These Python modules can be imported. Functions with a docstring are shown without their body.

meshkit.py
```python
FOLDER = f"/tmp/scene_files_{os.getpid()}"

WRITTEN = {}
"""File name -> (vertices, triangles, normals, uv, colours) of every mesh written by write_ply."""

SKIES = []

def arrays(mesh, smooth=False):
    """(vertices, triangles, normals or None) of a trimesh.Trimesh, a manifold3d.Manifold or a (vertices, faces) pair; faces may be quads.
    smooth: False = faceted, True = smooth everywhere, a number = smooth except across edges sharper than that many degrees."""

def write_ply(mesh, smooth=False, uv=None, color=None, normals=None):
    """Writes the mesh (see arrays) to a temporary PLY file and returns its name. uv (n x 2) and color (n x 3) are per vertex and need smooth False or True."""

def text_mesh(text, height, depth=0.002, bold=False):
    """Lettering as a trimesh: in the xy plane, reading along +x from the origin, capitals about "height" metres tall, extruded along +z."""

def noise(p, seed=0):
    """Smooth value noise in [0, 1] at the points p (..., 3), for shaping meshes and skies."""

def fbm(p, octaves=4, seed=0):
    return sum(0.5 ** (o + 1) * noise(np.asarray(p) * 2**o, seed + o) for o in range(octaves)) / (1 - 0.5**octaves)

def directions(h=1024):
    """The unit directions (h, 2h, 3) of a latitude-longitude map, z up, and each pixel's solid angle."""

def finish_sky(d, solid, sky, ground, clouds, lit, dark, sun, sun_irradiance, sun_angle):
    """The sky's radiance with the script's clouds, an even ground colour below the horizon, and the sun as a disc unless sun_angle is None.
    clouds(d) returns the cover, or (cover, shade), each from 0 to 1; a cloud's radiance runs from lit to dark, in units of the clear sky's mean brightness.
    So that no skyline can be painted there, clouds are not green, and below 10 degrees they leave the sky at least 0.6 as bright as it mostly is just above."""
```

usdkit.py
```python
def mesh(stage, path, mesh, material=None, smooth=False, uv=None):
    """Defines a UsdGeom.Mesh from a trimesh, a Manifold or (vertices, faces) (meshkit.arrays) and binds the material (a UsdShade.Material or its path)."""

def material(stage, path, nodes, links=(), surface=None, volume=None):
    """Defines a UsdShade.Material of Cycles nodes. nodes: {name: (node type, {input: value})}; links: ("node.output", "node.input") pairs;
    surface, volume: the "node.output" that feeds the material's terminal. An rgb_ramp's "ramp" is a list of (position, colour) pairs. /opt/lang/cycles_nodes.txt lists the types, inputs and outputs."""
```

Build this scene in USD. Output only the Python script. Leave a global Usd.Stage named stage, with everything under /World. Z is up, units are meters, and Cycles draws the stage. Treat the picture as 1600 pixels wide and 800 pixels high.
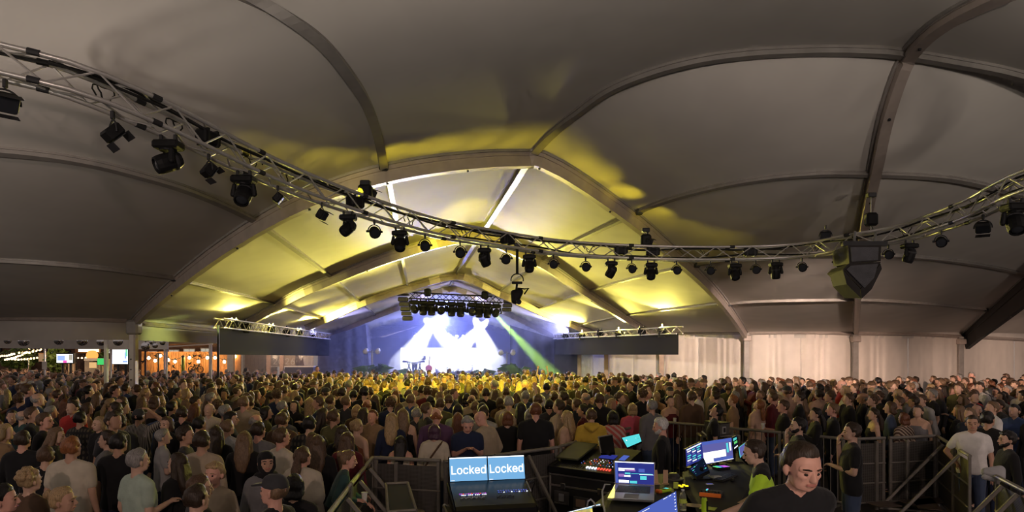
import math, random
import numpy as np, trimesh, manifold3d as m3
import usdkit, meshkit
from pxr import Usd, UsdGeom, UsdLux, UsdShade, Gf, Sdf, Vt

stage = Usd.Stage.CreateInMemory()
UsdGeom.SetStageUpAxis(stage, 'Z'); UsdGeom.SetStageMetersPerUnit(stage, 1.0)
UsdGeom.Xform.Define(stage, '/World'); UsdGeom.Scope.Define(stage, '/World/Looks')
rng = random.Random(7); nrg = np.random.default_rng(7)

# ---------------------------------------------------------------- camera, sky, exposure
F, HOR, EYE = 1100.0, 528.0, 2.9            # focal length and horizon in picture pixels, eye height in metres
cam = UsdGeom.Camera.Define(stage, '/World/camera')
cam.CreateHorizontalApertureAttr(36.0); cam.CreateFocalLengthAttr(F * 36.0 / 1600)
cam.CreateVerticalApertureAttr(18.0)
cam.CreateVerticalApertureOffsetAttr((HOR - 400) * 36.0 / 1600)
cam.CreateClippingRangeAttr((0.05, 2000.0)); cam.CreateFStopAttr(0.0)
cam.CreateExposureAttr(0.0)
UsdGeom.Xformable(cam).AddTranslateOp().Set((0, 0, EYE)); UsdGeom.Xformable(cam).AddRotateXOp().Set(90.0)

def dome(color, k):
    d = UsdLux.DomeLight.Define(stage, '/World/night_sky')
    d.CreateColorAttr(Gf.Vec3f(*color)); d.CreateIntensityAttr(k)
dome((1.0, 0.82, 0.74), 0.09)

def lamp_at(path, pos, radius, power, color, aim=None, cone=None, soft=0.3, hidden=True):
    l = UsdLux.SphereLight.Define(stage, path)
    l.CreateRadiusAttr(radius); l.CreateIntensityAttr(power); l.CreateColorAttr(Gf.Vec3f(*color)); l.CreateNormalizeAttr(True)
    if aim is None:
        UsdGeom.Xformable(l).AddTranslateOp().Set(Gf.Vec3d(*map(float, pos)))
    else:
        z = np.array(pos, float) - np.array(aim, float); z /= np.linalg.norm(z)
        x = np.cross([0, 0, 1.0], z); x /= np.linalg.norm(x); y = np.cross(z, x)
        m = np.eye(4); m[0, :3], m[1, :3], m[2, :3], m[3, :3] = x, y, z, pos
        UsdGeom.Xformable(l).AddTransformOp().Set(Gf.Matrix4d(m.tolist()))
    if cone:
        s = UsdLux.ShapingAPI.Apply(l.GetPrim()); s.CreateShapingConeAngleAttr(cone); s.CreateShapingConeSoftnessAttr(soft)
    return l

# ---------------------------------------------------------------- helpers: naming, materials, meshes
taken, shaded = {}, {}
def numbered(path):
    n = taken.get(path, -1) + 1; taken[path] = n
    return path if n == 0 else f'{path}_{n:03d}'
def keys(prim, label=None, cat=None, group=None, kind=None):
    for k, v in (('label', label), ('category', cat), ('group', group), ('kind', kind)):
        if v: prim.SetCustomDataByKey(k, v)
def thing(name, label=None, cat=None, loc=(0, 0, 0), rz=0, group=None, kind=None, scale=None):
    x = UsdGeom.Xform.Define(stage, numbered('/World/' + name))
    x.AddTranslateOp().Set(Gf.Vec3d(*map(float, loc)))
    if rz: x.AddRotateZOp().Set(math.degrees(rz))
    if scale is not None: x.AddScaleOp().Set(Gf.Vec3f(*map(float, np.broadcast_to(scale, 3))))
    keys(x.GetPrim(), label, cat, group, kind)
    return x.GetPrim()
def obj(name, mesh, mat, parent=None, label=None, cat=None, group=None, kind=None, smooth=False):
    path = numbered((str(parent.GetPath()) if parent else '/World') + '/' + name)
    if smooth:                                # shading normals are worked out once per shape
        k = (id(mesh), smooth)
        if k not in shaded: shaded[k] = (mesh, meshkit.arrays(mesh, smooth))
        v, f, n = shaded[k][1]; q = usdkit.mesh(stage, path, (v, f), M(mat) if isinstance(mat, str) else mat)
        q.CreateNormalsAttr(Vt.Vec3fArray.FromNumpy(n.astype(np.float32))); q.SetNormalsInterpolation('vertex'); p = q.GetPrim()
    else:
        p = usdkit.mesh(stage, path, mesh, M(mat) if isinstance(mat, str) else mat).GetPrim()
    keys(p, label, cat, group, kind)
    return p
def struct(name, mesh, mat, label=None, parent=None, smooth=False):
    return obj(name, mesh, mat, parent, label, kind=None if parent else 'structure', smooth=smooth)
mats = {}
def M(name): return mats[name]
def mk(name, col, rough=0.6, metal=0.0, var=0.12, scale=6.0, bump=0.0, bscale=60.0, spec=0.4, emit=None, ek=1.0, sheen=0.0):
    """a procedural surface: colour with noise variation, roughness, fine relief"""
    c = np.array(col, float)
    n = {'tc': ('texture_coordinate', {}), 'no': ('noise_texture', {'scale': scale, 'detail': 4.0}),
         'ra': ('rgb_ramp', {'ramp': [(0.3, tuple(c * (1 - var))), (0.7, tuple(np.minimum(c * (1 + var), 1)))]}),
         'p': ('principled_bsdf', {'roughness': rough, 'metallic': metal, 'specular_ior_level': spec, 'sheen_weight': sheen})}
    l = [('tc.object', 'no.vector'), ('no.fac', 'ra.fac'), ('ra.color', 'p.base_color')]
    if emit is not None:
        n['p'][1].update(emission_color=tuple(emit), emission_strength=ek)
    if bump:
        n['n2'] = ('noise_texture', {'scale': bscale, 'detail': 3.0}); n['b'] = ('bump', {'strength': bump, 'distance': 0.02})
        l += [('tc.object', 'n2.vector'), ('n2.fac', 'b.height'), ('b.normal', 'p.normal')]
    mats[name] = usdkit.material(stage, '/World/Looks/' + name, n, l, surface='p.BSDF')
    return mats[name]
def glow(name, col, k):
    mats[name] = usdkit.material(stage, '/World/Looks/' + name, {'e': ('emission', {'color': col, 'strength': k})}, surface='e.emission')

def P(px, py, Y):
    """the point that lies at distance Y in front of the camera on the sight line through picture position (px, py)"""
    return np.array([(px - 800) / F * Y, Y, EYE + (HOR - py) / F * Y])
def ground(x, y): return -0.03 * max(0.0, y - 18.0)
def standing(px, py, h):
    """where somebody of height h stands whose head top is seen at (px, py)"""
    Y = 20.0
    for _ in range(30): Y = (EYE - h - ground(0, Y)) * F / (py - HOR)
    return np.array([(px - 800) / F * Y, Y, ground(0, Y)])

def cat(ms): return trimesh.util.concatenate(ms)
def box(size, at=(0, 0, 0), rz=0.0, bevel=0.0, R=None):
    s = np.array(size, float)
    if bevel:
        b = min(bevel, s.min() * 0.45)
        c = (s / 2 - b)
        pts = np.array([[sx * (c[0] + (b if k == 0 else 0)), sy * (c[1] + (b if k == 1 else 0)), sz * (c[2] + (b if k == 2 else 0))]
                        for sx in (-1, 1) for sy in (-1, 1) for sz in (-1, 1) for k in range(3)])
        m = trimesh.convex.convex_hull(pts)
    else:
        m = trimesh.creation.box(s)
    if R is not None: m.apply_transform(np.vstack([np.hstack([np.asarray(R), np.zeros((3, 1))]), [0, 0, 0, 1]]))
    if rz: m.apply_transform(trimesh.transformations.rotation_matrix(rz, [0, 0, 1]))
    m.apply_translation(at)
    return m
def frame_of(d):
    d = np.asarray(d, float); d = d / np.linalg.norm(d)
    a = np.cross(d, [0, 0, 1.0] if abs(d[2]) < 0.9 else [1.0, 0, 0]); a /= np.linalg.norm(a)
    return d, a, np.cross(d, a)
def bar(p, q, r, sides=6, r2=None):
    p, q = np.asarray(p, float), np.asarray(q, float); d, a, b = frame_of(q - p)
    t = np.arange(sides) * 2 * np.pi / sides
    c = np.cos(t)[:, None] * a + np.sin(t)[:, None] * b
    v = np.vstack([p + c * r, q + c * (r if r2 is None else r2), [p, q]]); n = sides
    f = [[i, (i + 1) % n, n + (i + 1) % n] for i in range(n)] + [[i, n + (i + 1) % n, n + i] for i in range(n)] \
        + [[2 * n, (i + 1) % n, i] for i in range(n)] + [[2 * n + 1, n + i, n + (i + 1) % n] for i in range(n)]
    return trimesh.Trimesh(v, f, process=False)
def tube(pts, r, sides=6):
    pts = np.asarray(pts, float); t = np.gradient(pts, axis=0); t /= np.linalg.norm(t, axis=1)[:, None]
    up = np.array([0, 0, 1.0]); vs = []; ang = np.arange(sides) * 2 * np.pi / sides; a = None
    for p, d in zip(pts, t):
        if a is None: _, a, _ = frame_of(d)
        a = a - d * (a @ d); a /= np.linalg.norm(a); b = np.cross(d, a)
        vs.append(p + (np.cos(ang)[:, None] * a + np.sin(ang)[:, None] * b) * r)
    n, s = len(pts), sides; f = []
    for i in range(n - 1):
        for j in range(s):
            k = (j + 1) % s; f += [[i*s+j, i*s+k, (i+1)*s+k], [i*s+j, (i+1)*s+k, (i+1)*s+j]]
    v = np.vstack(vs + [pts[:1], pts[-1:]])
    for j in range(s):
        k = (j + 1) % s; f += [[n*s, k, j], [n*s+1, (n-1)*s+j, (n-1)*s+k]]
    return trimesh.Trimesh(v, f, process=False)
def lathe(prof, at=(0, 0, 0), sides=16, axis=None):
    """revolve (radius, height) pairs about z, then turn z towards axis"""
    prof = np.asarray(prof, float); ang = np.arange(sides) * 2 * np.pi / sides; n = len(prof)
    v = np.concatenate([np.stack([r * np.cos(ang), r * np.sin(ang), np.full(sides, z)], 1) for r, z in prof]); f = []
    for i in range(n - 1):
        for j in range(sides):
            k = (j + 1) % sides; f += [[i*sides+j, i*sides+k, (i+1)*sides+k], [i*sides+j, (i+1)*sides+k, (i+1)*sides+j]]
    m = trimesh.Trimesh(v, f, process=True)
    if axis is not None: m.apply_transform(trimesh.geometry.align_vectors([0, 0, 1], axis))
    m.apply_translation(at); return m
def grid(pts):
    """a sheet through points of shape (n, m, 3)"""
    n, m = pts.shape[:2]; i, j = np.meshgrid(np.arange(n - 1), np.arange(m - 1), indexing='ij'); a = (i * m + j).ravel()
    return trimesh.Trimesh(pts.reshape(-1, 3), np.vstack([np.stack([a, a + m, a + m + 1], 1), np.stack([a, a + m + 1, a + 1], 1)]), process=False)
def dense(pts, step=12.0):
    """a smooth curve through picture positions"""
    pts = np.asarray(pts, float); s = np.r_[0, np.cumsum(np.linalg.norm(np.diff(pts, axis=0), axis=1))]
    from scipy.interpolate import PchipInterpolator
    t = np.linspace(0, s[-1], max(2, int(s[-1] / step)))
    return np.stack([PchipInterpolator(s, pts[:, k])(t) for k in range(pts.shape[1])], 1)
# ---------------------------------------------------------------- materials of the tent
mk('fabric', (0.60, 0.57, 0.53), 0.75, var=0.05, scale=1.2, bump=0.12, bscale=3.0, spec=0.2)
mk('curtain', (0.70, 0.64, 0.58), 0.7, var=0.05, scale=2.0, bump=0.10, bscale=9.0, spec=0.25)
mk('alu', (0.42, 0.36, 0.32), 0.45, metal=0.25, var=0.08)
mk('purlin', (0.30, 0.28, 0.26), 0.5, metal=0.2, var=0.1)
mk('darksteel', (0.03, 0.03, 0.033), 0.55, var=0.15, spec=0.25)
mk('truss', (0.62, 0.60, 0.58), 0.4, metal=0.55, var=0.08)
mk('black', (0.009, 0.009, 0.010), 0.6, var=0.2, spec=0.2)
mk('blackgloss', (0.012, 0.012, 0.014), 0.25, var=0.2)
mk('drape', (0.022, 0.022, 0.032), 0.85, var=0.2, sheen=0.2)
mk('screenoff', (0.032, 0.032, 0.036), 0.95, var=0.04, scale=30, spec=0.05)
mk('deck', (0.045, 0.042, 0.040), 0.8, var=0.35, scale=1.3, bump=0.15, bscale=12)
mk('white_paint', (0.72, 0.68, 0.62), 0.5, var=0.06)

# ---------------------------------------------------------------- the roof: a gable marquee, its bays bent round the viewpoint as the panorama shows it
KR, S = 389.0, 1.75                       # pixels per radian of the photograph; metres of depth per metre of roof span
RID, HR, HALF = 1.87, 4.3, 12.5           # ridge offset, ridge height over the eye, half span
ML, MR = (4.3 - 0.83) / 12.5, (4.3 - 0.33) / 12.5
FRONT = 46.0
def depth(r): return S * (r if r < 16 else 16 + (r - 16) * 0.55)
def roof_hit(px, py):
    """slant distance and bay coordinate where the sight line meets the roof"""
    th, ph = (px - 669.0) / KR, (HOR - py) / KR
    u, d, w = math.sin(th) * math.cos(ph), math.cos(th) * math.cos(ph), math.sin(ph)
    rr = []
    for m, sgn in ((ML, -1), (MR, 1)):
        den = w + m * sgn * u
        if den > 1e-6:
            r = (HR + m * sgn * RID) / den
            if (r * u - RID) * sgn >= -1e-6 and r > 0: rr.append(r)
    r = min(rr) if rr else HR / max(w, 0.02)
    return r, r * d, r * u - RID
def R3(px, py, drop=0.0):
    r, _, _ = roof_hit(px, py); return P(px, py, depth(max(r - drop, 0.5)))
def eave_angle(th):
    """lowest roof elevation for an azimuth measured from the tent axis"""
    best = []
    s, c = math.sin(th), math.cos(th)
    if s > 1e-4: best.append((HALF + RID) / s)
    if s < -1e-4: best.append((HALF - RID) / -s)
    if c > 1e-4: best.append(FRONT / c)
    rho = min(best)
    u = rho * s - RID
    return math.atan((HR - (MR if u > 0 else ML) * abs(u)) / rho)
NA, NE = 420, 90
V, D, U = [], [], []
for a in np.linspace(-2.45, 2.45, NA):
    th = a + (800 - 669) / KR; lo = eave_angle(th)
    for t in np.r_[-1, np.linspace(0, 1, NE - 1)]:
        ph = lo + (1.553 - lo) * max(t, 0) ** 1.3
        px, py = 800 + KR * a, HOR - KR * ph
        r, d, u = roof_hit(px, py)
        if t < 0: py += 9.0                   # the hem that laps over the eave rail
        V.append(P(px, py, depth(r))); D.append(d); U.append(u)
V = np.array(V).reshape(NA, NE, 3); D = np.array(D).reshape(NA, NE); U = np.array(U).reshape(NA, NE)
sheet = grid(V); fc = sheet.faces
bay = np.floor((D.ravel()[fc].mean(1) + 0.7) / 5.0).astype(int).clip(-3, 9); side = (U.ravel()[fc].mean(1) > 0).astype(int)
ceil = thing('ceiling', 'pale grey fabric roof of the marquee, in bays between its frames', kind='structure')
for b in range(-3, 10):
    for s in (0, 1):
        sel = fc[(bay == b) & (side == s)]
        if len(sel):
            obj('fabric_panel', trimesh.Trimesh(sheet.vertices, sel, process=True), 'fabric', ceil, smooth=True)
# the roof carries on over and behind the viewpoint
back = np.stack([np.stack([V[:, -1], V[:, -1] * [1.25, 0, 1] + [0, -9, -0.3]], 1)[:, i] for i in range(2)], 1)
obj('fabric_panel', grid(back), 'fabric', ceil, smooth=True)

def beam(pix, w, h, mat, name, label, grp=None, parent=None, cat_='roof frame', step=14):
    """a box-section member along the roof through picture positions: flange, web and inner lip"""
    px = dense(pix, step); pts = np.array([R3(x, y) for x, y in px])
    t = np.gradient(pts, axis=0); t /= np.linalg.norm(t, axis=1)[:, None]
    # the roof's own normal, towards the inside
    nn = []
    for x, y in px:
        a, b, c = R3(x, y), R3(x + 3, y), R3(x, y - 3); n = np.cross(b - a, c - a); n /= np.linalg.norm(n)
        e = np.array([0, 0, EYE]) - a
        nn.append(n if n @ e > 0 else -n)
    nn = np.array(nn); b = np.cross(t, nn); b /= np.linalg.norm(b, axis=1)[:, None]; nn = np.cross(b, t)
    nn *= np.sign((nn * (np.array([0, 0, EYE]) - pts)).sum(1))[:, None]
    def sweep(prof):
        rows = np.stack([pts + b * u + nn * v for u, v in prof], 1); n, k = rows.shape[:2]; f = []
        for i in range(n - 1):
            for j in range(k):
                q = (j + 1) % k; f += [[i*k+j, i*k+q, (i+1)*k+q], [i*k+j, (i+1)*k+q, (i+1)*k+j]]
        for j in range(1, k - 1): f += [[0, j, j + 1], [(n-1)*k, (n-1)*k+j+1, (n-1)*k+j]]
        return trimesh.Trimesh(rows.reshape(-1, 3), f, process=False)
    web = [(-w/2, -0.01), (w/2, -0.01), (w/2, h*0.34), (w*0.40, h*0.36), (w*0.40, h*0.42), (w/2, h*0.44), (w/2, h), (-w/2, h), (-w/2, h*0.44), (-w*0.40, h*0.42), (-w*0.40, h*0.36), (-w/2, h*0.34)]
    top = thing(name, label, cat_, group=grp) if parent is None else parent
    obj('profile', sweep(web), mat, top)
    return top, pts, sweep, nn

R1 = [(205,502),(225,480),(260,447),(300,412),(345,377),(400,340),(450,312),(500,289),(550,271),(600,258),(660,247),(720,240),(780,236.5),(835,236),(870,249),(910,273),(950,301),(1000,339),(1050,383),(1100,430),(1135,472),(1166,520)]
R2 = [(376,505),(420,479),(470,450),(520,428),(560,411),(620,389),(690,369),(745,360),(795,379),(845,402),(900,439),(950,473),(1012,514)]
R3L = [(478,508),(500,498),(570,466),(640,443),(713,426),(785,455),(845,482),(905,507),(930,518)]
R4 = [(496,530),(560,502),(620,478),(705,448),(790,485),(876,529)]
R0 = [(1337,522),(1339,470),(1343,400),(1350,345),(1360,290),(1369,245),(1379,190),(1393,140),(1406,105),(1421,79),(1450,46),(1490,18),(1532,-3),(1590,-25)]
RM = [(1501,526),(1550,482),(1600,436),(1660,380),(1720,320)]
g = 'aluminium gable frames of the marquee'
frames = {}
def gable(pix, w, h, label, lips=True, mat='alu'):
    top, pts, sweep, nn = beam(pix, w, h, mat, 'roof_frame', label, g)
    if lips:
        for s in (-1, 1):
            obj('keder_rail', sweep([(s*w*0.5, -0.005), (s*w*0.5 + s*0.03, -0.005), (s*w*0.5 + s*0.03, 0.035), (s*w*0.5, 0.035)]), 'purlin', top)
    for k in range(6, len(pts) - 4, 9):
        obj('bolt', bar(pts[k] + nn[k] * (h - 0.002), pts[k] + nn[k] * (h + 0.02), 0.018, 6), 'darksteel', top)
    return top
gable(R1, 0.13, 0.26, 'large brown-grey gable frame arching over the crowd, nearest in front of the stage')
gable(R2, 0.14, 0.27, 'second gable frame, passing behind the ring truss half way to the stage')
gable(R3L, 0.15, 0.30, 'yellow-lit gable frame with its peak just above the stage truss')
gable(R4, 0.15, 0.25, 'pale lavender-lit gable frame behind the stage truss')
gable(R0, 0.14, 0.13, 'gable frame running up behind the hanging speaker cluster to the upper edge')
gable(RM, 0.22, 0.62, 'deep black-sided gable frame at the far right corner', mat='black')
PUR = [
 ([(713,427),(735,390),(760,353),(790,307),(815,268),(833,238)], 'pale ridge purlin between the two frames nearest the stage and the large arch', 0.05),
 ([(833,240),(865,202),(900,172),(950,136),(1000,114),(1060,96),(1120,84),(1200,76),(1300,73),(1380,75),(1421,80),(1500,93),(1560,104),(1600,114),(1700,146)], 'ridge purlin curving from the large arch peak across the upper right', 0.055),
 ([(713,428),(704,442),(697,455)], 'short thin ridge purlin above the stage truss', 0.035),
 ([(350,-18),(395,0),(440,22),(500,62),(540,108),(570,155),(588,205),(598,256)], 'dark purlin curving down from the top edge to the large arch', 0.055),
 ([(605,272),(612,310),(620,355),(630,412),(637,445)], 'straight purlin left of the ridge between arch and stage', 0.04),
 ([(-60,228),(0,232),(80,240),(150,252),(220,270),(280,288),(340,312),(400,342)], 'dark purlin bowing across the left roof, upper one under the truss', 0.045),
 ([(400,342),(440,372),(480,402),(520,433),(562,470),(585,490)], 'purlin running down to the stage on the left roof slope', 0.04),
 ([(-60,401),(0,404),(70,408),(150,415),(210,423),(272,432)], 'lowest purlin on the left roof before the large arch', 0.045),
 ([(285,437),(340,450),(425,472),(470,487),(510,500)], 'lowest left purlin beyond the large arch towards the black banner', 0.04),
 ([(1700,338),(1600,305),(1540,288),(1480,276),(1420,271),(1360,269),(1300,268),(1240,271),(1180,278),(1140,285),(1080,299),(1040,311),(1000,327)], 'upper purlin bowing over the right roof above the ring truss', 0.04),
 ([(978,338),(930,360),(880,385),(847,403),(815,427),(783,452),(745,482)], 'purlin descending to the stage on the right slope above the ring truss', 0.04),
 ([(1660,445),(1597,426),(1530,412),(1457,402),(1374,396),(1300,394),(1210,397),(1140,403),(1090,411)], 'middle purlin of the right roof passing behind the speaker cluster', 0.04),
 ([(1068,415),(1000,430),(930,450),(870,471),(840,482)], 'middle right purlin beyond the large arch, falling towards the stage', 0.04),
 ([(1540,482),(1517,480),(1435,472),(1336,467),(1240,468),(1160,471),(1140,473)], 'lowest purlin of the right roof above the white wall', 0.04),
 ([(1125,473),(1080,478),(1000,488),(940,499),(900,508)], 'lowest right purlin beyond the large arch above the black banner', 0.035)]
for pix, lab, r in PUR:
    top, pts, sweep, nn = beam(pix, r * 2, r * 1.7, 'purlin', 'roof_purlin', lab, 'roof purlins between the gable frames', cat_='purlin')
    for k in (0, len(pts) - 1):
        obj('bracket', box((0.12, 0.12, 0.10), pts[k] + nn[k] * 0.05, bevel=0.02), 'darksteel', top)

# ---------------------------------------------------------------- floor
xs, ys = np.linspace(-95, 95, 40), np.r_[-16, np.linspace(0, 18, 4), np.linspace(22, 90, 12)]
struct('floor', grid(np.array([[[x, y, ground(x, y)] for x in xs] for y in ys])[::-1]), 'deck', 'dark trampled floor under the crowd')

# ---------------------------------------------------------------- right side wall: white pleated sheets between posts
def wall_Y(px):
    th = (px - 669.0) / KR; return depth((HALF + RID) / math.sin(max(th, 0.2)))
EAVE = dense([(870,528),(905,521),(1010,515),(1060,520),(1165,520),(1250,519),(1335,521),(1420,522),(1500,526),(1600,531),(1760,541)], 2)
def eave_y(px): return float(np.interp(px, EAVE[:, 0], EAVE[:, 1]))
wr = thing('wall_right', 'white pleated fabric side wall hung between the marquee posts', kind='structure')
def curtain(x0, x1, seed):
    n = max(24, int((x1 - x0) / 1.1)); rr = np.random.default_rng(seed); rows = []
    xs = np.linspace(x0, x1, n); s = np.linspace(0, 1, n) * (x1 - x0) / 11
    amp = 0.008 + 0.05 * meshkit.noise(np.stack([s * 0.4, s * 0, s * 0 + seed], 1)); top = np.array([P(x, eave_y(x) + 1.5, wall_Y(x)) for x in xs])
    for k, t in enumerate(np.linspace(0, 1, 9)):
        row = []
        for i, x in enumerate(xs):
            Y = wall_Y(x); w = amp[i] * (0.4 + 0.9 * t) * (0.6 * math.sin(s[i] * 5.1 + 2.2 * math.sin(s[i] * 1.3 + seed)) + 0.6 * math.sin(s[i] * 1.7 + 2.5 * t + seed))
            e = 0.18 * math.exp(-((i / n) / 0.07) ** 2) + 0.18 * math.exp(-(((n - i) / n) / 0.07) ** 2)
            b = ground(0, Y) + 0.03; z = top[i][2] * (1 - t) + b * t
            row.append([top[i][0] * (1 + (w + e * 0.3) / Y), Y + w + e * 0.3, z])
        rows.append(row)
    return grid(np.array(rows))
posts = [905, 947, 1033, 1166, 1336, 1501, 1668]
posts_all = [890] + posts[0:]
for i, (a, b) in enumerate(zip(posts, posts[1:])):
    m = a + (b - a) * (0.50 if i != 2 else 0.44)
    obj('curtain_sheet', curtain(a + 2, m, 11 + i), 'curtain', wr, smooth=True)
    obj('curtain_sheet', curtain(m + 0.7, b - 2, 31 + i), 'curtain', wr, smooth=True)
eave_pts = np.array([P(x, eave_y(x), wall_Y(x) - 0.05) for x in np.arange(900, 1766, 12)])
struct('trim_1', tube(eave_pts, 0.075, 8), 'alu', 'grey eave rail along the top of the white wall')
plab = ['brown post at the black drape, left end of the white wall', 'brown post under the right black banner', 'brown post with clipped-on lamp beside the banner end', 'grey post under the large arch foot on the white wall', 'post under the hanging speaker cluster', 'post with a small violet light stick under the black-sided frame', 'last post of the white wall']
mk('post_brown', (0.33, 0.24, 0.17), 0.5, var=0.1)
for i, x in enumerate(posts):
    Y = wall_Y(x) - 0.25; p = P(x, eave_y(x), Y); h = p[2] - ground(0, Y)
    if x > 1610: continue
    t = thing('tent_post', plab[i], 'post', (p[0], Y, ground(0, Y)), group='posts of the right side wall')
    obj('shaft', box((0.20, 0.14, h), (0, 0, h / 2), bevel=0.012), 'post_brown' if x < 1100 else 'purlin', t)
    obj('base_plate', box((0.42, 0.36, 0.02), (0, 0, 0.01)), 'darksteel', t)
    obj('eave_bracket', box((0.30, 0.26, 0.22), (0, -0.05, h - 0.2), bevel=0.03), 'alu', t)
# ---------------------------------------------------------------- left side: eave rail, valance, corner post
def lwall_Y(px):
    th = (px - 669.0) / KR; return S * (HALF - RID) / math.sin(min(-(th), math.pi - 0.3)) if th < -0.6 else S * (HALF - RID) / math.sin(0.6)
LE = dense([(-140,492),(0,497),(110,498.5),(205,501.5),(214,504),(280,511),(345,517),(400,522),(500,529)], 3)
def ley(px): return float(np.interp(px, LE[:, 0], LE[:, 1]))
LB = [(-140,532),(0,532),(195,531),(205,531),(220,532),(300,535),(342,537)]
def lby(px): return float(np.interp(px, [p[0] for p in LB], [p[1] for p in LB]))
mk('valance', (0.50, 0.47, 0.43), 0.75, var=0.06, scale=2.0, bump=0.1, bscale=5)
wl = thing('wall_left', 'grey fabric valance hanging from the left eave above the open side', kind='structure')
for a, b, sd in ((-140, 203, 3), (213, 342, 5)):
    n = int((b - a) / 2); rows = []
    for t in np.linspace(0, 1, 7):
        row = []
        for x in np.linspace(a, b, n):
            Y = lwall_Y(x) - 0.02; f = 0.10 * t * (meshkit.noise(np.array([[x * 0.045 + t * 1.5, t * 2.0, sd]]))[0] - 0.5) * 2
            p, q = P(x, ley(x) + 1.5, Y), P(x, lby(x), Y)
            row.append(p * (1 - t) + q * t + [0, f, 0])
        rows.append(row)
    obj('valance_sheet', grid(np.array(rows)), 'valance', wl, smooth=True)
struct('trim_2', tube(np.array([P(x, ley(x), lwall_Y(x) - 0.1) for x in np.arange(-140, 204, 8)]), 0.07, 8), 'alu', 'eave rail above the left valance')
struct('trim_3', tube(np.array([P(x, ley(x), lwall_Y(x) - 0.1) for x in np.arange(212, 346, 6)]), 0.07, 8), 'alu', 'eave rail between corner post and black banner')
Yp = 19.2; p0 = P(209, 503, Yp)
t = thing('tent_post', 'broad pale corner post carrying the large arch on the left, before the patio', 'post', (p0[0], Yp, ground(0, Yp)))
hp = p0[2] - ground(0, Yp)
obj('shaft', box((0.16, 0.20, hp), (0, 0, hp / 2), bevel=0.012), 'white_paint', t)
obj('inner_channel', box((0.05, 0.14, hp - 0.3), (0.085, -0.06, hp / 2 - 0.1)), 'alu', t)
obj('base_plate', box((0.42, 0.40, 0.02), (0, 0, 0.01)), 'darksteel', t)
obj('eave_bracket', box((0.34, 0.3, 0.40), (0.02, -0.03, hp - 0.15), bevel=0.05), 'purlin', t)
for k in range(4): obj('bolt', bar((-0.02, -0.10, hp * 0.45 + 0.28 * k), (-0.02, -0.115, hp * 0.45 + 0.28 * k), 0.02), 'darksteel', t)
# ---------------------------------------------------------------- box trusses and lamps (builders)
def box_truss(name, A, B, size, pitch, label, group=None, r=0.025, up=(0, 0, 1.0), mat='truss'):
    """a straight four-chord truss from A to B (centre line), with zigzag lacing on its four faces"""
    A, B = np.asarray(A, float), np.asarray(B, float); d = (B - A) / np.linalg.norm(B - A)
    up = np.asarray(up, float); u = up - d * (up @ d); u /= np.linalg.norm(u); w = np.cross(d, u); h = size / 2
    t = thing(name, label, 'truss', group=group)
    cs = [(-1, -1), (1, -1), (1, 1), (-1, 1)]
    for a, b in cs: obj('chord', bar(A + (w * a + u * b) * h, B + (w * a + u * b) * h, r, 8), mat, t)
    L = np.linalg.norm(B - A); n = max(2, int(round(L / pitch)))
    for k in range(4):
        (a, b), (c, e) = cs[k], cs[(k + 1) % 4]
        for i in range(n):
            s, f = i * L / n, (i + 1) * L / n
            p = A + d * s + (w * (a if i % 2 else c) + u * (b if i % 2 else e)) * h
            q = A + d * f + (w * (c if i % 2 else a) + u * (e if i % 2 else b)) * h
            obj('brace', bar(p, q, r * 0.55, 5), mat, t)
    return t
mk('lens', (0.03, 0.033, 0.04), 0.12, spec=0.6, var=0.05)
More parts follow.
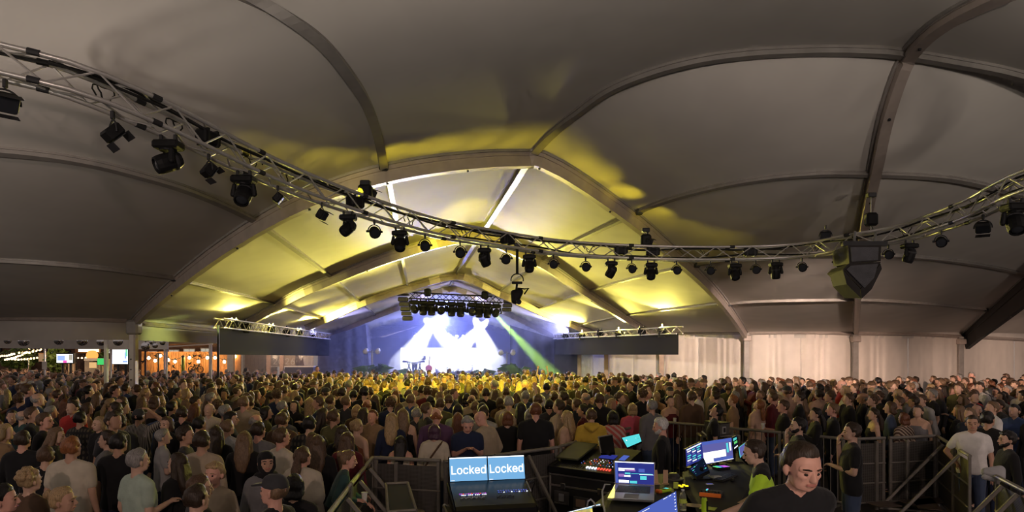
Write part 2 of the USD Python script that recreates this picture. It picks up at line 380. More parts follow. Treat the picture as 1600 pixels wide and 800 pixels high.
glow('lens_hot', (1.0, 0.97, 0.9), 30.0)
glow('lens_yellow', (1.0, 0.9, 0.25), 14.0)
mk('chrome', (0.75, 0.75, 0.75), 0.2, metal=1.0, var=0.03)
mk('chain', (0.30, 0.30, 0.30), 0.4, metal=0.8)
def moving_head(loc, s, aim, label, group, lens='lens', rz=0.0, name='moving_head_light', mat='black'):
    """clamp, base, two-armed yoke and a tilted head with its lens; loc is the underside of the truss chord"""
    t = thing(name, label, 'stage light', loc, group=group, scale=s)
    obj('clamp', cat([box((0.05, 0.06, 0.10), (-0.11, 0, -0.02), bevel=0.01), box((0.05, 0.06, 0.10), (0.11, 0, -0.02), bevel=0.01), box((0.28, 0.05, 0.03), (0, 0, -0.06))]), 'darksteel', t)
    obj('base', box((0.40, 0.30, 0.13), (0, 0, -0.14), bevel=0.03), mat, t)
    a = np.asarray(aim, float); a = a / np.linalg.norm(a)
    side = np.cross(a, [0, 0, 1.0]); side = side / np.linalg.norm(side) if np.linalg.norm(side) > 1e-3 else np.array([1.0, 0, 0])
    c = np.array([0, 0, -0.40])
    obj('yoke', cat([bar((0, 0, -0.20), (0, 0, -0.23), 0.13, 12)] + [m3hull([(side * 0.17 * k + [0, 0, -0.24], 0.04), (c + side * 0.19 * k, 0.05)]) for k in (-1, 1)]), mat, t)
    hd = obj('head', lathe([(0.0, -0.20), (0.10, -0.20), (0.135, -0.14), (0.15, 0.0), (0.15, 0.12), (0.135, 0.19), (0.115, 0.20), (0.110, 0.165)], c, 14, a), mat, t)
    obj('lens', lathe([(0.112, 0.150), (0.09, 0.172), (0.05, 0.186), (0.0, 0.19)], c, 14, a), lens, hd)
    obj('cooling_rib', lathe([(0.137, -0.135), (0.15, -0.11), (0.15, -0.09), (0.137, -0.07)], c, 14, a), 'darksteel', hd)
    return t
def par_can(loc, s, aim, label, group, lens='lens', mat='black'):
    """a short round wash lamp in an open bracket, hung from a hook clamp"""
    t = thing('wash_light', label, 'stage light', loc, group=group, scale=s)
    a = np.asarray(aim, float); a = a / np.linalg.norm(a); side = np.cross(a, [0, 0, 1.0]); side /= np.linalg.norm(side); c = np.array([0, 0, -0.28])
    obj('hook_clamp', cat([box((0.05, 0.06, 0.12), (0, 0, -0.03), bevel=0.01), bar((0, 0, -0.06), (0, 0, -0.12), 0.016)]), 'darksteel', t)
    ring = [c + side * 0.165 * math.cos(q) + np.array([0, 0, 0.17]) * math.sin(q) for q in np.linspace(-0.1, math.pi + 0.1, 15)]
    obj('bracket', tube(ring, 0.014, 6), 'darksteel', t)
    for k in (-1, 1): obj('knob', bar(c + side * 0.14 * k, c + side * 0.205 * k, 0.03, 8), 'darksteel', t)
    b = obj('body', lathe([(0, -0.13), (0.07, -0.13), (0.11, -0.09), (0.135, -0.02), (0.14, 0.09), (0.145, 0.10), (0.145, 0.12), (0.125, 0.12), (0.12, 0.095)], c, 14, a), mat, t)
    obj('lens', lathe([(0.122, 0.098), (0.08, 0.106), (0, 0.11)], c, 14, a), lens, b)
    return t
def par_box(loc, s, aim, label, group, mat='black'):
    """a square flood with barn doors in a bracket"""
    t = thing('flood_light', label, 'stage light', loc, group=group, scale=s)
    a = np.asarray(aim, float); a = a / np.linalg.norm(a); side = np.cross(a, [0, 0, 1.0]); side /= np.linalg.norm(side); up = np.cross(side, a); c = np.array([0, 0, -0.28])
    Rm = np.stack([side, a, up], 1)
    obj('hook_clamp', cat([box((0.05, 0.06, 0.12), (0, 0, -0.03), bevel=0.01), bar((0, 0, -0.06), (0, 0, -0.11), 0.016)]), 'darksteel', t)
    ring = [c + side * 0.18 * math.cos(q) + np.array([0, 0, 0.17]) * math.sin(q) for q in np.linspace(-0.1, math.pi + 0.1, 13)]
    obj('bracket', tube(ring, 0.014, 6), 'darksteel', t)
    b = obj('body', box((0.30, 0.18, 0.24), c, bevel=0.03, R=Rm), mat, t)
    obj('lens', box((0.26, 0.012, 0.20), c + a * 0.094, R=Rm), 'lens', b)
    for k in (-1, 1):
        h = c + a * 0.09 + up * 0.12 * k
        obj('barn_door', box((0.29, 0.13, 0.008), h + a * 0.06 + up * 0.02 * k, R=Rm), 'darksteel', t)
    return t
def m3hull(balls, n=8):
    """convex hull round a few spheres (position, radius)"""
    pts = []
    for p, r in balls:
        s = trimesh.creation.icosphere(1, r).vertices if n <= 8 else trimesh.creation.icosphere(2, r).vertices
        pts.append(s + np.asarray(p))
    return trimesh.convex.convex_hull(np.vstack(pts))
def chain_hoist(top, bot, label, group, s=1.0):
    t = thing('chain_hoist', label, 'hoist', group=group)
    top, bot = np.array(top, float), np.array(bot, float)
    obj('chain', bar(top, bot, 0.012 * s, 6), 'chain', t)
    obj('motor', box(np.array((0.30, 0.24, 0.34)) * s, bot + (top - bot) * 0.30, bevel=0.05 * s), 'black', t)
    obj('hook', tube([bot + [0, 0, 0.12 * s], bot + [0.05 * s, 0, 0.05 * s], bot + [0, 0, -0.02 * s], bot + [-0.05 * s, 0, 0.04 * s]], 0.014 * s), 'darksteel', t)
    obj('beam_clamp', box(np.array((0.22, 0.18, 0.12)) * s, top - [0, 0, 0.05 * s], bevel=0.02 * s), 'darksteel', t)
    return t

# ---------------------------------------------------------------- the far gable wall, stage masking, backdrop
def poly_sheet(name, quad, Ys, mat, parent=None, label=None, cat_=None, group=None, folds=0.0, nx=40, nz=8, kind=None, thick=0.0):
    """a hung sheet between four picture corners (top left, top right, bottom right, bottom left)"""
    (a, b, c, d) = [P(x, y, Y) for (x, y), Y in zip(quad, Ys)]; rows = []
    for t in np.linspace(0, 1, nz):
        row = []
        for i, s in enumerate(np.linspace(0, 1, nx)):
            p = (a * (1 - s) + b * s) * (1 - t) + (d * (1 - s) + c * s) * t
            L = np.linalg.norm(b - a); w = folds * (math.sin(s * L * 5.2 + math.sin(s * 9 + t)) + 0.4 * math.sin(s * L * 2.3 + 1.7 * t)) * (0.5 + 0.5 * t)
            row.append(p + [0, w, 0])
        rows.append(row)
    return obj(name, grid(np.array(rows)), mat, parent, label, cat_, group, kind, smooth=bool(folds))
wb = thing('wall_back', 'dark masking drape closing the gable end behind the stage', kind='structure')
for (x0, yt0, x1, yt1) in ((560, 532, 600, 527), (600, 527, 650, 511), (650, 511, 697, 488), (697, 488, 750, 505), (750, 505, 805, 526), (805, 526, 840, 532)):
    poly_sheet('drape_sheet', [(x0, yt0), (x1, yt1), (x1, 612), (x0, 612)], [56] * 4, 'drape', wb, folds=0.06, nx=24)
g = 'black drapes masking the stage sides'
poly_sheet('stage_drape', [(497, 531), (571, 507), (580, 612), (495, 612)], [37.5, 41, 41, 37.5], 'drape', None, 'dark navy drape masking the left side of the stage, slanting up to the roof', 'drape', g, folds=0.07, nx=50)
poly_sheet('stage_drape', [(571, 507), (578, 511), (586, 612), (580, 612)], [41, 45, 45, 41], 'drape', None, 'narrow gathered drape edge beside the stage opening on the left', 'drape', g, folds=0.08, nx=16)
poly_sheet('stage_drape', [(797, 508), (872, 531), (875, 612), (797, 612)], [41, 37.5, 37.5, 41], 'drape', None, 'dark navy drape masking the right side of the stage', 'drape', g, folds=0.07, nx=50)
poly_sheet('stage_drape', [(866, 532), (907, 532), (907, 612), (866, 612)], [37.4, 36.55, 36.55, 37.4], 'drape', None, 'plain dark drape under the far end of the right banner', 'drape', g, folds=0.05, nx=30)
poly_sheet('stage_drape', [(578, 540), (626, 540), (626, 612), (578, 612)], [50] * 4, 'drape', None, 'blue-lit masking drape left of the bright backdrop', 'drape', g, folds=0.06, nx=24)
poly_sheet('stage_drape', [(756, 540), (800, 540), (800, 612), (756, 612)], [50] * 4, 'drape', None, 'blue-lit masking drape right of the bright backdrop', 'drape', g, folds=0.06, nx=24)
for (x0, x1, lab) in ((587, 626, 'grey-blue masking border across the left stage wing'), (756, 797, 'grey-blue masking border across the right stage wing')):
    p, q = P(x0, 527, 49.93), P(x1, 542, 49.93)
    obj('stage_border', box((q[0] - p[0], 0.05, p[2] - q[2]), (p + q) / 2, bevel=0.01), 'screenoff', None, lab, 'banner', 'masking borders over the stage wings')
# stage deck, a bright backdrop of glowing panels
deckz = 0.42
t = thing('stage_platform', 'black stage platform in front of the bright backdrop', 'stage', (-6.0, 45.5, 0))
obj('deck', box((16, 11, 0.12), (0.6, 0, deckz - 0.06), bevel=0.02), 'black', t)
obj('front_skirt', box((16, 0.05, deckz + 0.9), (0.6, -5.45, (deckz - 0.9) / 2 - 0.06)), 'drape', t)
for i in range(6): obj('leg', box((0.08, 0.08, deckz + 0.9), (-6.5 + i * 2.8, -5.0, (deckz - 1.0) / 2)), 'darksteel', t)
mats['backdrop_white'] = usdkit.material(stage, '/World/Looks/backdrop_white', {'tc': ('texture_coordinate', {}), 'no': ('noise_texture', {'scale': 0.5, 'detail': 2.0}),
    'ra': ('rgb_ramp', {'ramp': [(0.35, (0.45, 0.62, 1.0)), (0.55, (0.95, 0.98, 1.0)), (0.7, (1.0, 0.93, 0.85))]}), 'e': ('emission', {'strength': 2.6})},
    [('tc.object', 'no.vector'), ('no.fac', 'ra.fac'), ('ra.color', 'e.color')], surface='e.emission')
t = thing('glowing_backdrop', 'blown-out white glowing backdrop across the back of the stage', 'screen')
for (x0, x1) in ((621, 656), (656, 690), (690, 724), (724, 757)):
    p, q = P(x0, 543.5, 50), P(x1, 600, 50)
    pn = obj('backdrop_panel', box((q[0] - p[0] - 0.03, 0.06, p[2] - q[2]), ((p[0] + q[0]) / 2, 50, (p[2] + q[2]) / 2)), 'backdrop_white', t)
p, q = P(619, 542, 50.1), P(759, 603, 50.1)
obj('frame', box((q[0] - p[0], 0.06, p[2] - q[2]), ((p[0] + q[0]) / 2, 50.15, (p[2] + q[2]) / 2)), 'darksteel', t)

# ---------------------------------------------------------------- stage truss with its ten moving heads
YT = 31.0
A, B = P(639, 461.5, YT), P(785, 468.5, YT + 0.6)
box_truss('stage_truss', A, B, 0.26, 0.30, 'dark box truss hung over the stage front, carrying ten moving heads', r=0.026, mat='darksteel')
HX = [647, 661, 674, 689, 705, 719, 737, 748, 761, 775]
hot = {0: (736, 570), 3: (638, 562), 6: (766, 562), 9: (690, 575)}
NAMES = ['moving head at the left end of the stage truss, firing a white beam', 'second stage-truss moving head from the left, unlit', 'third stage-truss moving head from the left, unlit', 'fourth stage-truss moving head, firing a white beam down left',
         'fifth stage-truss moving head, left one of the middle pair', 'sixth stage-truss moving head, right one of the middle pair', 'seventh stage-truss moving head, firing a beam down right', 'eighth stage-truss moving head, unlit', 'ninth stage-truss moving head, unlit', 'moving head at the right end of the stage truss, firing a beam down left']
BEAMS = []
for i, x in enumerate(HX):
    f = (x - 639) / 146.0; p = A * (1 - f) + B * f - [0, 0, 0.14]
    aim = np.array([0, -0.25, -1.0])
    if i in hot:
        tgt = P(*hot[i], 47.0); aim = tgt - p; BEAMS.append((p + [0, 0, -0.4] + aim / np.linalg.norm(aim) * 0.35, tgt))
    moving_head(p, 1.15, aim, NAMES[i], 'moving heads on the stage truss', 'lens_yellow' if i in hot else 'lens')
g = 'chain hoists over the stage truss'
for (x, yt, yb, lab) in ((667.5, 443, 463, 'chain hoist lifting the stage truss left of its middle'), (757, 446, 468, 'chain hoist lifting the stage truss right of its middle')):
    chain_hoist(P(x, yt, YT), P(x + 1, yb, YT), lab, g)
# hung loudspeaker arrays beside the stage truss
mk('speaker_grille', (0.07, 0.07, 0.08), 0.7, var=0.2, bump=0.4, bscale=120)
def array_column(px, y0, y1, Y, n, lab, drift):
    top = P(px, y0, Y); t = thing('hanging_speaker_array', lab, 'speaker', top, group='speaker arrays beside the stage truss'); H = (y1 - y0) / F * Y
    obj('fly_frame', box((0.5, 0.4, 0.08), (0, 0, -0.1), bevel=0.02), 'darksteel', t); obj('hoist_chain', bar((0, 0, 0.0), (0, 0, 0.55), 0.02), 'chain', t)
    for k in range(n):
        z = -0.2 - (k + 0.5) * (H - 0.2) / n; b = obj('cabinet', box((0.42, 0.34, (H - 0.2) / n - 0.02), (drift * k, 0.02 * k, z), bevel=0.03), 'black', t)
        obj('grille', box((0.38, 0.03, (H - 0.2) / n - 0.06), (drift * k, -0.17 + 0.02 * k, z)), 'speaker_grille', b)
array_column(630, 457, 501, YT - 0.5, 5, 'tall speaker array hanging left of the stage truss', 0.045)
array_column(794, 461, 487, YT, 3, 'short speaker array hanging right of the stage truss', -0.03)

# ---------------------------------------------------------------- black banners with their trusses and lamps
def banner(tl, tr, br, bl, Yl, Yr, lab):
    a, b, c, d = P(*tl, Yl), P(*tr, Yr), P(*br, Yr), P(*bl, Yl); e = np.array([0, 0.06, 0])
    v = np.array([a, b, c, d, a + e, b + e, c + e, d + e])
    f = [[0, 2, 1], [0, 3, 2], [4, 5, 6], [4, 6, 7], [0, 1, 5], [0, 5, 4], [1, 2, 6], [1, 6, 5], [2, 3, 7], [2, 7, 6], [3, 0, 4], [3, 4, 7]]
    return obj('black_banner', trimesh.Trimesh(v, f, process=False), 'screenoff', None, lab, 'banner', 'black banners hung below the side trusses')
banner((341, 512), (514, 531), (514, 556), (341, 554), 20.5, 36.5, 'long dark blank banner left of the stage, under its lamp truss')
banner((867, 531), (1060, 521), (1060, 554), (867, 554), 36.5, 22.5, 'long dark blank banner right of the stage, in front of the white wall')
TL = (P(342, 505, 20.4), P(512, 526, 36.3)); TR = (P(868, 526, 36.3), P(1062, 516, 22.4))
box_truss('side_truss', *TL, 0.27, 0.42, 'bright lamp truss along the top of the left black banner', 'lamp trusses over the banners', r=0.025)
box_truss('side_truss', *TR, 0.22, 0.42, 'bright lamp truss along the top of the right black banner', 'lamp trusses over the banners', r=0.025)
for nm, (A2, B2), fr in (('left', TL, (0.10, 0.17, 0.36, 0.50, 0.63, 0.80)), ('right', TR, (0.12, 0.30, 0.47, 0.62, 0.78, 0.90))):
    for k, f in enumerate(fr):
        # perspective spacing along the truss
        p = A2 * (1 - f) + B2 * f + [0, -0.22, 0.22]
        w = ['first', 'second', 'third', 'fourth', 'fifth', 'sixth'][k]
        if k % 2: par_box(p, 0.85, (0.3 if nm == 'left' else -0.3, -1, -0.5), f'{w} lamp from the {"near" if nm=="left" else "far"} end of the {nm} banner truss, a flat flood', f'lamps on the {nm} banner truss')
        else: moving_head(p, 0.62, (0, -0.8, -0.7), f'{w} lamp from the {"near" if nm=="left" else "far"} end of the {nm} banner truss, a moving head', f'lamps on the {nm} banner truss')

# ---------------------------------------------------------------- haze over the stage and the light of its lamps
mats['haze'] = usdkit.material(stage, '/World/Looks/haze', {'v': ('principled_volume', {'color': (0.95, 0.97, 1.0), 'density': 0.045, 'anisotropy': 0.2})}, volume='v.volume')
hz = obj('stage_haze', box((21, 15.5, 8.0), (-4.0, 41.2, 3.3)), 'haze', None, 'thin smoke haze hanging over the stage', kind='stuff')
A, B = P(590, 512, 48.5), P(800, 512, 48.5)
box_truss('rear_truss', A, B, 0.3, 0.6, 'dim box truss across the back of the stage over the bright backdrop', mat='darksteel')
for i, (x, tx) in enumerate(((648, 672), (671, 640), (690, 712), (702, 735), (715, 690), (726, 660), (741, 765))):
    p = P(x, 514, 48.3); tgt = P(tx, 585, 45.0); d = tgt - p
    moving_head(p, 0.95, d, f'small lit moving head on the rear stage truss, {["first","second","third","fourth","fifth","sixth","seventh"][i]} from the left', 'moving heads at the back of the stage', 'lens_hot')
    BEAMS.append((p + [0, 0, -0.38] + d / np.linalg.norm(d) * 0.3, tgt))
COL = [(0.92, 0.95, 1.0), (0.92, 0.95, 1.0), (0.92, 0.95, 1.0), (1.0, 1.0, 0.90)] + [(0.70, 0.85, 1.0)] * 7
for i, (p, tgt) in enumerate(BEAMS):
    lamp_at(f'/World/beam_lamp_{i}', p, 0.06, 160000.0 if i < 4 else 50000.0, COL[i], tgt, 3.4 if i < 4 else 3.0, 0.3)
lamp_at('/World/beam_lamp_green', P(771, 489, 34), 0.1, 22000.0, (0.55, 1.0, 0.12), P(868, 590, 36), 5.0, 0.6)
lamp_at('/World/unseen_blue_wash', P(690, 500, 46), 0.4, 2300.0, (0.22, 0.26, 1.0), P(690, 560, 40), 80.0, 1.0)  # unseen source without a lamp body, washes the stage drapes blue
# unseen washes, no lamp bodies: up on the roof, from before the stage and from the lamp trusses over the banners, and down on the crowd
YEL = (1.0, 0.85, 0.16); LAV = (0.42, 0.42, 1.0)
for i, (x, tgt, c, k, a) in enumerate([
    (640, (330, 430, 17), YEL, 2900, 10), (650, (430, 360, 16), YEL, 3600, 10), (670, (530, 300, 14), YEL, 1000, 10),
    (740, (890, 290, 13), YEL, 1700, 10), (755, (980, 370, 15), YEL, 3600, 10), (765, (1080, 440, 19), YEL, 2900, 10),
    (700, (740, 300, 13), (1.0, 0.92, 0.55), 700, 10),
    (690, (650, 330, 18), (0.30, 0.30, 1.0), 2900, 6.0), (715, (800, 350, 18), (0.30, 0.30, 1.0), 2200, 4.5)]):
    lamp_at(f'/World/unseen_roof_wash_{i}', P(x, 553, 29.8), 0.2, k, c, R3(*tgt[:2]), a, 0.9)  # unseen source in mid-air, colours the roof
for i, (A2, B2, f, tgt, c, k, a) in enumerate([
    (*TL, 0.10, (500, 340, 15), YEL, 330, 42), (*TL, 0.36, (600, 400, 20), YEL, 640, 48), (*TL, 0.63, (640, 450, 27), YEL, 1100, 52), (*TL, 0.80, (690, 440, 32), LAV, 900, 55),
    (*TR, 0.90, (920, 340, 15), YEL, 330, 42), (*TR, 0.62, (840, 400, 20), YEL, 640, 48), (*TR, 0.30, (780, 450, 27), YEL, 1100, 52), (*TR, 0.12, (720, 440, 32), LAV, 900, 55)]):
    lamp_at(f'/World/unseen_truss_wash_{i}', A2 * (1 - f) + B2 * f + [0, -0.25, 0.25], 0.15, k, c, R3(*tgt[:2]), a, 0.9)  # unseen sources along the side trusses, light the roof near the stage
lamp_at('/World/unseen_valance_spot', TL[0] + [0.3, -0.4, -0.1], 0.08, 55, (0.85, 1.0, 0.25), P(285, 524, 20.8), 24.0, 1.0)  # unseen spot without a lamp body, tints the valance lime
for i, (x, tx, ty, Yt) in enumerate(((655, 570, 598, 26), (700, 690, 600, 26), (770, 830, 598, 26))):
    lamp_at(f'/World/unseen_crowd_wash_{i}', P(x, 470, 30.4), 0.2, 900, (1.0, 0.84, 0.05), P(tx, ty, Yt), 32.0, 0.9)  # unseen source, lights the front crowd yellow

# ---- what stands on the stage
def stage_at(px, Y=44.0): return np.array([(px - 800) / F * Y, Y, deckz])
def keyboard_rig(px, w, lab):
    t = thing('keyboard_rig', lab, 'keyboard', stage_at(px, 43.5), group='keyboards on the stage')
    obj('keyboard', box((w, 0.4, 0.12), (0, 0, 1.02), bevel=0.02), 'darksteel', t); obj('keys', box((w * 0.9, 0.16, 0.02), (0, -0.1, 1.085)), 'white_paint', t); obj('screen', box((0.42, 0.05, 0.28), (w * 0.2, 0.12, 1.24), bevel=0.01), 'screenoff', t)
    for s in (-1, 1): obj('stand_leg', cat([bar((s * w * 0.35, -0.25, 0), (-s * w * 0.10, 0.0, 0.96), 0.025), bar((s * w * 0.35, 0.25, 0), (-s * w * 0.10, 0.0, 0.96), 0.025)]), 'darksteel', t)
keyboard_rig(639, 0.75, 'keyboard on a stand at the left of the stage'); keyboard_rig(656, 0.62, 'second keyboard with a screen, right of the first on the stage')
mk('guitar_red', (0.55, 0.05, 0.03), 0.25); mk('leaf', (0.06, 0.12, 0.03), 0.5, var=0.3); mk('pot', (0.10, 0.08, 0.07), 0.7)
t = thing('guitar', 'red guitar-shaped item on a stand beside the keyboards on the stage', 'guitar', stage_at(670, 43)); obj('body', lathe([(0, -0.05), (0.20, -0.05), (0.22, 0), (0.20, 0.05), (0, 0.05)], (0, 0, 0.62), 18, (0, -1, 0.15)), 'guitar_red', t); obj('neck', bar((0, 0, 0.75), (0.05, 0.08, 1.35), 0.03), 'post_brown', t); obj('stand', cat([bar((-0.2, 0.1, 0), (0, 0.08, 0.6), 0.02), bar((0.2, 0.1, 0), (0, 0.08, 0.6), 0.02)]), 'darksteel', t)  # guitar shape stands for an unclear red item on the stage
for px, w, h, lab in ((690, 0.75, 0.62, 'amplifier on the stage left of the guitarist'), (717, 0.9, 0.5, 'low amplifier on the stage right of the guitarist'), (731, 0.6, 0.75, 'taller amplifier at the right of the stage')):
    t = thing('amplifier', lab, 'amplifier', stage_at(px, 44.8), group='amplifiers on the stage'); obj('cabinet', box((w, 0.4, h), (0, 0, h / 2), bevel=0.03), 'black', t); obj('grille', box((w * 0.88, 0.03, h * 0.7), (0, -0.2, h * 0.42)), 'speaker_grille', t); obj('panel', box((w * 0.88, 0.03, h * 0.12), (0, -0.2, h * 0.88)), 'white_paint', t)
def plant(px, py, Y, lab, seed):
    g0 = ground(0, Y); p = P(px, py, Y); t = thing('potted_plant', lab, 'plant', (p[0], Y, g0), group='plants beside the stage'); H = p[2] - g0; rr = np.random.default_rng(seed)
    obj('pot', lathe([(0, 0), (0.26, 0), (0.34, 0.5), (0.30, 0.5), (0.28, 0.42), (0, 0.42)], sides=16), 'pot', t); obj('stem', bar((0, 0, 0.4), (0, 0, H * 0.7), 0.04), 'bark0' if 'bark0' in mats else mk('bark0', (0.09, 0.06, 0.04)), t)
    for k in range(34):
        a = rr.uniform(0, 6.28); z = H * rr.uniform(0.45, 0.8); L = rr.uniform(0.5, 0.95); d = np.array([math.cos(a), math.sin(a), 0]); q = [np.array([0, 0, z]), np.array([0, 0, z + L * 0.5]) + d * L * 0.35, np.array([0, 0, z + L * 0.35]) + d * L]; b = np.cross(d, [0, 0, 1.0]) * 0.06
        v = [q[0], q[1] + b, q[2], q[1] - b, q[1] + [0, 0, -0.02]]; obj('leaf', trimesh.Trimesh(v, [[0, 1, 2], [0, 2, 3], [0, 4, 1], [1, 4, 2], [2, 4, 3], [3, 4, 0]], process=False), 'leaf', t)
plant(590, 563, 38, 'leafy plant at the foot of the left stage drape', 1); plant(575, 570, 37, 'smaller leafy plant left of the gathered drape edge', 2); plant(797, 561, 37.5, 'leafy plant right of the stage', 3); plant(811, 569, 37, 'smaller leafy plant at the right stage drape', 4); plant(642, 578, 39, 'low plant on the stage edge below the keyboards', 5); plant(752, 579, 39, 'low plant on the stage edge at the right', 6)
for px, py, lab in ((581.5, 547, 'lamp stand with a small head beside the left stage plant'), (792, 549, 'lamp stand with crossed heads beside the right stage plant')):
    Y = 38.5; p = P(px, py, Y); g0 = ground(0, Y); t = thing('lamp_stand', lab, 'lamp stand', (p[0], Y, g0), group='lamp stands beside the stage'); H = p[2] - g0
    obj('pole', bar((0, 0, 0), (0, 0, H), 0.04, 8), 'galv0' if 'galv0' in mats else mk('galv0', (0.4, 0.4, 0.4), 0.4, metal=0.5), t); obj('cross_bar', bar((-0.35, 0, H - 0.1), (0.35, 0, H - 0.1), 0.03), 'galv0', t); obj('foot', lathe([(0, 0), (0.45, 0), (0.45, 0.03), (0, 0.06)], sides=14), 'darksteel', t)
    for s in (-1, 1): obj('lamp_head', m3hull([((s * 0.33, 0, H), 0.12), ((s * 0.33, -0.18, H - 0.08), 0.15)]), 'white_paint', t)
# ---------------------------------------------------------------- the ring truss over the crowd
ZR = 5.0
RP = [(0,97),(100,122),(175,150),(250,183),(300,207),(345,230),(420,266),(520,306),(600,333),(680,356),(760,371),(872,387),(980,394),(1070,396.5),(1165,396),(1260,391),(1340,377),(1400,367),(1460,349),(1520,327),(1600,287)]
plan = []
for x, y in RP:                            # the ring hangs slightly tilted
    z = float(np.interp(x, [0, 400, 700, 1070, 1340, 1600], [4.9, 4.62, 4.38, 4.25, 4.3, 4.5]))
    Y = (z - EYE) * F / (HOR - y); plan.append(((x - 800) / F * Y, Y, z))
plan += [(6.6, 4.6, 4.6), (6.9, 1.4, 4.7), (5.6, -2.2, 4.8), (2.6, -4.4, 4.9), (-0.6, -4.4, 4.95), (-3.2, -1.8, 4.95), (-4.1, 1.8, 4.95)]
from scipy.interpolate import CubicSpline
pl = np.array(plan + plan[:1]); sp = np.r_[0, np.cumsum(np.linalg.norm(np.diff(pl, axis=0), axis=1))]
ringc = CubicSpline(sp, pl, bc_type='periodic')
LT = sp[-1]; Lvis = sp[len(RP) - 1]
def ring_at(s):
    c, d = ringc(s), ringc(s, 1); d = d / np.linalg.norm(d)
    w = np.array([-d[1], d[0], 0]); return np.array(c), np.array(d), w / np.linalg.norm(w)
def ring_px(x):
    """arc position of the truss seen at picture column x"""
    lo, hi = 0.0, Lvis
    for _ in range(50):
        m = (lo + hi) / 2; c = ringc(m)
        if 800 + F * c[0] / c[1] < x: lo = m
        else: hi = m
    return lo
HS = 0.10
ring = thing('ring_truss', 'grey ring-shaped lighting truss curving over the crowd, hung with dark lamps', 'truss')
cs = [(-1, -1), (1, -1), (1, 1), (-1, 1)]
ss = np.linspace(0, LT, 200)
for a, b in cs:
    obj('chord', tube(np.array([ring_at(s)[0] + ring_at(s)[2] * a * HS + [0, 0, b * HS] for s in ss]), 0.020, 7), 'truss', ring, smooth=True)
pitch = 0.30; n = int(LT / pitch); braces = []
for k in range(4):
    (a, b), (c, e) = cs[k], cs[(k + 1) % 4]
    for i in range(n):
        s0, s1 = i * LT / n, (i + 1) * LT / n
        p0, _, w0 = ring_at(s0); p1, _, w1 = ring_at(s1)
        if i % 2: (a, b, c, e) = (c, e, a, b)
        braces.append((np.linalg.norm(p0 - [0, 0, EYE]) + (0 if s1 <= Lvis + 0.5 else 50), bar(p0 + w0 * a * HS + [0, 0, b * HS], p1 + w1 * c * HS + [0, 0, e * HS], 0.009, 5)))
        if i % 2: (a, b, c, e) = (c, e, a, b)
braces.sort(key=lambda q: q[0])
for _, m in braces[:290]: obj('brace', m, 'truss', ring)
obj('far_bracing', cat([m for _, m in braces[290:]]), 'truss', ring, kind='stuff')
for x in (60, 232, 395, 560, 700, 838, 985, 1140, 1330, 1500):   # spigot joints between the truss pieces
    s = ring_px(x)
    for a, b in cs:
        p, d, w = ring_at(s); q = p + w * a * HS + [0, 0, b * HS]
        obj('joint', bar(q - d * 0.04, q + d * 0.04, 0.025, 8), 'darksteel', ring)
# cables lying in the truss
mk('rubber', (0.012, 0.012, 0.012), 0.6)
for j, (o, h, s0, s1, lab) in enumerate(((0.03, 0.10, 0, 1, 'thick black cable lying along the top of the ring truss'), (-0.05, 0.07, 0.02, 0.72, 'thinner black cable lying inside the ring truss on the left'), (0.06, -0.05, 0.30, 1, 'loose black cable drooping inside the ring truss on the right'))):
    q = []
    for s in np.linspace(s0 * Lvis, s1 * Lvis, 150):
        p, d, w = ring_at(s); k = meshkit.noise(np.array([[s * 1.7, j, 0.0]]))[0] - 0.5; m = meshkit.noise(np.array([[s * 1.1, j, 5.0]]))[0] - 0.5
        q.append(p + w * (o + 0.07 * k) + [0, 0, h * 0.8 + 0.08 * m])
    obj('truss_cable', tube(np.array(q), 0.013, 5), 'rubber', None, lab, 'cable', 'cables on the ring truss')
for j, x in enumerate((182, 300, 415, 470, 655, 742, 925, 1110, 1265, 1405)):
    s = ring_px(x); p, d, w = ring_at(s)
    t = np.linspace(0, 2 * math.pi * 1.6, 26); rr = 0.07 + 0.02 * np.sin(3 * t)
    q = p + w * 0.10 + d[None] * (rr * np.cos(t))[:, None] + np.array([0, 0, 1.0])[None] * (rr * np.sin(t) * 0.9 + 0.07)[:, None] + w[None] * (t * 0.012)[:, None]
    obj('cable_coil', tube(q, 0.007, 5), 'rubber', None, f'looped cable on the ring truss by the {["second lamp from the left","third lamp from the left","fifth lamp from the left","sixth lamp from the left","dark wash lamp left of the ridge purlin","wash lamp beside the ridge purlin","first wash lamp right of the hanging pole","wash lamp right of the large arch","three lamps left of the speaker cluster","first lamps right of the speaker cluster"][j]}', 'cable', 'cable coils on the ring truss')
for j, x in enumerate((325, 555, 793, 970, 1020, 1172)):
    s = ring_px(x); p, d, w = ring_at(s)
    t = thing('power_box', f'small black power box strapped inside the ring truss, {["first","second","third","fourth","fifth","sixth"][j]} from the left', 'box', p + [0, 0, 0.02], rz=math.atan2(d[1], d[0]), group='power boxes in the ring truss')
    obj('case', box((0.22, 0.12, 0.12), bevel=0.015), 'black', t)
    obj('strap', cat([box((0.02, 0.125, 0.15), (-0.06, 0, 0)), box((0.02, 0.125, 0.15), (0.06, 0, 0))]), 'rubber', t)

